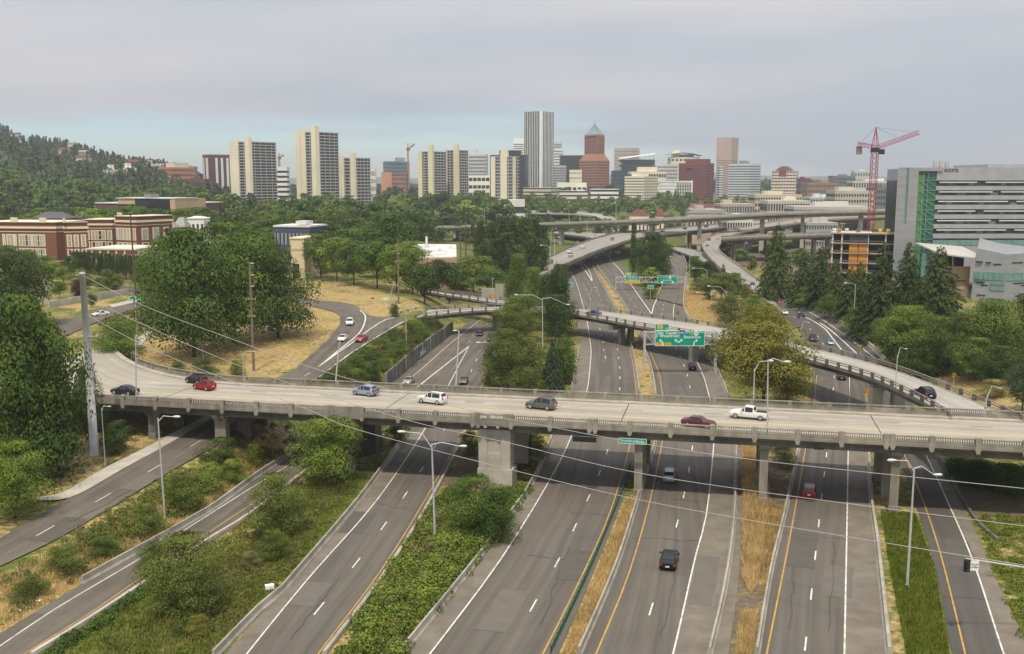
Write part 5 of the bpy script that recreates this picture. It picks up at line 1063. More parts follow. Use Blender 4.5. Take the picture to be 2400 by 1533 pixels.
for p0, p1, L__ in ((a0, b0, (0.06, .98)), (b0, c0, (0, .9))):
    n = 6
    for k in range(n): fa = L__[0] + (L__[1] - L__[0]) * k / n; fb = L__[0] + (L__[1] - L__[0]) * (k + .93) / n; strip_on(p0, p1, zf_(656), zf_(638), fa, fb, M['glass_teal'], 'window', .2)
    strip_on(p0, p1, zf_(667), zf_(661), .55, .98, M['glass_teal'], 'window', .2); strip_on(p0, p1, zf_(680), zf_(671), .55, .98, M['glass_teal'], 'window', .2)
    for py, fa, fb in ((614, .1, .3), (615, .4, .55), (618, .62, .85), (662, .15, .4), (668, .3, .5), (692, .2, .45), (706, .1, .5)): strip_on(p0, p1, zf_(py + 1.6), zf_(py - .6), fa, fb, GD, 'slit_window', .15)
# ------------------------------------------------------------------ building site and cranes
Yc = 385; cxx = [atY(p, 550, Yc) for p in (1958, 2038)]
t = thing('building_site', 'unfinished concrete frame building with orange sheathing panels', 'building site', (cxx[1].x, Yc, 0), 0)
wl = (cxx[1].x - cxx[0].x); th = rad(18); wl2 = wl / math.cos(th); t.rotation_euler[2] = -th; zr = atY(2000, 548, Yc).z; ORG = flat('orange_sheathing', (222, 150, 62), .85, .05)
nf = 6; fh = zr / nf; SLABM = flat('raw_slab', (170, 155, 135), .9)
for k in range(1, nf + 1):
    pbox(t, 'floor_slab', SLABM, (-wl2 / 2, 9, k * fh), (wl2 + .8, 19, .45)); pbox(t, 'floor_slab', SLABM, (9, 5, k * fh - .01), (19, 11, .44))
    for x in (-wl2 + .4, -wl2 * .72, -wl2 * .45, -wl2 * .2, -.4, 6, 12, 17): pbox(t, 'column', wm((205, 200, 190)), (x, .6, (k - .5) * fh), (.55, .55, fh - .45))
    pbox(t, 'back_wall', GD, (-wl2 / 2, 6, (k - .5) * fh), (wl2 - 1, .2, fh - .5)); pbox(t, 'back_wall', GD, (9, 5.5, (k - .5) * fh), (18, .2, fh - .5))
    pbox(t, 'guard_rail', M['wood'], (-wl2 / 2, -.3, k * fh + 1.0), (wl2, .08, .3)); pbox(t, 'guard_rail', M['wood'], (9, -.35, k * fh + 1.0), (18, .08, .25))
for k in (1, 2, 3, 4):
    for x0, x1 in ((-.52, -.29), (-.27, -.04)): pbox(t, 'orange_panel', ORG, (wl2 * (x0 + x1) / 2, .2, (k + .5) * fh), (wl2 * (x1 - x0), .2, fh - .46)) if not (k == 1 and x0 > -.4) else None
for k in (2, 3): pbox(t, 'orange_panel', ORG, (-wl2 + .1, .15, (k - .5) * fh), (.9, .25, fh - .46))
pbox(t, 'window_wall', GL, (-wl2 * .28, .25, 5.5 * fh), (wl2 * .5, .2, fh - .5)); pbox(t, 'roof_deck', ROOFW, (-wl2 / 2 + 2, 9, zr + .3), (wl2 - 2, 16, .2))
for (x, y, c) in ((-wl2 + 1, 2, (240, 240, 235)), (-wl2 * .8, 3, (200, 120, 60)), (-wl2 * .6, 6, (190, 185, 175)), (4, 4, (230, 180, 40)), (7, 5, (230, 190, 60)), (-wl2 * .3, 3, (120, 90, 60))): pbox(t, 'material_stack', wm(c), (x, y, zr + 1.0), (1.4, 1.2, 1.4))
def lattice(q, a, b_, w, n, ww=.22):
    a, b_ = Vector(a), Vector(b_); d = (b_ - a).normalized(); up = Vector((0, 0, 1)) if abs(d.z) < .9 else Vector((0, 1, 0)); x = d.cross(up).normalized() * w / 2; y = x.cross(d).normalized() * w / 2
    cs = [x + y, -x + y, -x - y, x - y]
    for c in cs: q.bar(a + c, b_ + c, ww)
    for i in range(n):
        p, r = a.lerp(b_, i / n), a.lerp(b_, (i + 1) / n)
        for k in range(4):
            q.bar(p + cs[k], r + cs[(k + 1) % 4], ww * .6); q.bar(p + cs[k], p + cs[(k + 1) % 4], ww * .6)
def crane(label, px, ybase, yjib, ypeak, Y, tipx, tipy, tailx, taily, m, w, ww, zbase=0, name='tower_crane'):
    b0 = atY(px - 2, yjib, Y); X = b0.x; t = thing(name, label, 'crane', (X, Y, zbase)); zj = b0.z - zbase
    q = MB(); lattice(q, (0, 0, 0), (0, 0, zj - 2), w, max(8, int(zj / w)), ww); q.obj('mast', m, t)
    tp = atY(tipx, tipy, Y); tl = atY(tailx, taily, Y); pk = atY(px, ypeak, Y).z - zbase; s = Vector((0, 0, zj))
    q = MB(); lattice(q, s + Vector((w * .5, 0, 0)), (tp.x - X, -4, tp.z - zbase), w * .75, 16, ww * .8); q.obj('jib', m, t)
    q = MB(); lattice(q, s, (tl.x - X, 4, tl.z - zbase + .5), w * .7, 5, ww * .9); q.obj('counter_jib', m, t)
    q = MB(); [q.bar((i * w / 2, j * w / 2, zj), (0, 0, pk), ww) for i in (-1, 1) for j in (-1, 1)]; [q.bar((-w / 2 * (1 - f), -w / 2 * (1 - f), zj + (pk - zj) * f), (w / 2 * (1 - f), w / 2 * (1 - f), zj + (pk - zj) * f), ww * .7) for f in (.2, .4, .6, .8)]; q.obj('tower_head', m, t)
    cab = MB().box((w * 1.1, -w * .3, zj - 2), (w * .9, w * .8, 2.2)); cab.obj('cab', M['dark_steel'], t); MB().box((0, 0, zj - 1.2), (w * 1.2, w * 1.2, 2.0)).obj('slewing_ring', M['dark_steel'], t)
    MB().box((tl.x - X + w * .3, 4, tl.z - zbase - 2.2), (w * .9, w * .6, 3.5)).obj('counterweight', CON, t); MB().box((tl.x - X + w * .6, 4, tl.z - zbase + 1), (w * 1.2, w * .6, 1.2)).obj('hoist_winch', M['steel'], t)
    for f in (.5, .85): MB().bar((0, 0, pk - .3), s.lerp(Vector((tp.x - X, -4, tp.z - zbase)), f) + Vector((0, 0, w * .4)), ww * .35).obj('tie_bar', M['dark_steel'], t)
    MB().bar((0, 0, pk - .3), (tl.x - X + 1, 4, tl.z - zbase + 1), ww * .35).obj('tie_bar', M['dark_steel'], t)
    return t
CRR = mat('crane_red', (.36, .05, .07), .5, (.42, .085, .105), .3); CRO = mat('crane_orange', (.42, .20, .10), .5, (.5, .28, .16), .3)
crane('large red tower crane rising behind the building site', 2053, 545, 345, 297, 440, 2146, 311, 2018, 340, CRR, 2.4, .22)
crane('small distant orange tower crane near the glass research block', 958, 410, 349, 335, 1750, 972, 338, 953, 349, CRO, 2.4, .7)
crane('tiny orange tower crane beyond the white ribbon-window office', 656, 392, 369, 358, 1700, 666, 364, 651, 368, CRO, 2.2, .6)
# ------------------------------------------------------------------ road signs
GS, WS, YS = M['green_sign'], M['white_sign'], M['yellow_sign']
def rect_on(r, name, m, x, z, w, hh, y=-.06, d=.02): return pbox(r, name, m, (x, y, z), (w, d, hh))
def bordered(r, x, z, w, hh, y=0, m=None, bm=None):
    rect_on(r, 'sign_panel', m or GS, x, z, w, hh, y, .1)
    for s_ in (-1, 1): rect_on(r, 'sign_border', bm or WS, x, z + s_ * (hh / 2 - .05), w, .1, y - .055, .03); rect_on(r, 'sign_border', bm or WS, x + s_ * (w / 2 - .05), z, .1, hh, y - .057, .03)
def poly_plate(r, name, m, pts, x, z, sc, y=-.075):
    q = MB(); n = len(pts); q.add([(x + p[0] * sc, y, z + p[1] * sc) for p in pts] + [(x + p[0] * sc, y + .02, z + p[1] * sc) for p in pts], [tuple(range(n))] + [(i, (i + 1) % n, n + (i + 1) % n, n + i) for i in range(n)]); return q.obj(name, m, r)
SHIELD = [(-.5, .38), (-.42, .5), (-.2, .44), (0, .5), (.2, .44), (.42, .5), (.5, .38), (.44, 0), (.25, -.35), (0, -.52), (-.25, -.35), (-.44, 0)]
RND = [(.45 * math.cos(a * math.pi / 8), .5 * math.sin(a * math.pi / 8)) for a in range(16)]
def shields(r, x, z, sc, y=-.075):
    poly_plate(r, 'route_shield', M['blue_shield'], SHIELD, x, z, sc, y); rect_on(r, 'shield_band', M['red_shield'], x, z + .36 * sc, .84 * sc, .16 * sc, y - .012); text('405', r, (x, y - .012, z - .02 * sc), .42 * sc, WS)
def us_shield(r, x, z, sc, y=-.075): poly_plate(r, 'route_shield', WS, RND, x, z, sc, y); text('26', r, (x, y - .012, z), .52 * sc, M['black'])
def arrow(r, x, z, sc, bend, y=-.08, m=None):
    """curved lane arrow"""
    q = MB(); P = [Vector((0, 0, -.5)), Vector((0, 0, -.1)), Vector((bend * .12, 0, .18)), Vector((bend * .34, 0, .34))]; P = [Vector((x + p.x * sc, y, z + p.z * sc)) for p in P]
    for a, c in zip(P, P[1:]): q.bar(a, c, .02, .19 * sc) if False else q.add([a + Vector((-.1 * sc, 0, 0)), a + Vector((.1 * sc, 0, 0)), c + Vector((.1 * sc, 0, 0)), c + Vector((-.1 * sc, 0, 0))], ((0, 1, 2, 3),))
    if bend: t = P[-1]; q.add([t + Vector((-.08 * bend, 0, .28)) * sc, t + Vector((.34 * bend, 0, .12)) * sc, t + Vector((.04 * bend, 0, -.26)) * sc], ((0, 1, 2),))
    else: t = P[-1]; q.add([t + Vector((-.3, 0, 0)) * sc, t + Vector((.3, 0, 0)) * sc, t + Vector((0, 0, .35)) * sc], ((0, 1, 2),))
    q.obj('lane_arrow', m or WS, r)
def truss(r, x0, x1, z0, z1, d, n, m, w=.16):
    for y in (0.2, d):
        for z in (z0, z1): pbox(r, 'truss_chord', m, ((x0 + x1) / 2, y, z), (x1 - x0, w, w))
        q = MB()
        for k in range(n):
            a, c = x0 + (x1 - x0) * k / n, x0 + (x1 - x0) * (k + 1) / n
            q.bar((a, y, z0), (a, y, z1), w * .7); q.bar((a, y, z0 if k % 2 else z1), (c, y, z1 if k % 2 else z0), w * .7)
        q.bar((x1, y, z0), (x1, y, z1), w * .7); q.obj('truss_web', m, r)
    q = MB()
    for k in range(n + 1):
        a = x0 + (x1 - x0) * k / n
        for z in (z0, z1): q.bar((a, .2, z), (a, d, z), w * .6)
    q.obj('truss_tie', m, r)
ST = M['steel']
# big gantry in front of the overpass
p0, p1 = att(1512, 878), att(1680, 860); Yg = p0.y
G = thing('sign_gantry', 'big overhead gantry sign reading City Center S Waterfront and Beaverton', 'road sign', (0, Yg, 0))
gx = lambda px, py=800: atY(px, py, Yg).x; gz = lambda py: atY(1590, py, Yg).z
truss(G, gx(1512), gx(1680), gz(808), gz(779), 1.6, 8, ST)
for px in (1512, 1680):
    for y in (.2, 1.6): pbox(G, 'gantry_post', ST, (gx(px), y, gz(779) / 2), (.3, .3, gz(779) + .3))
a, b_ = gx(1535), gx(1652); zt, zb_ = gz(775), gz(811); w, hh = b_ - a, zt - zb_; cx, cz = (a + b_) / 2, (zt + zb_) / 2
bordered(G, cx, cz, w, hh, 0); bordered(G, gx(1551), (gz(760) + gz(775)) / 2 + .05, gx(1568) - gx(1535), gz(760) - gz(775) + .1, .01)
rect_on(G, 'yellow_plate', YS, gx(1546), gz(764.5), gx(1553) - gx(1540), gz(761) - gz(768)); text('LEFT', G, (gx(1546), -.08, gz(764.5)), .3, M['black']); text('EXIT  1A', G, (gx(1553), -.06, gz(770)), .62, WS)
text('City  Center', G, (gx(1563), -.07, gz(780.5)), .92, WS, bold=.015); text('S  Waterfront', G, (gx(1563), -.07, gz(787.5)), .88, WS, bold=.015)
rect_on(G, 'divider', WS, gx(1591), gz(784), .1, gz(776) - gz(792)); shields(G, gx(1598), gz(780), 1.35); text('North', G, (gx(1615), -.07, gz(778.5)), .7, WS); us_shield(G, gx(1631), gz(781), 1.15); text('West', G, (gx(1645), -.07, gz(778.5)), .7, WS); text('To', G, (gx(1621), -.07, gz(784)), .55, WS); text('Beaverton', G, (gx(1622), -.07, gz(790)), .9, WS, bold=.015)
for px, bd in ((1554, -1), (1626, 1)): arrow(G, gx(px), gz(803.5), 1.35, bd)
arrow(G, gx(1590), gz(803), 1.4, -1); arrow(G, gx(1590.3), gz(803), 1.4, 1)
for x0, x1, tx in ((1538, 1553, 'EXIT'), (1558, 1573, 'ONLY')): rect_on(G, 'yellow_plate', YS, gx((x0 + x1) / 2), gz(806), gx(x1) - gx(x0), gz(803) - gz(809), -.065); text(tx, G, (gx((x0 + x1) / 2), -.09, gz(806)), .42, M['black'])
# second gantry at the fork
p0 = att(1441, 690); Yg = at(1530, 678, .3).y
G = thing('sign_gantry', 'truss gantry with two green panels over the fork of the freeway', 'road sign', (0, Yg, 0)); gz = lambda py: atY(1520, py, Yg).z
truss(G, gx(1442), gx(1607), gz(662), gz(650), 1.6, 12, ST)
for px in (1442, 1607): pbox(G, 'gantry_post', ST, (gx(px), .9, gz(650) / 2), (.35, .35, gz(650) + .2))
a, b_ = gx(1463), gx(1497); bordered(G, (a + b_) / 2, gz(653.5), b_ - a, gz(649) - gz(659)); bordered(G, gx(1473.5), gz(644.5), gx(1484) - gx(1463), gz(640) - gz(649), .01); rect_on(G, 'yellow_plate', YS, (a + b_) / 2, gz(661.5), b_ - a, gz(658.5) - gz(664.5), -.01, .1)
rect_on(G, 'yellow_plate', YS, gx(1470), gz(643), 1.6, .8); text('EXIT 1A', G, (gx(1476), -.07, gz(646.5)), .5, WS); text('City Center', G, ((a + b_) / 2, -.07, gz(651.7)), .75, WS); text('S Waterfront', G, ((a + b_) / 2, -.07, gz(656)), .75, WS); text('EXIT  ONLY', G, ((a + b_) / 2, -.075, gz(661.5)), .62, M['black'])
for px in (1467.5, 1492.5): arrow(G, gx(px), gz(661.5), .8, 0, -.09, M['black'])
a, b_ = gx(1538), gx(1584); bordered(G, (a + b_) / 2, gz(655), b_ - a, gz(645.5) - gz(664.5)); shields(G, gx(1545), gz(649.5), 1.3); text('North', G, (gx(1556), -.07, gz(649)), .75, WS); us_shield(G, gx(1567), gz(650), 1.2); text('West', G, (gx(1576), -.07, gz(649)), .75, WS); text('To', G, (gx(1561), -.07, gz(652.5)), .5, WS); text('Beaverton', G, (gx(1561), -.07, gz(656.5)), .95, WS)
for px in (1548.5, 1573.5): rect_on(G, 'lane_arrow', WS, gx(px), gz(661), .9, .6)
def small_sign(label, px, py0, py1, ybase, wpx, m, txt=None, shape='rect', name='road_sign', z=None, tm=None, size=.5, posts=1, mark=None):
    p = att(px, ybase) if z is None else at(px, ybase, z); r = thing(name, label, 'road sign', p); Y = p.y; c = atY(px, (py0 + py1) / 2, Y) - p; w = wpx / FPX * Y * 1.01; hh = atY(px, py0, Y).z - atY(px, py1, Y).z
    if shape == 'diamond': poly_plate(r, 'sign_panel', m, [(0, .5), (.5, 0), (0, -.5), (-.5, 0)], c.x, c.z, max(w, hh), -.05)
    else: bordered(r, c.x, c.z, w, hh, 0, m, WS if m is GS else M['black'])
    for k in range(posts): pbox(r, 'sign_post', ST, (c.x + (k - (posts - 1) / 2) * w * .6, .12, (c.z + hh / 2) / 2), (.12, .12, c.z + hh / 2))
    if txt: text(txt, r, (c.x, -.09, c.z), size, tm or WS)
    if mark == 'chevron':
        q = MB(); s_ = hh * .35; q.add([(c.x + s_ * .5, -.1, c.z + s_), (c.x - s_ * .6, -.1, c.z), (c.x + s_ * .5, -.1, c.z - s_), (c.x + s_ * .5, -.1, c.z - s_ * .3), (c.x + s_ * .1, -.1, c.z), (c.x + s_ * .5, -.1, c.z + s_ * .3)], ((0, 1, 4, 5), (1, 2, 3, 4))); q.obj('chevron', M['black'], r)
    return r
small_sign('green sign panel with an arrow on a tall pole by the street', 316, 694, 705, 818, 27, GS, 'South\nRoss Is Bridge', size=.38)
small_sign('green gore sign at the nose of the fork', 1525, 668, 677, 703, 14, GS, 'EXIT 1A', size=.5)
small_sign('yellow chevron sign on the shoulder opposite the dry slope', 1588, 728, 737, 742, 6, M['orange_sign'], mark='chevron')
small_sign('yellow chevron sign behind the overpass railing by the white line', 2018, 809, 820, 838, 8, YS, mark='chevron', z=.2)
small_sign('yellow chevron sign on the dry bank above the black car', 2237, 874, 887, 905, 10, YS, mark='chevron')
small_sign('orange diamond sign on the overpass pier between two roads', 2036, 908, 928, 945, 16, M['orange_sign'], shape='diamond', z=0)
small_sign('orange diamond sign beside the second ramp railing', 1154, 688, 700, 712, 6, M['orange_sign'], shape='diamond', z=6.5)
small_sign('green sign with an orange plate half hidden by the dark conifers', 1337, 662, 672, 715, 12, GS, 'EXIT', size=.6)
small_sign('green sign on a post under the long viaduct', 1430, 526, 537, 560, 12, GS, 'EXIT', size=.8, z=4)
small_sign('green sign standing by the dry strip under the flyover', 1448, 588, 594, 605, 12, GS, 'EXIT', size=.7, z=.3)
for k, (px, py) in enumerate(((1509, 848), (1518, 882))):
    p = att(px, py); r = thing('channelizer', ('orange striped marker post on the median below the overpass', 'orange striped marker post on the median behind the near bridge')[k], 'marker', p, group='orange marker posts'); pbox(r, 'post', M['orange_sign'], (0, 0, .7), (.55, .15, 1.4)); pbox(r, 'white_band', WS, (0, -.02, .9), (.57, .15, .2)); pbox(r, 'foot', M['black'], (0, 0, .06), (.7, .5, .12))
# traffic signal hung from an arm at the lower right
p = Vector((at(2420, 1560, 0).x + 3, at(2400, 1500, 0).y, 0)); Yt = p.y; sg = thing('traffic_signal', 'black traffic signal and white notice hanging from a silver mast arm', 'traffic light', p)
a, c = atY(2263, 1309, Yt) - p, atY(2500, 1345, Yt) - p; q = MB().tube([c, a], [.11, .06], 8); q.obj('mast_arm', ST, sg); MB().tube([(0, 0, -.1), (0, 0, c.z + .3)], [.16, .12], 10).obj('pole', ST, sg); MB().tube([c, (0, 0, c.z)], [.11, .12], 8).obj('arm_bracket', ST, sg)
k = FPX / (Yt * CP + 30 * SP); c = atY(2265, 1325, Yt) - p; pbox(sg, 'signal_housing', M['black'], c + Vector((0, -.1, 0)), (.5, .3, 1.15))
for i in (-1, 0, 1): MB().tube([c + Vector((0, -.24, i * .34)), c + Vector((0, -.42, i * .34))], [.15, .16], 10).obj('signal_lens', M['dark_steel'], sg)
c = atY(2283, 1325, Yt) - p; r_ = pbox(sg, 'notice_panel', WS, c + Vector((0, -.1, 0)), (.8, .05, .95)); text('LEFT TURN\nYIELD\nON GREEN', sg, c + Vector((0, -.14, .0)), .15, M['black'])
# ------------------------------------------------------------------ lamps
def lamp(label, base, ytop, heads, r0=.12, headsize=1.0, name='street_lamp', curved=False):
    p = base; Y = p.y; top = atY(*ytop, Y) - p; t = thing(name, label, 'street lamp', p, group='street lamps along the roads')
    MB().tube([(0, 0, -.3), (top.x * .5, 0, top.z * .5), top], [r0, r0 * .8, r0 * .55], 10).obj('pole', ST, t); MB().tube([(0, 0, -.3), (0, 0, .25)], [r0 * 1.7, r0 * 1.6], 10).obj('base', CON, t)
    for hx, hy in heads:
        hp = atY(hx, hy, Y) - p; d = hp - top; sg_ = 1 if d.x > 0 else -1
        mid = top + Vector((d.x * .35, 0, max(d.z, 0) * .75 + .15 + (.5 if curved else 0))); st = top - Vector((0, 0, .5 if d.z > 0 else .1))
        MB().tube([st, mid, hp], [.075, .06, .05], 8).obj('arm', ST, t)
        s = headsize; q = MB(); prof = [(-.15, .05), (.1, .13), (.5, .17), (.75, .12), (.85, .03)]
        q.tube([hp + Vector((sg_ * x * s, 0, .02)) for x, _ in prof], [r * s for _, r in prof], 8); q.obj('lamp_head', M['lamp_head'], t, True)
    return t
lamp('tall lamp post on the brambly strip beside the ramp barrier', att(387, 1218), (370, 980), [(407, 977)], .14)
lamp('double-armed lamp post rising from the ivy between two carriageways', att(1020, 1275), (1012, 1040), [(948, 1012), (1078, 1046)], .15)
lamp('double-armed lamp post on the green verge', att(2126, 1375), (2143, 1096), [(2098, 1079), (2190, 1113)], .15)
lamp('slim lamp post on the sidewalk by the leaning pole', att(247, 1095), (238, 956), [(252, 953)], .08, .6)
lamp('lamp post on the near bridge parapet by the white pickup', BP((at(1798, 1003, 10.5) - O0).dot(E), .1, 9.8), (1800, 843), [(1838, 848)], .12)
lamp('lamp post on the far bridge railing before the autumn tree', BP((at(1766, 935, 10.5) - O0).dot(E), 17.9, 9.8), (1768, 864), [(1800, 846)], .1)
lamp('lamp post on the parapet beside the black sedan', BP((at(325, 930, 10.5) - O0).dot(E), .1, 9.8), (318, 792), [(318, 788)], .12, .3)
lamp('double-armed lamp post among olive bushes behind the near bridge', att(1207, 912), (1207, 815), [(1125, 803), (1289, 827)], .13)
lamp('double-armed lamp post in front of the tall dark conifers', att(1272, 822), (1271, 699), [(1213, 691), (1328, 714)], .15)
lamp('lamp post at the far railing above the forking ramp lanes', BP((at(1078, 900, 10.5) - O0).dot(E), 17.9, 9.8), (1076, 776), [(1070, 775)], .12, .7)
lamp('lamp post at the far railing beside the silver hatchback', BP((at(799, 888, 10.5) - O0).dot(E), 17.9, 9.8), (796, 800), [(797, 798)], .12, .3)
lamp('lamp post above the hedge near the overpass', att(953, 824), (950, 722), [(951, 720)], .12, .3)
lamp('lamp post on the far bank among young trees', att(1657, 690), (1657, 632), [(1627, 629)], .15)
lamp('lamp post on the dry slope beside the overpass', att(1702, 768), (1702, 682), [(1664, 671)], .15)
lamp('curved lamp post on the overpass by the blue sedan', at(1383, 741, 6.5), (1383, 688), [(1395, 675)], .1, .5, curved=True)
lamp('lamp post among poplars near the flyover start', att(1289, 672), (1289, 578), [(1271, 575)], .16, 1.2)
lamp('very thin lamp pole behind the poplars', att(1287, 690), (1292, 540), [(1294, 539)], .12, .6)
lamp('lamp post in front of the round tree at the fork', att(1495, 648), (1494, 588), [(1482, 585)], .15)
lamp('lamp post in front of the dark conifers at the east', att(2000, 776), (2005, 666), [(1985, 664)], .14)
lamp('tall lamp post on the bank behind the overpass railing', att(2123, 872), (2129, 762), [(2103, 758)], .15)
lamp('curved lamp post on the overpass railing, before the broadleaf trees', at(2099, 912, 9.0), (2103, 835), [(2121, 818)], .1, .5, curved=True)
lamp('curved lamp post at the overpass railing by the autumn tree', at(1874, 806, 8.0), (1877, 770), [(1893, 756)], .1, .5, curved=True)
lamp('curved lamp post where the overpass meets the near bridge', at(2310, 958, 9.5), (2314, 925), [(2342, 910)], .1, .5, curved=True)
lamp('curved lamp post at the edge of the dry lawn', att(917, 737), (917, 682), [(931, 669)], .1, .5, curved=True)
lamp('lamp post on the second ramp railing', at(1153, 703, 6.6), (1154, 660), [(1154, 653)], .1, .6)
lamp('lamp post behind the cedar beside the east carriageway', att(1838, 688), (1840, 606), [(1828, 603)], .15)
lamp('tall thin pole beside the right branch of the fork', att(1616, 668), (1617, 572), [(1617, 570)], .14, .4)
lamp('small lamp post on the dry lawn by the shrub', att(476, 848), (475, 812), [(483, 808)], .09, .6)
lamp('small lamp post on the lawn near the street edge', att(570, 882), (570, 828), [(592, 824)], .09, .6)
lamp('lamp post on the slope between ramp and autumn tree', att(1667, 745), (1668, 690), [(1669, 688)], .1, .4)
lamp('thin lamp post on the carriageway edge under the overpass', at(1991, 950, 0), (1989, 893), [(1988, 891)], .1, .3)
FL = [(1376, 9, 559, 514, 1389), (1394, 3, 566, 506, 1408), (1444, 17, 523, 478, 1435), (1360, 15, 525, 488, 1370), (1334, 14, 526, 490, 1325), (1521, 19, 517, 498, 1529), (1620, 20, 512, 481, 1627), (1692, 12, 538, 500, 1700), (1643, 5, 580, 525, 1650), (1610, 3, 596, 540, 1604), (1165, 11, 560, 503, 1172), (890, 9, 500, 484, 896), (905, 9, 500, 483, 897), (1135, 10, 530, 488, 1142), (1740, 22, 505, 470, 1748), (1300, 4, 610, 556, 1307)]
SEQ = ['beside the loop ramp', 'before the loop ramp wall', 'on the long viaduct above the loop ramp', 'on the long viaduct near its low end', 'on the long viaduct by the poplars', 'on the long viaduct before the red roof', 'on the long viaduct by the grey roofed house', 'on the flyover before the rowhouses', 'between the flyover and the curved ramp', 'beside the rusty link ramp', 'among poplars at the viaduct end', 'in the park belt, western of a pair', 'in the park belt, eastern of a pair', 'in the tree belt above the poplars', 'on the viaduct before the terraced houses', 'under the viaduct by its stained pier']
for (px, z, yb, yt, hx), w in zip(FL, SEQ): lamp('thin grey lamp post ' + w, at(px, yb, z), (px, yt), [(hx, yt)], .17, 1.3)
# ------------------------------------------------------------------ poles and cables
t = thing('steel_pole', 'thick pale steel pole rising past the dark trees', 'utility pole', att(222, 1066)); p = t.location; Y = p.y; top = atY(193, 642, Y) - p
MB().tube([(0, 0, -.5), top * .5, top], [.62, .52, .40], 16).obj('pole', mat('pole_paint', (.44, .45, .45), .55, (.52, .53, .53), .6), t, True); c = atY(206, 790, Y) - p; MB().bar(c + Vector((-1.5, -.3, .1)), c + Vector((1.6, -.3, .15)), .16).obj('crossarm', ST, t)
for x in (-1.45, 1.5): MB().bar(c + Vector((x, -.3, .1)), c + Vector((x, -.3, .6)), .14).obj('insulator', M['lamp_head'], t)
MB().tube([top, top + Vector((0, 0, .25))], [.43, .38], 16).obj('cap', ST, t)
def upole(label, base, top, arms, m, r=.2, wpx=22):
    p = base; Y = p.y; t = thing('utility_pole', label, 'utility pole', p, group='wooden utility poles'); tp = atY(*top, Y) - p; MB().tube([(0, 0, -.3), tp], [r, r * .65], 8).obj('pole', m, t)
    for py, w in arms:
        f = (py - top[1]); c = tp.lerp(Vector((0, 0, 0)), 0) ; z = atY(top[0], py, Y).z - p.z; x = tp.x * z / max(tp.z, .1); ww = w / FPX * Y
        MB().box((x, -.2, z), (ww, .14, .16)).obj('crossarm', m, t)
        for k in (-.45, -.2, .2, .45): MB().box((x + ww * k, -.2, z + .2), (.1, .1, .25)).obj('insulator', M['lamp_head'], t)
upole('wooden utility pole with crossarms standing on the dry lawn', att(595, 870), (585, 615), [(702, 24), (742, 18)], M['wood'], .28)
t = bpy.data.objects['utility_pole']; p = t.location
for py in (617, 644, 671): c = atY(590, py, p.y) - p; MB().box((c.x, 0, c.z), (.8, .14, .18)).obj('bracket', M['lamp_head'], t)
upole('wooden utility pole with a crossarm before the row of park trees', att(934, 712), (933, 562), [(614, 18), (595, 8)], M['wood'], .28)
upole('brown wooden pole by the street corner below the school', att(319, 706), (305, 497), [(500, 10)], M['brown_wood'], .3)
upole('dark wooden pole behind the white roofed building', att(1092, 640), (1091, 500), [(585, 14)], M['brown_wood'], .3); upole('taller dark wooden pole behind the white roofed building', att(1080, 612), (1077, 482), [], M['brown_wood'], .28)
upole('distant wooden pole in the tree belt above the navy building', att(767, 545), (767, 457), [], M['wood'], .3); upole('grey pole before the navy building', att(757, 575), (757, 500), [], M['wood'], .25); upole('thin pole beside the park trees', att(731, 690), (731, 598), [], M['wood'], .16); upole('dark pole left of the navy building', att(621, 590), (620, 495), [(498, 12)], M['brown_wood'], .3)
CABM = mat('cable_grey', (.40, .38, .36), .5)
def cable(label, pts):
    """pts: (px, py, forward distance)"""
    P = [atY(px, py, Y) for px, py, Y in pts]; P = smooth_line(P, 70); t = MB().tube([p - P[0] for p in P], .035, 6).obj('cable', CABM, None, True); t.location = P[0]; tag(t, label, 'cable', 'overhead cables')
cable('uppermost overhead cable running across the near bridge and the freeways', [(193, 645, 140), (345, 720, 136), (550, 797, 131), (694, 849, 127.5), (819, 888, 124.5), (1137, 970, 117), (1283, 999, 113), (1448, 1030, 109), (1760, 1077, 101), (2400, 1145, 86), (2700, 1175, 78)])
cable('middle overhead cable running across the near bridge and the freeways', [(206, 700, 140), (315, 751, 136), (453, 813, 132), (621, 879, 128), (948, 983, 120), (1200, 1040, 114), (1463, 1102, 108), (1760, 1150, 100), (2400, 1233, 85), (2700, 1268, 77)])
cable('lowest overhead cable running across the near bridge and the freeways', [(205, 738, 140), (309, 795, 136), (453, 859, 131), (717, 958, 124), (824, 1003, 121), (1122, 1082, 113), (1463, 1164, 104), (1760, 1220, 96), (2047, 1268, 88), (2400, 1325, 79), (2700, 1370, 71)])
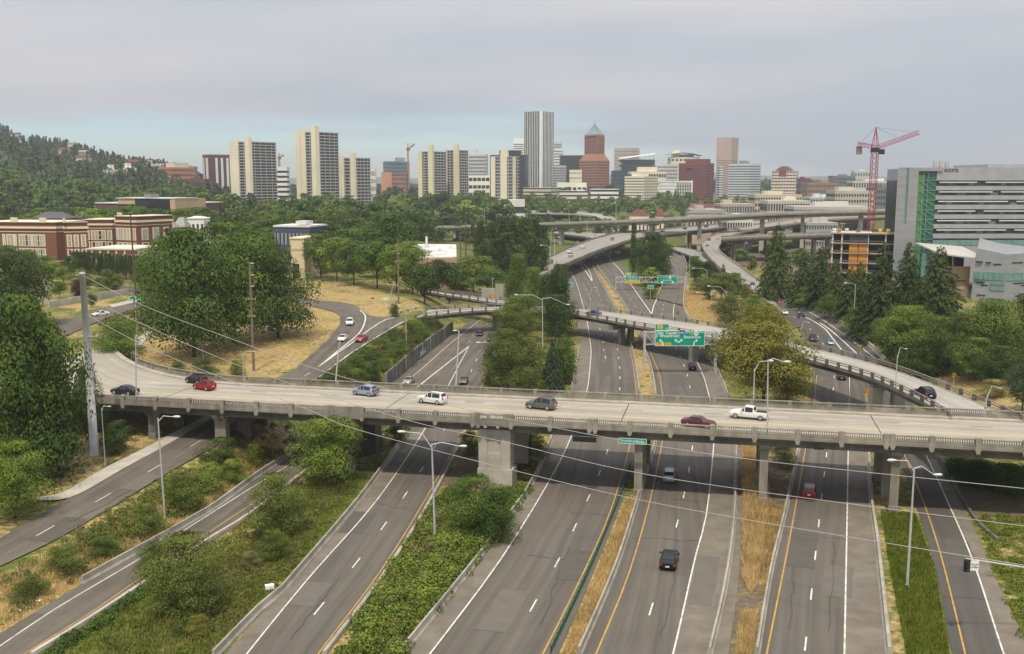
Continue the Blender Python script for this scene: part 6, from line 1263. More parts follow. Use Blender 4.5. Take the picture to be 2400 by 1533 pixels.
# ------------------------------------------------------------------ vehicles
def st(x, zl, zb, zt, wl, wt): return (x, zl, zb, zt, wl, wt)
BODY = {
 'sedan': ([st(-2.32, .42, .62, .78, .62, .5), st(-2.25, .28, .72, .93, .82, .68), st(-1.62, .22, .86, 1.02, .89, .72), st(-1.55, .22, .87, 1.04, .9, .72), st(-.85, .22, .88, 1.41, .9, .58), st(.25, .22, .88, 1.44, .9, .60), st(1.0, .22, .88, .99, .9, .74), st(1.1, .22, .86, .97, .89, .74), st(2.05, .24, .72, .82, .85, .68), st(2.28, .3, .6, .68, .72, .55), st(2.34, .4, .52, .58, .58, .45)], (3, 6), 1.36),
 'suv': ([st(-2.3, .5, .8, 1.0, .7, .6), st(-2.24, .32, .9, 1.12, .88, .74), st(-2.15, .3, 1.0, 1.18, .93, .78), st(-1.85, .28, 1.03, 1.66, .94, .68), st(-.4, .28, 1.02, 1.74, .94, .70), st(.35, .28, 1.02, 1.70, .94, .70), st(1.0, .28, 1.0, 1.14, .94, .78), st(1.1, .28, .99, 1.12, .93, .78), st(2.05, .3, .88, .98, .9, .74), st(2.26, .36, .75, .84, .78, .62), st(2.32, .48, .64, .7, .66, .5)], (2, 6), 1.4),
 'hatch': ([st(-1.98, .45, .75, .95, .68, .58), st(-1.93, .3, .85, 1.05, .82, .7), st(-1.85, .26, .9, 1.12, .86, .7), st(-1.5, .24, .93, 1.46, .87, .6), st(-.3, .24, .92, 1.54, .87, .62), st(.3, .24, .92, 1.48, .87, .62), st(1.05, .24, .9, 1.04, .87, .7), st(1.12, .24, .88, 1.02, .86, .7), st(1.75, .26, .76, .86, .82, .64), st(1.95, .34, .62, .7, .72, .55), st(2.0, .42, .55, .6, .6, .45)], (2, 6), 1.24),
 'pickup': ([st(-2.75, .5, .8, 1.06, .84, .78), st(-2.7, .42, 1.0, 1.14, .92, .86), st(-.95, .38, 1.02, 1.14, .94, .86), st(-.9, .36, 1.04, 1.16, .94, .86), st(-.72, .36, 1.05, 1.74, .95, .68), st(.5, .36, 1.05, 1.80, .95, .70), st(1.15, .36, 1.05, 1.18, .95, .82), st(1.25, .36, 1.04, 1.16, .95, .82), st(2.35, .38, .95, 1.06, .92, .78), st(2.6, .42, .8, .9, .84, .7), st(2.66, .5, .66, .74, .7, .55)], (3, 6), 1.75),
 'van': ([st(-2.45, .5, .9, 1.2, .78, .66), st(-2.4, .35, 1.0, 1.3, .94, .78), st(-2.3, .3, 1.05, 1.4, .96, .8), st(-2.05, .28, 1.06, 1.78, .97, .72), st(-.3, .28, 1.05, 1.84, .97, .74), st(.7, .28, 1.04, 1.78, .97, .74), st(1.55, .28, 1.0, 1.14, .96, .78), st(1.65, .28, .98, 1.12, .95, .78), st(2.2, .3, .84, .94, .9, .72), st(2.38, .38, .7, .8, .8, .6), st(2.44, .46, .62, .68, .65, .5)], (2, 6), 1.5)}
_proto = {}; WHEEL = {}
def wheel_mesh(): 
    q = MB(); n = 14; prof = [(.24, -.11), (.33, -.11), (.34, -.06), (.34, .06), (.33, .11), (.24, .11)]
    for r, y in prof: q.v += [(r * math.cos(2 * math.pi * k / n), y, r * math.sin(2 * math.pi * k / n)) for k in range(n)]
    for i in range(len(prof) - 1):
        for k in range(n): q.f.append((i * n + k, i * n + (k + 1) % n, (i + 1) * n + (k + 1) % n, (i + 1) * n + k))
    return q.mesh('tyre', M['tyre'])
def rim_mesh():
    q = MB(); n = 10
    for y in (-.1, .1):
        o = len(q.v); q.v += [(.24 * math.cos(2 * math.pi * k / n), y, .24 * math.sin(2 * math.pi * k / n)) for k in range(n)] + [(0, y * 1.05, 0)]
        q.f += [(o + k, o + (k + 1) % n, o + n) for k in range(n)]
    return q.mesh('rim', M['rim'])
TYRE, RIM = wheel_mesh(), rim_mesh()
def car_proto(kind, cname, rgb, metal=.3):
    key = (kind, cname)
    if key in _proto: return _proto[key]
    pm = M.get('paint_' + cname) or mat('paint_' + cname, rgb, .28, metal=metal, spec=.6); M['paint_' + cname] = pm
    T_, cab, wb = BODY[kind]; o = []
    def ring(s_): x, zl, zb, zt, w, wt = s_; zm = (zl + zb) / 2; return [(x, -w * .93, zl), (x, -w, zm), (x, -w * .97, zb), (x, -wt, zt), (x, wt, zt), (x, w * .97, zb), (x, w, zm), (x, w * .93, zl)]
    q = MB(); rs = [ring(s_) for s_ in T_]; q.v = [p for r in rs for p in r]; n = len(rs)
    for i in range(n - 1):
        for k in range(8): q.f.append((8 * i + k, 8 * i + (k + 1) % 8, 8 * i + 8 + (k + 1) % 8, 8 * i + 8 + k))
    q.f += [tuple(range(7, -1, -1)), tuple(8 * (n - 1) + k for k in range(8))]
    body = q.mesh('body', pm, True)
    try: body.set_sharp_from_angle(angle=rad(38))
    except Exception: pass
    parts = [('body', body, None, None)]
    c0, c1 = cab
    def face(i, k, ins=.12, off=.012):
        a, b_, c, d = [Vector(p) for p in (rs[i][k], rs[i][(k + 1) % 8], rs[i + 1][(k + 1) % 8], rs[i + 1][k])]; m = (a + b_ + c + d) / 4; nn = (c - a).cross(d - b_).normalized()
        if nn.dot(m - Vector((m.x, 0, .8))) < 0: nn = -nn
        return [v.lerp(m, ins) + nn * off for v in (a, b_, c, d)]
    MB().add(face(c1 - 1, 3, .08), ((0, 1, 2, 3),)); g = MB().add(face(c1 - 1, 3, .08), ((0, 1, 2, 3),)).mesh('windshield', M['car_glass']); parts.append(('windshield', g, None, None))
    g = MB().add(face(c0, 3, .10), ((0, 1, 2, 3),)).mesh('rear_window', M['car_glass']); parts.append(('rear_window', g, None, None))
    for k in (2, 4):
        for i in range(c0 + 1 if kind != 'sedan' else c0 + 1, c1 - 1):
            parts.append(('side_window', MB().add(face(i, k, .1), ((0, 1, 2, 3),)).mesh('side_window', M['car_glass']), None, None))
        f_ = face(c1 - 1, k, .0); t_ = [f_[0], f_[1], f_[2]] if k == 2 else [f_[1], f_[0], f_[3]]
        a, b_, c, d = [Vector(p) for p in (rs[c1 - 1][k], rs[c1 - 1][k + 1], rs[c1][k + 1], rs[c1][k])]
        tri = (a, b_, d) if k == 2 else (a, b_, c); mm = sum(tri, Vector()) / 3; sg_ = Vector((0, -.012 if k == 2 else .012, .004)); parts.append(('side_window', MB().add([v.lerp(mm, .25) + sg_ for v in tri], ((0, 1, 2),)).mesh('side_window', M['car_glass']), None, None))
    L_f, L_r = T_[-2], T_[1]
    for sgn in (-1, 1):
        parts.append(('headlight', MB().box((L_f[0] - .08, sgn * L_f[4] * .78, L_f[2] - .01), (.3, .34, .14)).mesh('headlight', M['headlight']), None, None))
        parts.append(('taillight', MB().box((L_r[0] - .02, sgn * L_r[4] * .84, L_r[2] + (.0 if kind == 'sedan' else .08)), (.12, .24, .18 if kind in ('sedan', 'pickup') else .34)).mesh('taillight', M['taillight']), None, None))
        parts.append(('mirror', MB().box((T_[c1 - 1][0] + .35, sgn * (T_[c1][4] + .1), T_[c1][2] + .1), (.14, .2, .14)).mesh('mirror', pm), None, None))
    parts.append(('number_plate', MB().box((T_[0][0] - .03, 0, T_[0][2] - .06), (.04, .42, .14)).mesh('number_plate', M['plate']), None, None)); parts.append(('bumper', MB().box((T_[-1][0] - .06, 0, .42), (.2, 1.2, .16)).mesh('bumper', M['dark_steel']), None, None))
    parts.append(('grille', MB().box((T_[-1][0] - .02, 0, T_[-1][2] + .04), (.06, .7, .14)).mesh('grille', M['dark_steel']), None, None))
    if kind == 'pickup': parts.append(('truck_bed', MB().box((-1.82, 0, 1.12), (1.6, 1.5, .07)).mesh('truck_bed', M['black']), None, None))
    if kind == 'suv':
        for sgn in (-1, 1): parts.append(('roof_rail', MB().box((-.75, sgn * .62, 1.77), (1.9, .05, .06)).mesh('roof_rail', M['dark_steel']), None, None))
    root = bpy.data.objects.new('car', None); 
    _proto[key] = (root, parts, wb, kind); return _proto[key]
CARG = 'cars and trucks on the roads'
def car(label, kind, cname, rgb, px, py, fx, fy, z=0.0, terrain=False, metal=.3, sc=1.0, cat=None):
    _, parts, wb, _ = car_proto(kind, cname, rgb, metal)
    p = att(px, py) if terrain else at(px, py, z); g = att(fx, fy) if terrain else at(fx, fy, z); d = g - p; rz = math.atan2(d.y, d.x); p.z += .06 if terrain else .045
    nm = {'pickup': 'pickup_truck', 'suv': 'car', 'van': 'van'}.get(kind, 'car'); t = thing(nm, label, cat or {'pickup': 'pickup truck', 'suv': 'SUV', 'van': 'van'}.get(kind, 'car'), p, rz, CARG, (sc, sc, sc))
    if terrain: t.rotation_euler = (0, -math.atan2((g.z - p.z + .06), (g - p).length) if (g - p).length < 40 else 0, rz)
    for n_, me, _, _ in parts: link(n_, me, t)
    wz = .34 if kind in ('sedan', 'hatch') else .38; k = wz / .34
    w = BODY[kind][0][4][4]
    for x in (wb, -wb):
        for y in (-1, 1):
            wt = link('wheel', TYRE, t, (x, y * (w - .1), wz), None, (k, 1, k)); link('rim', RIM, wt)
    return t
BLK, SILV, WHT, GRY, RD, DRD, BLU, LBL = (.012, .012, .014), (.36, .37, .38), (.72, .72, .70), (.12, .125, .13), (.36, .012, .02), (.17, .014, .024), (.03, .05, .20), (.24, .38, .56)
zb9 = ZD
car('black sedan behind the balustrade at the west end of the near bridge', 'sedan', 'black', BLK, 293, 924, 200, 916, zb9)
car('black hatchback partly behind the red hatchback on the near bridge', 'hatch', 'black', BLK, 460, 898, 380, 886, zb9)
car('shiny red rounded hatchback on the near bridge', 'hatch', 'red', RD, 479, 913, 400, 902, zb9)
t = car('pale blue hatchback with a bicycle rack on its back', 'hatch', 'pale_blue', (.33, .38, .50), 856, 926, 760, 914, zb9, sc=1.05)
q = MB(); [q.tube([(-2.2, y + .34 * math.cos(a), .75 + .34 * math.sin(a)) for a in [2 * math.pi * k / 12 for k in range(13)]], .03, 5) for y in (-.5, .5)]; q.bar((-2.2, -.5, .75), (-2.2, 0, 1.1), .05); q.bar((-2.2, .5, .75), (-2.2, 0, 1.1), .05); q.bar((-2.2, -.2, 1.1), (-2.2, .4, 1.15), .05); q.obj('bicycle', M['black'], t)
car('white crossover wagon on the near bridge', 'suv', 'white', WHT, 1013, 945, 900, 932, zb9, metal=0)
car('olive grey SUV on the near bridge above the middle carriageways', 'suv', 'olive_grey', (.13, .14, .115), 1268, 958, 1150, 945, zb9)
car('white pickup truck with a black bed on the near bridge', 'pickup', 'white', WHT, 1755, 981, 1640, 970, zb9, metal=0)
car('dark red sedan behind the balustrade heading east', 'sedan', 'maroon', (.12, .022, .03), 1637, 1000, 1760, 1013, zb9)
car('blue sedan on the ramp overpass', 'sedan', 'blue', BLU, 1391, 739, 1340, 733, 6.5)
car('black SUV climbing the ramp overpass at the east', 'suv', 'black', BLK, 2167, 932, 2100, 898, 9.2)
car('black sedan driving away in the middle carriageway', 'sedan', 'black', BLK, 1568, 1322, 1582, 1260, 0, sc=1.06)
car('silver SUV in the shade under the near bridge', 'suv', 'silver', SILV, 1569, 1124, 1576, 1085, 0)
car('dark red van driving away beside the yellow line', 'van', 'dark_red', DRD, 1897, 1162, 1903, 1120, 0, sc=.92)
car('black sedan driving under the big gantry sign', 'sedan', 'black', BLK, 1622, 865, 1612, 840, 0)
car('dark sedan in the shade under the ramp overpass', 'sedan', 'black', BLK, 1972, 888, 1968, 870, 0)
car('dark grey sedan on the ramp lanes at the far railing', 'sedan', 'dark_grey', GRY, 1087, 898, 1070, 935, 0)
car('dark car with a chrome grille emerging under the overpass', 'sedan', 'black', BLK, 1124, 786, 1115, 805, 0)
car('black SUV with a bright bonnet by the olive bushes', 'suv', 'black', BLK, 1151, 798, 1143, 820, 0)
car('silver grey car half hidden behind the far railing by the kerb', 'sedan', 'silver', SILV, 958, 899, 930, 920, 0)
car('white SUV coming down the curved street', 'suv', 'white', WHT, 820, 762, 812, 790, 0, True, 0)
car('white sedan beside the red classic car', 'sedan', 'white', WHT, 804, 799, 780, 818, 0, True, 0)
car('faded red classic sedan with a pale bumper', 'sedan', 'faded_red', (.42, .08, .085), 847, 800, 825, 812, 0, True, sc=1.08)
car('white sedan on the upper street beyond the big trees', 'sedan', 'white', WHT, 236, 741, 210, 744, 0, True, 0)
car('silver car at the street corner under the green sign', 'sedan', 'silver', SILV, 347, 714, 325, 718, 0, True)
for a in (('black SUV entering the freeway below the conifers', 'suv', 'black', BLK, 1764, 672, 1775, 682), ('silver grey sedan following the black SUV', 'sedan', 'grey_metal', (.22, .23, .25), 1766, 688, 1778, 697), ('dark red SUV next to the dry slope', 'suv', 'dark_red', DRD, 1827, 712, 1840, 722), ('white sedan half hidden by the autumn tree', 'sedan', 'white', WHT, 1839, 737, 1852, 746), ('black jeep in the middle lane', 'suv', 'black', BLK, 1878, 748, 1890, 757), ('white sedan in the outer lane by the conifers', 'sedan', 'white', WHT, 1922, 754, 1936, 765), ('black SUV behind the overpass railing', 'suv', 'black', BLK, 1905, 799, 1915, 812), ('light blue coupe behind the overpass railing', 'sedan', 'light_blue', LBL, 1946, 808, 1958, 822)): car(*a, 0)
for a in (('silver car on the right branch of the fork', 'sedan', 'silver', SILV, 1571, 604, 1580, 620, 1.8), ('pale car under the flyover beside the white lines', 'sedan', 'silver', SILV, 1372, 613, 1377, 625, 0), ('grey car under the flyover in the shade', 'sedan', 'dark_grey', GRY, 1357, 627, 1363, 640, 0), ('dark grey car at the low end of the flyover', 'suv', 'dark_grey', GRY, 1291, 617, 1275, 628, 5.8), ('silver SUV on the flyover, side by side with a white van', 'suv', 'silver', SILV, 1337, 601, 1322, 610, 6.9), ('white van on the flyover', 'van', 'white', WHT, 1334, 592, 1320, 599, 7.0), ('white sedan on the flyover before the viaduct pier', 'sedan', 'white', WHT, 1367, 580, 1352, 587, 8.0), ('grey car at the bend of the flyover', 'sedan', 'dark_grey', GRY, 1435, 562, 1420, 567, 9.6), ('white car on the flyover by the round tree', 'sedan', 'white', WHT, 1553, 543, 1535, 546, 11.6), ('dark car on the flyover near the white pier', 'sedan', 'black', BLK, 1605, 538, 1590, 540, 12.3), ('black SUV on the flyover under the viaduct', 'suv', 'black', BLK, 1655, 533, 1640, 535, 13), ('grey car on the flyover beyond the pier', 'sedan', 'dark_grey', GRY, 1688, 530, 1672, 532, 13.4), ('dark SUV in the outer lane of the curved flyover', 'suv', 'black', BLK, 1662, 566, 1658, 576, 9.6), ('blue grey car on the inside of the curved flyover', 'sedan', 'grey_metal', (.22, .23, .25), 1682, 565, 1676, 572, 10), ('red tail-lit dark car on the curved flyover', 'sedan', 'dark_red', DRD, 1673, 575, 1669, 583, 8.6), ('black car close to the parapet of the curved flyover', 'sedan', 'black', BLK, 1658, 580, 1658, 588, 8.2), ('black van at the foot of the curved flyover', 'van', 'black', BLK, 1678, 594, 1684, 604, 6.6), ('dark red car high on the curved flyover', 'sedan', 'dark_red', DRD, 1723, 539, 1710, 542, 13), ('white car next to the dark red car high on the curved flyover', 'sedan', 'white', WHT, 1731, 542, 1718, 546, 13), ('silver car on the flyover behind the crane building', 'sedan', 'silver', SILV, 1830, 519, 1812, 521, 16)): car(*a)
car('silver car on the lower road below the flyover', 'sedan', 'silver', SILV, 1354, 570, 1358, 578, 2)
# ------------------------------------------------------------------ vegetation
LEAF = {
 'green': leafmat('leaf_green', (.020, .042, .009), (.060, .100, .022), (.10, .145, .035)),
 'dark': leafmat('leaf_dark_green', (.013, .028, .008), (.038, .064, .016), (.065, .092, .024)),
 'light': leafmat('leaf_light_green', (.040, .068, .013), (.100, .145, .032), (.16, .20, .05)),
 'olive': leafmat('leaf_olive', (.028, .045, .012), (.074, .100, .027), (.115, .135, .042)),
 'autumn': leafmat('leaf_autumn', (.045, .058, .012), (.105, .105, .024), (.19, .115, .028)),
 'conifer': leafmat('needle_dark', (.014, .028, .009), (.042, .066, .019), (.07, .095, .03), .15),
 'bluecon': leafmat('needle_blue', (.014, .024, .017), (.036, .055, .042), (.06, .08, .062), .1),
 'redleaf': leafmat('leaf_purple', (.018, .012, .014), (.04, .022, .026), None),
 'ivy': leafmat('leaf_ivy', (.024, .042, .009), (.076, .104, .023), (.16, .135, .042)),
 'dry': leafmat('grass_dry', (.26, .185, .08), (.46, .35, .17), (.54, .44, .24), .4, 1.75, (1, 1, 1)),
 'weed': leafmat('weed_mixed', (.055, .062, .018), (.15, .135, .05), (.27, .20, .095), .2, 1.8, (1.15, 1.1, 1)),
 'lawn': leafmat('grass_green', (.038, .058, .010), (.10, .13, .024), (.17, .165, .045), .25)}
def rnd_dir(r, up=0.0):
    while True:
        v = Vector((r.uniform(-1, 1), r.uniform(-1, 1), r.uniform(-1, 1)))
        if .05 < v.length < 1: v.normalize(); v.z += up; return v.normalized()
def leaf_quad(b, c, nrm, s, r, asp=.62):
    t = nrm.cross(Vector((r.uniform(-1, 1), r.uniform(-1, 1), r.uniform(-1, 1))))
    if t.length < 1e-3: t = Vector((1, 0, 0))
    t.normalize(); u = nrm.cross(t) * asp * s; t = t * s; o = len(b.v)
    b.v += [tuple(c - t * .5), tuple(c + u * .5), tuple(c + t * .5), tuple(c - u * .5)]; b.f.append((o, o + 1, o + 2, o + 3))
def blob_crown(seed, nleaf, nclump, ls, prof, z0=.14, name='crown', cr=(.09, .215), flatz=.7):
    """crown in a unit box: radius .5, height 1; prof(f) is the radius at height f"""
    r = random.Random(seed); b = MB(); cl = []
    for i in range(nclump):
        f = r.random() ** .85; a = r.uniform(0, 2 * math.pi); R_ = prof(f); rr = R_ * (r.uniform(.35, .92) if i % 5 else r.uniform(0, .3)); k = r.uniform(*cr) * (.6 + .8 * R_ / .5)
        rr = max(0, min(rr, R_ - k * .3)); cl.append((Vector((rr * math.cos(a), rr * math.sin(a), z0 + (1 - z0) * (.05 + .95 * f * .97))), k))
    tot = sum(k * k for _, k in cl)
    for c, k in cl:
        for _ in range(int(nleaf * k * k / tot)):
            d = rnd_dir(r, .6); p = c + Vector((d.x, d.y, d.z * flatz)) * k * r.uniform(.72, 1.08)
            if p.z > 1.0: p.z = 2.0 - p.z
            n = (d + rnd_dir(r) * .36).normalized(); leaf_quad(b, p, n, ls * r.uniform(.6, 1.35), r)
    return b, cl
def conifer_crown(seed, nleaf, ls, power=.85, z0=.06, layers=26, droop=.10):
    r = random.Random(seed); b = MB(); bs = []
    for i in range(layers):
        f = i / layers; n = max(4, int(11 * (1 - f) + 4))
        for k in range(n): bs.append((z0 + (1 - z0) * (f + r.uniform(-.02, .02)), 2 * math.pi * (k + r.random()) / n, .5 * ((1 - f) ** power) * r.uniform(.65, 1.08) + .015))
    tot = sum(q[2] for q in bs)
    for z, a, L__ in bs:
        for _ in range(int(nleaf * L__ / tot)):
            t = r.random() ** .6; w = .09 * (1.1 - t) * (.4 + L__ * 2); p = Vector((math.cos(a) * t * L__, math.sin(a) * t * L__, z - droop * t * t * (L__ * 2) + r.uniform(-.012, .016))); p += Vector((-math.sin(a), math.cos(a), 0)) * r.uniform(-w, w)
            n = (Vector((math.cos(a) * .5, math.sin(a) * .5, .8)) + rnd_dir(r) * .7).normalized(); leaf_quad(b, p, n, ls * r.uniform(.6, 1.3), r, .5)
    leaf_quad(b, Vector((0, 0, .99)), Vector((1, 0, 0)), ls, r)
    return b
def trunk_mesh(seed, clumps=(), z0=.3, r0=.02, limbs=6):
    r = random.Random(seed); b = MB(); b.tube([(0, 0, -.02), (r.uniform(-.01, .01), r.uniform(-.01, .01), z0), (0, 0, .72)], [r0, r0 * .8, r0 * .25], 7)
    for c, k in list(clumps)[:limbs]: b.tube([(0, 0, z0 * .9), c * .6 + Vector((0, 0, z0 * .3)), c], [r0 * .5, r0 * .32, r0 * .12], 5)
    return b.mesh('trunk', M['trunk'])
ROUND = lambda f: .5 * math.sqrt(max(0, 1 - (2 * f - .85) ** 2 / 1.36)) if f < .97 else .12
WIDE = lambda f: .5 * max(.15, math.sin(math.pi * min(1, .18 + .8 * f)) ** .55)
COLM = lambda f: .5 * max(.08, min(1, 3 * f + .55) * (1 - f) ** .42)
OVAL = lambda f: .5 * max(.1, math.sin(math.pi * (.12 + .86 * f)) ** .7)
DOME = lambda f: .5 * max(.1, (1 - f * f) ** .5)
KIND = {}
def reg(kind, nv, lod, mk, mats): KIND[(kind, lod)] = (nv, mk, mats)
_pc = {}
def proto(kind, lod, v, leaf):
    key = (kind, lod, v, leaf)
    if key in _pc: return _pc[key]
    base = (kind, lod, v)
    if base not in _pc:
        N_, ls = {'hi': (17000, .0255), 'mid': (5200, .046), 'lo': (800, .115)}[lod]; seed = hash_(kind) + v * 17
        if kind == 'round': b, cl = blob_crown(seed, N_, {'hi': 52, 'mid': 36, 'lo': 20}[lod], ls, ROUND, .16)
        elif kind == 'wide': b, cl = blob_crown(seed, N_, {'hi': 60, 'mid': 40, 'lo': 22}[lod], ls, WIDE, .02)
        elif kind == 'oval': b, cl = blob_crown(seed, N_, {'hi': 64, 'mid': 44, 'lo': 22}[lod], ls, OVAL, .10)
        elif kind == 'column': b, cl = blob_crown(seed, N_, {'hi': 80, 'mid': 60, 'lo': 26}[lod], ls, COLM, .04, cr=(.10, .17), flatz=1.3)
        elif kind == 'shrub': b, cl = blob_crown(seed, N_ * .6, {'hi': 40, 'mid': 26, 'lo': 12}[lod], ls * 1.15, DOME, .0, cr=(.13, .22))
        else: b = conifer_crown(seed, N_, ls * 1.45, {'conifer': .62, 'cedar': .65, 'fir': .95}[kind], .05, {'hi': 30, 'mid': 24, 'lo': 14}[lod], .16 if kind == 'cedar' else .09); cl = []
        tr = trunk_mesh(seed, cl, .26, .022 if kind not in ('conifer', 'fir') else .016)
        _pc[base] = (b, tr)
    b, tr = _pc[base]; me = b.mesh('crown', LEAF[leaf]); _pc[key] = (me, tr); return _pc[key]
def hash_(s): return sum(ord(c) * (i + 3) for i, c in enumerate(s)) % 1000
TR = random.Random(21)
def tree_at(p, hgt, w, kind, leaf, label, lod='mid', group=None, v=None, name=None, cat='tree', parts=True):
    v = TR.randrange(4) if v is None else v; me, tr = proto(kind, lod, v, leaf)
    nm = name or {'conifer': 'conifer_tree', 'fir': 'conifer_tree', 'cedar': 'cedar_tree', 'column': 'poplar_tree', 'shrub': 'shrub'}.get(kind, 'broadleaf_tree')
    rz = TR.uniform(0, 6.28)
    if parts:
        t = thing(nm, label, cat, p, rz, group); link('crown', me, t, None, None, (w, w, hgt))
        if kind != 'shrub': link('trunk', tr, t, None, None, (max(w, hgt * .6), max(w, hgt * .6), hgt))
    else: t = tag(link(nm, me, None, p, rz, (w, w, hgt)), label, cat, group)
    return t
def tree(label, px, yt, yb, wpx, kind='round', leaf='green', lod='mid', D=None, group=None, **k):
    if D: q = atY(px, yt, D); p = Vector((q.x, D, h(q.x, D) - .1))
    else: p = att(px, yb, -.1)
    zt = atY(px, yt, p.y).z; w = wpx / FPX * (p.y * CP + 20 * SP); return tree_at(p, max(1.0, zt - p.z), w, kind, leaf, label, lod, group, **k)
# large trees at the west end of the near bridge
tree('huge dark broadleaf tree hiding the bridge end', 55, 690, 1135, 270, 'wide', 'green', 'hi', v=0)
tree('dark broadleaf tree leaning over the bridge end beside the steel pole', 110, 800, 1120, 150, 'wide', 'dark', 'hi', v=1)
tree('dark broadleaf tree low against the near bridge abutment', 95, 900, 1110, 190, 'wide', 'dark', 'hi', v=2)
tree('bright green young tree beside the street bend', 35, 1035, 1215, 165, 'wide', 'light', 'hi', v=3)
tree('dark green tree below the huge tree at the picture edge', -30, 940, 1170, 200, 'wide', 'green', 'hi', v=1)
tree('dark tree bulging over the railing of the near bridge', 212, 858, 1052, 84, 'wide', 'dark', 'hi', v=1); tree('rounded green tree top beside the steel pole', 105, 735, 1100, 150, 'round', 'green', 'hi', v=2); tree('dark tree below the school at the west edge', 30, 590, 770, 170, 'round', 'dark', 'hi', v=2); tree('dark spreading tree at the west edge under the school', -40, 620, 800, 150, 'wide', 'dark', 'mid', v=1)
tree('spreading elm with huge crown on the lawn, western one', 455, 535, 836, 250, 'wide', 'green', 'hi', v=1); tree('spreading elm with huge crown on the lawn, middle one', 550, 520, 806, 235, 'wide', 'green', 'hi', v=3); tree('dark elm at the east side of the lawn group', 652, 586, 792, 190, 'wide', 'dark', 'hi', v=0); tree('lighter elm at the back of the lawn group', 390, 560, 775, 130, 'wide', 'green', 'hi', v=2); tree('tall elm top behind the lawn group', 590, 540, 760, 150, 'round', 'green', 'hi', v=0)
tree('dense dark tree beside the bridge railing and the path', 280, 752, 858, 130, 'wide', 'green', 'hi', v=0)
# park row
for k, (px, yt, yb, w) in enumerate(((752, 548, 653, 84), (790, 556, 660, 84), (830, 566, 668, 88), (884, 566, 677, 96), (930, 575, 684, 90), (968, 582, 690, 84))): tree('park tree on the lawn edge, %s in the row' % ('first', 'second', 'third', 'fourth', 'fifth', 'sixth')[k], px, yt, yb, w, 'round', ('green', 'light', 'green')[k % 3], 'mid', group='park trees in a row')
tree('dark round tree beside the second ramp', 995, 622, 712, 84, 'round', 'dark', 'mid'); tree('dark tree behind the dark round tree', 1030, 610, 700, 90, 'round', 'dark', 'mid')
for k, (px, yt, yb, w, lf) in enumerate(((905, 498, 620, 130, 'green'), (830, 512, 610, 110, 'green'), (770, 518, 615, 90, 'dark'), (730, 548, 640, 60, 'light'), (960, 566, 650, 90, 'light'), (1060, 618, 690, 110, 'green'), (1110, 600, 690, 100, 'olive'), (1150, 630, 700, 80, 'green'), (1085, 640, 700, 70, 'light'))): tree(('big green tree right behind the park row', 'green tree above the tan garage', 'dark tree above the navy building', 'light tree beside the tan garage', 'light green tree before the white roofed building', 'green tree beyond the second ramp', 'olive tree left of the poplars', 'green tree hugging the second ramp end', 'small light tree over the second ramp')[k], px, yt, yb, w, 'round', lf, 'mid')
# poplar grove
for k, (px, yt, yb, w) in enumerate(((1128, 516, 640, 34), (1152, 522, 650, 40), (1178, 512, 655, 44), (1203, 508, 660, 44), (1228, 512, 660, 44), (1252, 516, 655, 44), (1272, 528, 650, 36), (1165, 560, 665, 46), (1240, 545, 665, 46), (1215, 575, 670, 44), (1190, 545, 668, 50), (1262, 560, 665, 44), (1140, 560, 668, 44))): tree('tall dark poplar in the grove, %s' % ('outermost on the west', 'second from the west', 'third from the west', 'tallest in the middle', 'right of the tallest', 'sixth from the west', 'outermost on the east', 'shorter front one on the west', 'shorter front one on the east', 'front middle one', 'behind the front ones', 'front one next to the flyover', 'front one by the olive tree')[k], px, yt, yb, w * 1.4, 'column', 'dark' if k % 3 else 'conifer', 'mid', group='poplars in the grove')
for a in (('bright green column tree before the poplar grove', 1212, 594, 735, 68, 'column', 'green', 'hi'), ('bright green pointed tree next to the column tree', 1252, 626, 745, 66, 'column', 'light', 'hi'), ('tall dark conifer beside the freeway bend', 1310, 620, 790, 92, 'column', 'conifer', 'hi'), ('dark conifer behind the tall dark one', 1283, 645, 765, 66, 'column', 'dark', 'mid'), ('small pointed conifer at the flyover edge', 1304, 612, 700, 24, 'fir', 'conifer', 'mid'), ('dark conifer against the freeway bend shoulder', 1322, 665, 775, 50, 'column', 'conifer', 'mid')): tree(*a)
for a in (('yellow green tree above the overpass trees', 1232, 690, 800, 110, 'round', 'light', 'hi'), ('olive tree west of the dark conifers', 1200, 712, 812, 110, 'wide', 'olive', 'hi'), ('olive bush mass behind the near bridge, western one', 1190, 770, 912, 110, 'wide', 'olive', 'hi'), ('olive bush mass behind the near bridge, eastern one', 1240, 790, 915, 100, 'wide', 'olive', 'hi'), ('dark pointed tree filling under the overpass', 1302, 690, 806, 84, 'column', 'dark', 'hi'), ('blue green young conifer behind the near bridge', 1294, 792, 916, 78, 'fir', 'bluecon', 'hi'), ('green tree beside the concrete barrier bend', 1322, 782, 900, 60, 'wide', 'green', 'mid'), ('olive sapling close to the yellow line', 1160, 810, 905, 60, 'wide', 'olive', 'mid')): tree(*a)
tree('broad dark round tree at the fork', 1524, 546, 668, 100, 'wide', 'dark', 'hi', D=None); tree('leafy green tree skirt beside the fork ramp', 1548, 590, 668, 50, 'wide', 'green', 'mid'); tree('slender pointed conifer left of the round tree', 1483, 524, 650, 24, 'column', 'conifer', 'mid'); tree('low yellow green bush at the fork', 1522, 626, 672, 62, 'shrub', 'light', 'mid'); tree('dark tree at the back of the round tree', 1545, 556, 655, 60, 'round', 'dark', 'mid'); tree('small olive bush at the fork nose', 1524, 668, 700, 36, 'shrub', 'olive', 'mid')
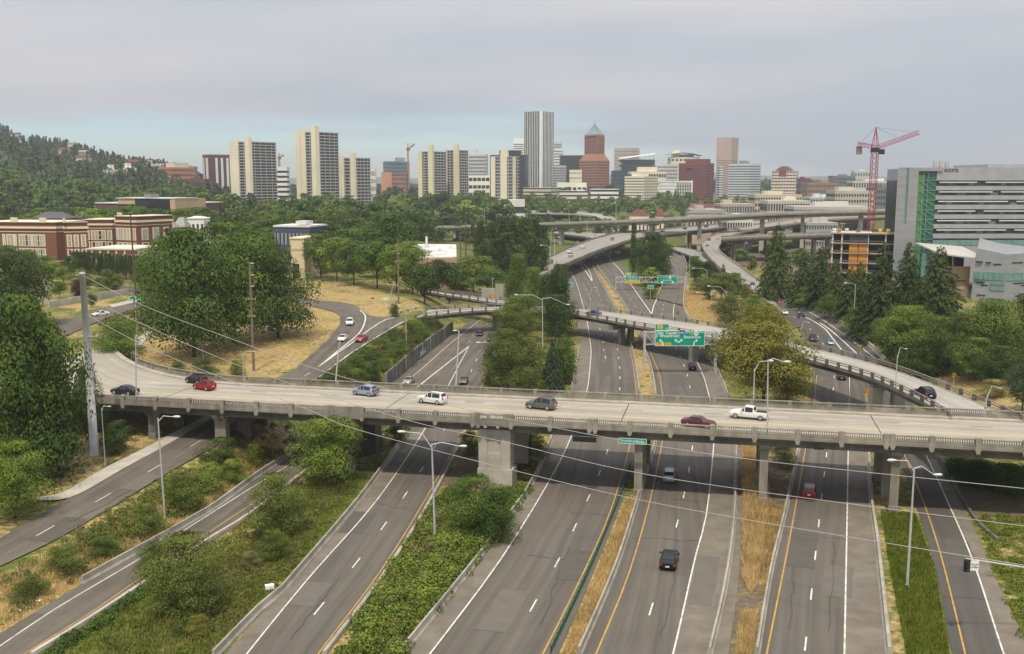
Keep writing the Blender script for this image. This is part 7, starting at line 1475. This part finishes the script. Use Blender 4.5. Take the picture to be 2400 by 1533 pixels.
for a in (('green shrub tree between the fork ramp and the link ramp', 1632, 600, 650, 40, 'wide', 'green', 'mid'), ('olive bush below the dry slope', 1640, 650, 690, 50, 'shrub', 'olive', 'mid'), ('green bushes below the curved flyover', 1725, 640, 690, 60, 'wide', 'green', 'mid'), ('leafy tree along the curved flyover foot', 1765, 690, 745, 60, 'wide', 'light', 'mid'), ('dark tree right of the fork ramp', 1660, 612, 672, 36, 'round', 'conifer', 'mid'), ('dark pointed tree by the curved flyover', 1694, 618, 680, 30, 'conifer', 'conifer', 'mid'), ('olive tree on the dry slope', 1690, 638, 705, 74, 'round', 'olive', 'mid'), ('rounded dark bush on the dry slope', 1658, 664, 700, 36, 'shrub', 'dark', 'mid'), ('olive spreading bush behind the overpass railing', 1712, 688, 768, 88, 'wide', 'olive', 'hi'), ('small bush by the lane edge on the dry slope', 1722, 655, 690, 26, 'shrub', 'green', 'mid'), ('little conifer on the dry slope', 1675, 622, 668, 26, 'conifer', 'conifer', 'mid'), ('dark bush under the rusty ramp', 1632, 625, 670, 30, 'round', 'dark', 'mid'), ('bush on the slope below the curved flyover', 1745, 668, 705, 34, 'shrub', 'olive', 'mid')): tree(*a)
tree('yellowing maple behind the orange brown maple', 1775, 714, 905, 120, 'round', 'autumn', 'hi', v=1); tree('large orange brown maple behind the near bridge', 1788, 752, 962, 222, 'round', 'autumn', 'hi', v=0); tree('low branch mass of maple beside the lamp post', 1845, 815, 950, 105, 'wide', 'autumn', 'hi', v=3)
# east side
for k, a in enumerate(((1818, 522, 700, 110, 'cedar', 'conifer'), (1882, 590, 712, 90, 'conifer', 'dark'), (1920, 576, 720, 96, 'conifer', 'dark'), (1955, 606, 724, 84, 'conifer', 'conifer'), (1990, 625, 748, 92, 'conifer', 'conifer'), (2062, 566, 795, 124, 'conifer', 'conifer'), (2120, 566, 775, 112, 'conifer', 'dark'), (2192, 576, 780, 156, 'conifer', 'conifer'), (2012, 612, 740, 80, 'conifer', 'dark'), (2034, 640, 790, 100, 'conifer', 'conifer'), (2152, 650, 792, 100, 'conifer', 'dark'))):
    tree(('wispy old cedar beside the curved flyover', 'dark conifer in front of the building site, first from the cedar', 'taller dark conifer in front of the building site', 'dark conifer below the orange panels', 'shorter conifer beside the lamp post', 'tall dark conifer before the silver building corner', 'pointed conifer before the green stair tower', 'largest conifer before the canopy hall', 'dark conifer tucked beside the tall one', 'low wide conifer on the bank', 'filling conifer between the two tallest')[k], a[0], a[1], a[2], a[3], a[4], a[5], 'hi')
for a in (('light green broadleaf tree next to the tall lamp post', 2130, 716, 868, 140, 'round', 'light'), ('green broadleaf tree on the bank', 2195, 742, 878, 120, 'round', 'green'), ('brownish tree in the middle of the bank', 2248, 738, 880, 100, 'round', 'olive'), ('large green tree below the faceted hall', 2325, 704, 868, 170, 'wide', 'green'), ('green tree at the east edge below the hall', 2400, 690, 850, 140, 'wide', 'green'), ('blue grey conifer bush at the east edge', 2395, 840, 968, 80, 'oval', 'bluecon'), ('dark tree low on the bank', 2160, 790, 885, 110, 'wide', 'dark'), ('green tree low on the bank', 2285, 790, 890, 130, 'wide', 'green'), ('dark green bush row end on the bank', 2345, 810, 900, 110, 'wide', 'dark'), ('green shrub below the conifers by the road', 1945, 690, 745, 66, 'shrub', 'green'), ('green shrub along the road barrier', 1895, 672, 716, 60, 'shrub', 'light'), ('dark shrub along the road barrier', 2000, 720, 790, 70, 'shrub', 'green'), ('tree rising by the road bend', 2080, 745, 835, 80, 'round', 'green'), ('light shrub at the end of the road wall', 2100, 800, 868, 70, 'shrub', 'olive')): tree(*a, 'hi')
# foreground shrubs
tree('bright green loose broadleaf tree under the near bridge', 765, 982, 1140, 165, 'round', 'light', 'hi', v=2); tree('olive rounded shrub tree on the slope', 655, 1112, 1255, 145, 'wide', 'olive', 'hi'); tree('big olive bush in the near grass', 440, 1255, 1430, 205, 'wide', 'olive', 'hi'); tree('low olive bush beside the big one', 455, 1330, 1462, 130, 'shrub', 'olive', 'hi'); tree('small olive bush over the ramp wall', 365, 1270, 1350, 95, 'wide', 'olive', 'hi')
tree('dark leafy shrub by the main pier', 1115, 1118, 1255, 170, 'wide', 'green', 'hi', v=2); tree('dark shrub below the main pier panel', 1165, 1150, 1270, 110, 'shrub', 'dark', 'hi')
SH_ = ((150, 1278, 1340, 105, 'olive', 'round dark bramble bush near the street'), (345, 1180, 1250, 110, 'olive', 'bramble bush left of the tall lamp post'), (425, 1110, 1190, 105, 'ivy', 'bramble bush right of the tall lamp post'), (490, 1085, 1140, 100, 'light', 'light green bramble mound'), (545, 1075, 1130, 70, 'light', 'light green mound beside the bramble mound'), (520, 1028, 1090, 110, 'dark', 'dark green mound under the near bridge'), (240, 1255, 1300, 80, 'ivy', 'low bramble on the dry strip'), (70, 1350, 1400, 90, 'olive', 'low dry bush in the corner'), (600, 1040, 1090, 60, 'olive', 'weedy mound by the ramp'), (460, 1440, 1490, 70, 'autumn', 'small rusty coloured bush in the near grass'), (640, 1240, 1310, 90, 'ivy', 'leafy mound below the shrub tree'), (590, 1290, 1330, 60, 'weed', 'weedy mound in the grass'), (1075, 1200, 1270, 100, 'ivy', 'leafy mound behind the double lamp post'), (480, 840, 888, 70, 'dark', 'dark shrub on the lawn by the railing'), (420, 850, 880, 60, 'olive', 'low shrub on the lawn'), (555, 845, 878, 50, 'olive', 'dry shrub near the utility pole'), (925, 712, 742, 34, 'dark', 'dark bush beneath the curved lamp'), (2290, 1080, 1130, 130, 'dark', 'dark bush below the near bridge at the east'), (2360, 1085, 1150, 110, 'green', 'bush with pale flowers below the near bridge'), (2240, 1075, 1115, 70, 'dark', 'small dark bush by the exit road wall'), (2330, 890, 930, 90, 'weed', 'dry brush on the bank by the overpass'), (870, 985, 1050, 90, 'olive', 'olive scrub behind the dark pier'), (930, 985, 1040, 70, 'dark', 'dark scrub under the bridge by the lane'), (1255, 1015, 1080, 70, 'green', 'green scrub beside the main pier'), (1100, 1010, 1060, 60, 'dark', 'dark scrub left of the main pier'), (1835, 1040, 1090, 70, 'light', 'yellow green scrub below the bridge'), (275, 985, 1060, 90, 'dark', 'dark scrub at the bridge abutment'))
for a in SH_: tree(a[5], a[0], a[1], a[2], a[3], 'shrub', a[4], 'hi')
# hedge on the slope above the retaining wall
HB = [(1000, 738, 795, 60), (960, 752, 815, 80), (985, 765, 805, 60), (925, 770, 835, 84), (890, 790, 850, 80), (930, 795, 850, 70), (860, 812, 868, 84), (900, 820, 868, 66), (830, 832, 885, 86), (870, 845, 890, 66), (800, 850, 897, 80), (840, 862, 905, 60), (775, 868, 905, 70)]
for k, a in enumerate(HB): tree('clipped green hedge shrub above the retaining wall, %s' % ('topmost by the overpass', 'second from the overpass', 'lower one near the overpass', 'fourth from the overpass', 'at the lamp post', 'below the lamp post', 'in the middle of the slope', 'lower middle of the slope', 'upper one near the bridge', 'lower one near the bridge', 'next to the far railing', 'lowest at the wall end', 'last beside the street')[k], *a, 'shrub', ('dark', 'ivy', 'green')[k % 3], 'hi', group='hedge shrubs on the slope')
# school hedge and street trees
for k in range(17): tree('dark clipped cypress in the hedge below the school, number %d from its corner' % (k + 1) if False else 'dark clipped cypress in the hedge below the school', 176 + k * 9.3, 589 + k * .6, 636 + k * 1.5, 21, 'column', 'dark', 'mid', group='cypress hedge below the school', name='cypress')
for a in ((20, 575, 640, 70, 'green', 'green tree hiding the west end of the school'), (118, 612, 650, 56, 'light', 'light tree by the school corner'), (340, 600, 700, 60, 'green', 'green tree leaning over the brown pole'), (165, 600, 650, 34, 'green', 'slim green tree at the school corner'), (150, 628, 668, 44, 'light', 'light round tree by the school steps'), (255, 632, 690, 40, 'olive', 'olive tree beside the brown pole'), (270, 642, 690, 46, 'olive', 'broad olive tree beside the school street'), (200, 640, 690, 40, 'green', 'green tree next to the steel pole'), (185, 655, 705, 34, 'redleaf', 'purple leaved small tree by the low wall'), (140, 660, 700, 36, 'green', 'small green tree by the low wall'), (110, 600, 640, 50, 'green', 'green tree in front of the school'), (60, 585, 625, 60, 'light', 'light tree under the school windows'), (90, 610, 660, 44, 'light', 'small light tree below the school'), (215, 690, 720, 26, 'green', 'small tree behind the street wall'), (235, 650, 680, 30, 'olive', 'little olive tree at the corner')): tree(a[5], a[0], a[1], a[2], a[3], 'round', a[4], 'mid')
# ------------------------------------------------------------------ belts of trees behind
GRP = {}
FARB = MB()
def belt(what, x0, x1, D0, D1, n, h0, h1, kinds, w0=.75, w1=1.1, lod='lo', ytop=None, mass=False):
    for i in range(n):
        px = x0 + (x1 - x0) * (i + TR.uniform(.0, 1)) / n; D = TR.uniform(D0, D1); q = atY(px, 480, D); kd, lf, nm = TR.choice(kinds); hg = TR.uniform(h0, h1) * (1.15 if kd in ('conifer', 'fir', 'column') else 1)
        z = h(q.x, D)
        if px < 470 and D > 620: z = max(z, hillz(q.x, D))
        if mass:
            me, _ = proto(kd, 'lo', TR.randrange(4), lf); w = hg * TR.uniform(w0, w1) * (.42 if kd in ('conifer', 'fir') else .3 if kd == 'column' else 1); FARB.add([(q.x + v.co.x * w, D + v.co.y * w, z - .3 + v.co.z * hg) for v in me.vertices], [tuple(p.vertices) for p in me.polygons]); continue
        tree_at(Vector((q.x, D, z - .3)), hg, hg * TR.uniform(w0, w1) * (.42 if kd in ('conifer', 'fir') else .3 if kd == 'column' else 1), kd, lf, nm + ' ' + what, lod, 'trees ' + what, parts=False)
B1 = [('round', 'green', 'green broadleaf tree'), ('wide', 'green', 'spreading green tree'), ('round', 'dark', 'dark green tree'), ('wide', 'light', 'light green tree'), ('oval', 'dark', 'tall dark tree'), ('conifer', 'conifer', 'pointed dark conifer')]
B2 = [('round', 'green', 'green broadleaf tree'), ('wide', 'olive', 'olive green tree'), ('round', 'dark', 'dark green tree'), ('wide', 'green', 'spreading green tree')]
belt('behind the school roofs', -60, 470, 500, 600, 24, 15, 20, B1, lod='mid')
belt('around the tan institute', 60, 520, 610, 740, 26, 13, 20, B1, lod='lo')
belt('below the wooded hill', -80, 560, 760, 1000, 50, 16, 24, B1, mass=True)
belt('at the foot of the cream towers', 420, 900, 820, 1040, 34, 19, 27, B1)
belt('between the navy building and the towers', 560, 1000, 560, 760, 34, 16, 22, B2, lod='lo')
belt('screening the tan institute', 130, 500, 570, 600, 16, 15.5, 18.5, B1[:4], 1.0, 1.3, lod='mid')
belt('beside the navy building', 560, 720, 400, 440, 9, 12, 16, B2, .9, 1.2, lod='mid')
belt('just behind the park row', 720, 915, 350, 420, 9, 12, 16, B2[:1] + B2[2:], .9, 1.2, lod='mid')
belt('in the middle park', 620, 960, 430, 540, 18, 15, 20, B2, lod='mid')
belt('in front of the twin towers', 880, 1180, 800, 1100, 30, 20, 27, B1)
belt('behind the poplar grove', 960, 1250, 600, 780, 20, 13, 19, B1)
belt('around the loop ramp', 1180, 1460, 760, 900, 24, 9, 14, B2)
belt('below the city offices', 1220, 1640, 930, 1300, 44, 14, 22, B1, mass=True)
belt('behind the long viaduct', 1440, 1650, 740, 860, 16, 8, 13, B2)
belt('below the red brick block', 1560, 1830, 900, 1250, 24, 10, 16, B1, mass=True)
belt('among the east blocks', 1640, 2100, 1000, 1600, 26, 8, 14, B1, mass=True)
tag(FARB.obj('woods', LEAF['green'], None, kind='stuff'), 'trees far off below the hill and between the city offices', 'woods')
belt('under the east viaducts', 1700, 2100, 470, 600, 16, 6, 10, B2, lod='lo')
# the far wood and the hill's cover: nobody could count these
def far_wood(name, label, n, place, leaf, ls=1.6, m=46):
    r = random.Random(5); b = MB()
    for _ in range(n):
        p, hg, w, con = place(r); 
        for k in range(m):
            if con: f = r.random() ** .7; a = r.uniform(0, 6.28); R_ = w * .28 * (1 - f); c = p + Vector((R_ * math.cos(a), R_ * math.sin(a), hg * (.1 + .9 * f)))
            else: d = rnd_dir(r, .4); c = p + Vector((d.x * w * .5, d.y * w * .5, hg * (.55 + .45 * d.z)))
            leaf_quad(b, c, (rnd_dir(r, .5)), ls * (hg / 18) * r.uniform(.7, 1.6) * (1 if con else 1.5), r, .8)
    return tag(b.obj(name, LEAF[leaf], None, kind='stuff'), label, 'woods')
FW = {'hill_dark': leafmat('wood_dark', (.010, .021, .010), (.030, .046, .018), (.04, .058, .022), .1), 'hill_green': leafmat('wood_green', (.016, .030, .010), (.038, .060, .020), (.058, .080, .03), .1, 1.7, (1.2, 1.15, .95))}; LEAF.update(FW)
def on_hill(r, con, lo, hi):
    while True:
        a = r.uniform(-.62, -.26); D = r.uniform(lo, hi); z = hillz(a * D, D)
        if z > 14: break
    return Vector((a * D, D, z - 1)), r.uniform(13, 25) if con else r.uniform(10, 16), r.uniform(10, 18), con
far_wood('woods', 'dark firs covering the crest of the hill', 750, lambda r: on_hill(r, True, 1700, 2750), 'hill_dark', 3.2, 44)
far_wood('woods', 'mixed green wood covering the lower hill', 1300, lambda r: on_hill(r, r.random() < .15, 800, 2100), 'hill_green', 2.6, 46)
def plain(r):
    px = r.uniform(1450, 2120); D = r.uniform(2300, 5200); q = atY(px, 430, D); return Vector((q.x, D, h(q.x, D) + ss(2300, 5200, D) * 6)), r.uniform(16, 30), r.uniform(20, 50), r.random() < .3
far_wood('woods', 'distant flat wooded city edge at the horizon', 700, plain, 'hill_dark', 6, 30)
def plain2(r):
    px = r.uniform(380, 1500); D = r.uniform(1500, 4800); q = atY(px, 430, D); return Vector((q.x, D, h(q.x, D) - 1)), r.uniform(13, 22), r.uniform(18, 40), r.random() < .2
far_wood('woods', 'distant leafy city edge behind the western towers', 900, plain2, 'hill_green', 5, 30)
for k in range(36):
    r = R; a = r.uniform(-.60, -.33); D = r.uniform(1500, 2500); x = a * D; z = hillz(x, D) - 2; w = r.uniform(12, 24); c = R.choice([(215, 205, 190), (190, 150, 125), (205, 200, 195), (170, 150, 130)])
    t = thing('hillside_house', ('pale', 'tan', 'white', 'brown')[[(215, 205, 190), (190, 150, 125), (205, 200, 195), (170, 150, 130)].index(c)] + ' house among the firs on the wooded hill', 'house', (x, D, z + 10), 0, 'houses on the wooded hill')
    pbox(t, 'walls', wm(c), (0, 0, 3), (w, 10, 8)); q = MB().add([(-w / 2 - 1, -6, 7), (w / 2 + 1, -6, 7), (w / 2 + 1, 6, 7), (-w / 2 - 1, 6, 7), (-w / 2 - 1, 0, 11), (w / 2 + 1, 0, 11)], ((0, 1, 5, 4), (2, 3, 4, 5), (1, 2, 5), (3, 0, 4))); q.obj('roof', ROOF if k % 3 else REDR, t)
# ------------------------------------------------------------------ ground plants
def inside(P, r):
    x0, x1, y0, y1 = min(p.x for p in P), max(p.x for p in P), min(p.y for p in P), max(p.y for p in P)
    while True:
        x, y = r.uniform(x0, x1), r.uniform(y0, y1)
        if pt_poly(x, y, P): return x, y
def undergrowth(label, poly, nclump, per, rad0, rad1, hgt, leaf, ls=.28, name='undergrowth', seed=3):
    P = [att(*p) for p in poly]; r = random.Random(seed); b = MB()
    for _ in range(nclump):
        x, y = inside(P, r); k = r.uniform(rad0, rad1); hh = r.uniform(.4, 1) * hgt; c = Vector((x, y, h(x, y)))
        for _ in range(per):
            d = rnd_dir(r, .5); d.z = abs(d.z); leaf_quad(b, c + Vector((d.x * k, d.y * k, d.z * hh)) * r.uniform(.75, 1.05), (d + rnd_dir(r) * .7).normalized(), ls * r.uniform(.6, 1.4), r)
    return tag(b.obj(name, LEAF[leaf], None, kind='stuff'), label, 'undergrowth')
def grass(label, poly, n, hgt, leaf, w=.07, seed=3, name='grass'):
    P = [att(*p) for p in poly]; r = random.Random(seed); b = MB()
    for _ in range(n):
        x, y = inside(P, r); z = h(x, y) - .05; a = r.uniform(0, 3.14); s = Vector((math.cos(a), math.sin(a), 0)) * w * r.uniform(.7, 1.6); t = Vector((r.uniform(-.4, .4), r.uniform(-.4, .4), 1)) * hgt * r.uniform(.5, 1.2); c = Vector((x, y, z)); o = len(b.v)
        b.v += [tuple(c - s), tuple(c + s), tuple(c + t)]; b.f.append((o, o + 1, o + 2))
    return tag(b.obj(name, LEAF[leaf], None, kind='stuff'), label, 'grass')
undergrowth('thick ivy and bramble between the two carriageways', [(1160, 1265), (1110, 1320), (935, 1540), (790, 1540), (925, 1335), (1035, 1165), (1100, 1165)], 420, 130, .5, 1.5, 1.5, 'ivy', .3)
undergrowth('taller bramble clumps rising from the ivy between the carriageways', [(1160, 1265), (1110, 1320), (935, 1540), (800, 1540), (930, 1335), (1040, 1165), (1100, 1165)], 55, 330, .9, 1.9, 2.6, 'light', .26, seed=31)
undergrowth('reddish dying bramble in the ivy between the carriageways', [(1110, 1250), (1060, 1330), (905, 1540), (820, 1540), (935, 1350), (1040, 1190)], 70, 120, .4, .9, 2.0, 'weed', .24, seed=32)
undergrowth('green vines hanging over the barrier by the main pier', [(1170, 1255), (1240, 1150), (1225, 1140), (1130, 1180), (1060, 1250), (1100, 1290)], 150, 130, .5, 1.2, 1.7, 'green', .3, seed=5)
undergrowth('weedy brush on the strip between street and ramp', [(0, 1360), (136, 1270), (264, 1195), (384, 1122), (500, 1060), (620, 1040), (680, 1060), (480, 1200), (192, 1360), (0, 1470)], 240, 70, .4, 1.1, .8, 'weed', .22, seed=6)
undergrowth('bramble patches on the strip between street and ramp', [(90, 1320), (300, 1190), (460, 1100), (560, 1090), (470, 1180), (250, 1290)], 110, 110, .5, 1.2, 1.2, 'ivy', .26, seed=7)
undergrowth('rough green weeds on the near slope', [(130, 1540), (240, 1470), (480, 1290), (735, 1105), (880, 1110), (700, 1330), (600, 1430), (500, 1540)], 330, 60, .4, 1.2, .55, 'lawn', .22, seed=8)
undergrowth('dry weeds on the near slope', [(500, 1350), (640, 1270), (760, 1180), (700, 1320), (600, 1420), (540, 1500), (420, 1500)], 150, 60, .3, .9, .5, 'weed', .2, seed=9)
undergrowth('ivy creeping over the edging wall by the ramp', [(100, 1535), (225, 1455), (375, 1352), (392, 1358), (240, 1470), (118, 1545)], 110, 80, .3, .7, .9, 'green', .2, seed=10)
undergrowth('scrub below the near bridge by the dark pier', [(560, 1000), (720, 1005), (900, 1010), (870, 1070), (740, 1085), (640, 1060)], 90, 70, .4, 1.1, .8, 'olive', .24, seed=11)
undergrowth('scrub between the carriageways behind the near bridge', [(1150, 850), (1340, 800), (1345, 905), (1135, 905)], 200, 90, .6, 1.6, 1.8, 'olive', .34, seed=12)
undergrowth('brush along the carriageway below the conifers', [(1900, 705), (1990, 752), (2070, 815), (2120, 870), (2200, 880), (2180, 800), (2050, 740), (1930, 690)], 160, 70, .8, 2.2, 2.4, 'green', .5, seed=13)
undergrowth('green brush on the bank east of the overpass', [(2130, 860), (2400, 890), (2400, 850), (2250, 820), (2120, 810)], 120, 90, .7, 1.8, 2.0, 'dark', .42, seed=14)
undergrowth('leafy growth beyond the exit road', [(2225, 1130), (2400, 1165), (2400, 1100), (2230, 1085)], 110, 110, .5, 1.2, 1.3, 'dark', .26, seed=15)
undergrowth('weeds on the bank of the exit road', [(2290, 1210), (2400, 1210), (2420, 1540), (2400, 1500), (2345, 1390)], 150, 70, .4, 1.0, .6, 'lawn', .2, seed=16)
undergrowth('dark scrub at the foot of the big trees', [(100, 1165), (330, 1040), (300, 1000), (200, 1000), (60, 1120)], 60, 70, .4, 1.0, .7, 'olive', .22, seed=17)
undergrowth('weeds on the corner between path and upper street', [(230, 770), (250, 745), (310, 727), (370, 735), (340, 770), (290, 800)], 150, 50, .5, 1.2, .9, 'olive', .32, seed=18)
undergrowth('bushes at the nose of the fork', [(1505, 672), (1545, 668), (1535, 700), (1522, 702)], 40, 60, .5, 1.1, 1.2, 'olive', .35, seed=19)
undergrowth('scrub left of the street under the bridge', [(250, 960), (430, 945), (470, 985), (350, 1040), (250, 1040)], 50, 60, .4, .9, .6, 'weed', .22, seed=20)
grass('tall golden dry grass on the strip between the carriageways', [(1741, 1042), (1790, 1042), (1800, 1160), (1790, 1300), (1765, 1400), (1742, 1362), (1741, 1200)], 9000, 1.0, 'dry', .07, 4)
grass('golden dry grass at the near end of the strip', [(1738, 1440), (1775, 1440), (1760, 1540), (1725, 1540)], 3500, .8, 'dry', .06, 5)
grass('dry grass tufts on the narrow median', [(1472, 1170), (1496, 1170), (1442, 1325), (1352, 1535), (1318, 1535), (1400, 1335)], 6000, .55, 'dry', .07, 6)
grass('sparse dry tufts on the gravel strip', [(1800, 1170), (1838, 1200), (1806, 1338), (1790, 1420), (1785, 1330)], 2500, .6, 'dry', .07, 7)
grass('lush green grass on the verge', [(2065, 1200), (2145, 1205), (2188, 1325), (2226, 1535), (2125, 1535), (2085, 1330)], 16000, .45, 'lawn', .07, 8)
grass('dry grass on the near slope', [(130, 1540), (240, 1470), (480, 1290), (735, 1105), (860, 1120), (700, 1330), (600, 1430), (500, 1540)], 9000, .45, 'lawn', .06, 9)
grass('scattered dry stalks on the near slope', [(200, 1540), (300, 1470), (520, 1300), (735, 1140), (840, 1130), (690, 1320), (590, 1420), (480, 1540)], 8500, .5, 'weed', .06, 19)
grass('dry grass on the strip between street and ramp', [(0, 1350), (300, 1200), (420, 1120), (640, 1015), (690, 1060), (480, 1207), (192, 1368), (0, 1480)], 12000, .5, 'dry', .06, 10)
grass('dry stalks on the slope beside the overpass', [(1600, 672), (1650, 700), (1760, 720), (1740, 780), (1700, 775), (1620, 745), (1602, 715)], 7000, .6, 'dry', .11, 11)
grass('dry lawn stubble on the western park', [(330, 790), (450, 770), (560, 770), (735, 700), (790, 760), (700, 845), (640, 885), (470, 875), (330, 850)], 7000, .22, 'dry', .05, 12)
# ------------------------------------------------------------------ upper street, low walls, tents, people
UP_L = [(120, 752), (180, 742), (250, 722), (320, 703), (420, 688)]; UP_R = [(150, 790), (200, 768), (250, 748), (310, 728), (400, 712)]
road('street', UP_L, UP_R, OLD, .16, 40, 4); road('sidewalk', [(255, 716), (300, 706), (372, 688)], [(262, 722), (312, 711), (380, 693)], M['concrete_pale'], .2, 20, 2); road('street', [(170, 655), (240, 664), (330, 676), (400, 684)], [(170, 662), (240, 673), (330, 688), (400, 700)], D_, .14, 20, 2)
barrier('long pale concrete wall beside the upper street', [(115, 722), (200, 706), (300, 690)], 1.9, .5, .4, M['concrete_pale'], 4, 'street_wall', 'wall', piece='wall_segment')
p = att(110, 712); t = thing('billboard', 'tall narrow concrete panel standing by the dark tree', 'panel', p); pbox(t, 'panel', M['concrete_pale'], (0, 0, 4), (1.2, .6, 8)); pbox(t, 'ledge', CON, (-1, -.3, 2.3), (4.5, .3, .35))
for k, (px, py, w, c, lb) in enumerate(((905, 706, 22, (150, 165, 120), 'pale green dome tent on the dry lawn'), (930, 708, 8, (90, 95, 100), 'small grey bundle beside the green tent'), (592, 776, 26, (165, 160, 145), 'grey tent under the elms'), (618, 780, 12, (70, 80, 110), 'dark blue bundle under the elms'), (640, 776, 12, (120, 60, 55), 'red tarp bundle under the elms'), (873, 700, 7, (60, 62, 60), 'dark box on the dry lawn'))):
    g = att(px, py); ww = w / FPX * g.y; q = MB(); n = 10
    for i in range(5):
        f = i / 4; rr = math.cos(f * 1.45)
        for j in range(n): a = 2 * math.pi * j / n; q.v.append((ww * .5 * rr * math.cos(a) * (1 if k % 2 else 1), ww * .4 * rr * math.sin(a), ww * .42 * math.sin(f * 1.57)))
    for i in range(4):
        for j in range(n): q.f.append((i * n + j, i * n + (j + 1) % n, (i + 1) * n + (j + 1) % n, (i + 1) * n + j))
    q.f.append(tuple(4 * n + j for j in range(n))); o = q.obj('tent' if w > 15 else 'bundle', wm(c), None, True); o.location = g; tag(o, lb, 'tent' if w > 15 else 'bundle')
def person(label, px, py, shirt):
    p = att(px, py); t = thing('person', label, 'person', p, R.uniform(-.5, .5)); V_ = [(0, 0, .95), (0, 0, 1.2), (0, 0, 1.42), (0, 0, 1.52), (0, 0, 1.62), (0, 0, 1.74), (.1, 0, .9), (.12, .06, .5), (.12, .0, .08), (.12, -.12, .04), (-.1, 0, .9), (-.12, -.08, .5), (-.12, .05, .08), (-.12, -.08, .04), (.2, 0, 1.4), (.26, .04, 1.12), (.26, -.08, .88), (-.2, 0, 1.4), (-.26, -.02, 1.12), (-.25, -.12, .9)]
    E_ = [(0, 1), (1, 2), (2, 3), (3, 4), (4, 5), (0, 6), (6, 7), (7, 8), (8, 9), (0, 10), (10, 11), (11, 12), (12, 13), (2, 14), (14, 15), (15, 16), (2, 17), (17, 18), (18, 19)]; RR = [.15, .15, .13, .06, .11, .08, .1, .07, .05, .05, .1, .07, .05, .05, .07, .05, .04, .07, .05, .04]
    me = bpy.data.meshes.new('body'); me.from_pydata(V_, E_, []); me.materials.append(shirt); o = link('body', me, t); sk = o.modifiers.new('skin', 'SKIN'); 
    for i, v in enumerate(me.skin_vertices[0].data): v.radius = (RR[i], RR[i]); v.use_root = i == 0
    o.modifiers.new('sub', 'SUBSURF').levels = 1
person('person in dark clothes walking under the park trees', 737, 652, M['black']); person('person in dark clothes on the second ramp sidewalk', 1112, 694, M['black']); person('person in a pale shirt standing by the grey tent', 630, 782, wm((170, 175, 185)))
p = at(1130, 700, 6); t = thing('terrace_wall', 'stepped pale block wall beside the second ramp', 'wall', at(1128, 690, 6.5) + Vector((0, 4, -2)))
for k, (x, w, z) in enumerate(((0, 4.5, 3.6), (4.6, 7.2, 5), (12, 2, 4), (16, 7, 2.8))): pbox(t, 'wall_panel', M['concrete_pale'], (x + w / 2, 0, z / 2), (w, .5, z))
pbox(t, 'roof', flat('shed_roof', (60, 60, 62), .8), (20, 2, 3.5), (8, 5, .3))
# litter and haze
for k in range(14):
    px = R.choice((70, 85, 60, 95)) + R.uniform(-14, 14); p = att(px, 1425 - (px - 60) * .5 + R.uniform(-3, 3)); tag(link('litter', cube(wm((235, 235, 230))), None, p + Vector((0, 0, .06)), R.uniform(0, 3), (.3, .2, .1)), 'scrap of white litter in dry grass by the ramp', 'litter', 'litter by the ramp')
q = at(632, 1382, 0); tag(link('litter', cube(wm((225, 235, 240))), None, q + Vector((0, 0, .3)), .4, (.9, .5, .5)), 'white bag dumped beside the barrier', 'litter')
# lettering becomes mesh
dg = bpy.context.evaluated_depsgraph_get()
for o in TEXTS:
    me = bpy.data.meshes.new_from_object(o.evaluated_get(dg)); n_ = link('text_', me, o.parent, o.location); n_.rotation_euler = o.rotation_euler; n_.scale = o.scale; nm_ = o.name.split('.')[0]; bpy.data.objects.remove(o); n_.name = nm_
# the air
hz = bpy.data.materials.new('haze'); hz.use_nodes = True; t_ = hz.node_tree; t_.nodes.clear(); o_ = t_.nodes.new('ShaderNodeOutputMaterial'); pv = t_.nodes.new('ShaderNodeVolumePrincipled'); pv.inputs['Density'].default_value = 1.2e-4; pv.inputs['Color'].default_value = (.80, .86, .94, 1); pv.inputs['Anisotropy'].default_value = 0.1; t_.links.new(pv.outputs[0], o_.inputs['Volume'])
ho = MB().box((0, 4950, 115), (21000, 11500, 234)).obj('haze', hz, None, kind='stuff'); ho.location = (0, 0, 0); tag(ho, 'thin pale air haze over the city', 'haze')
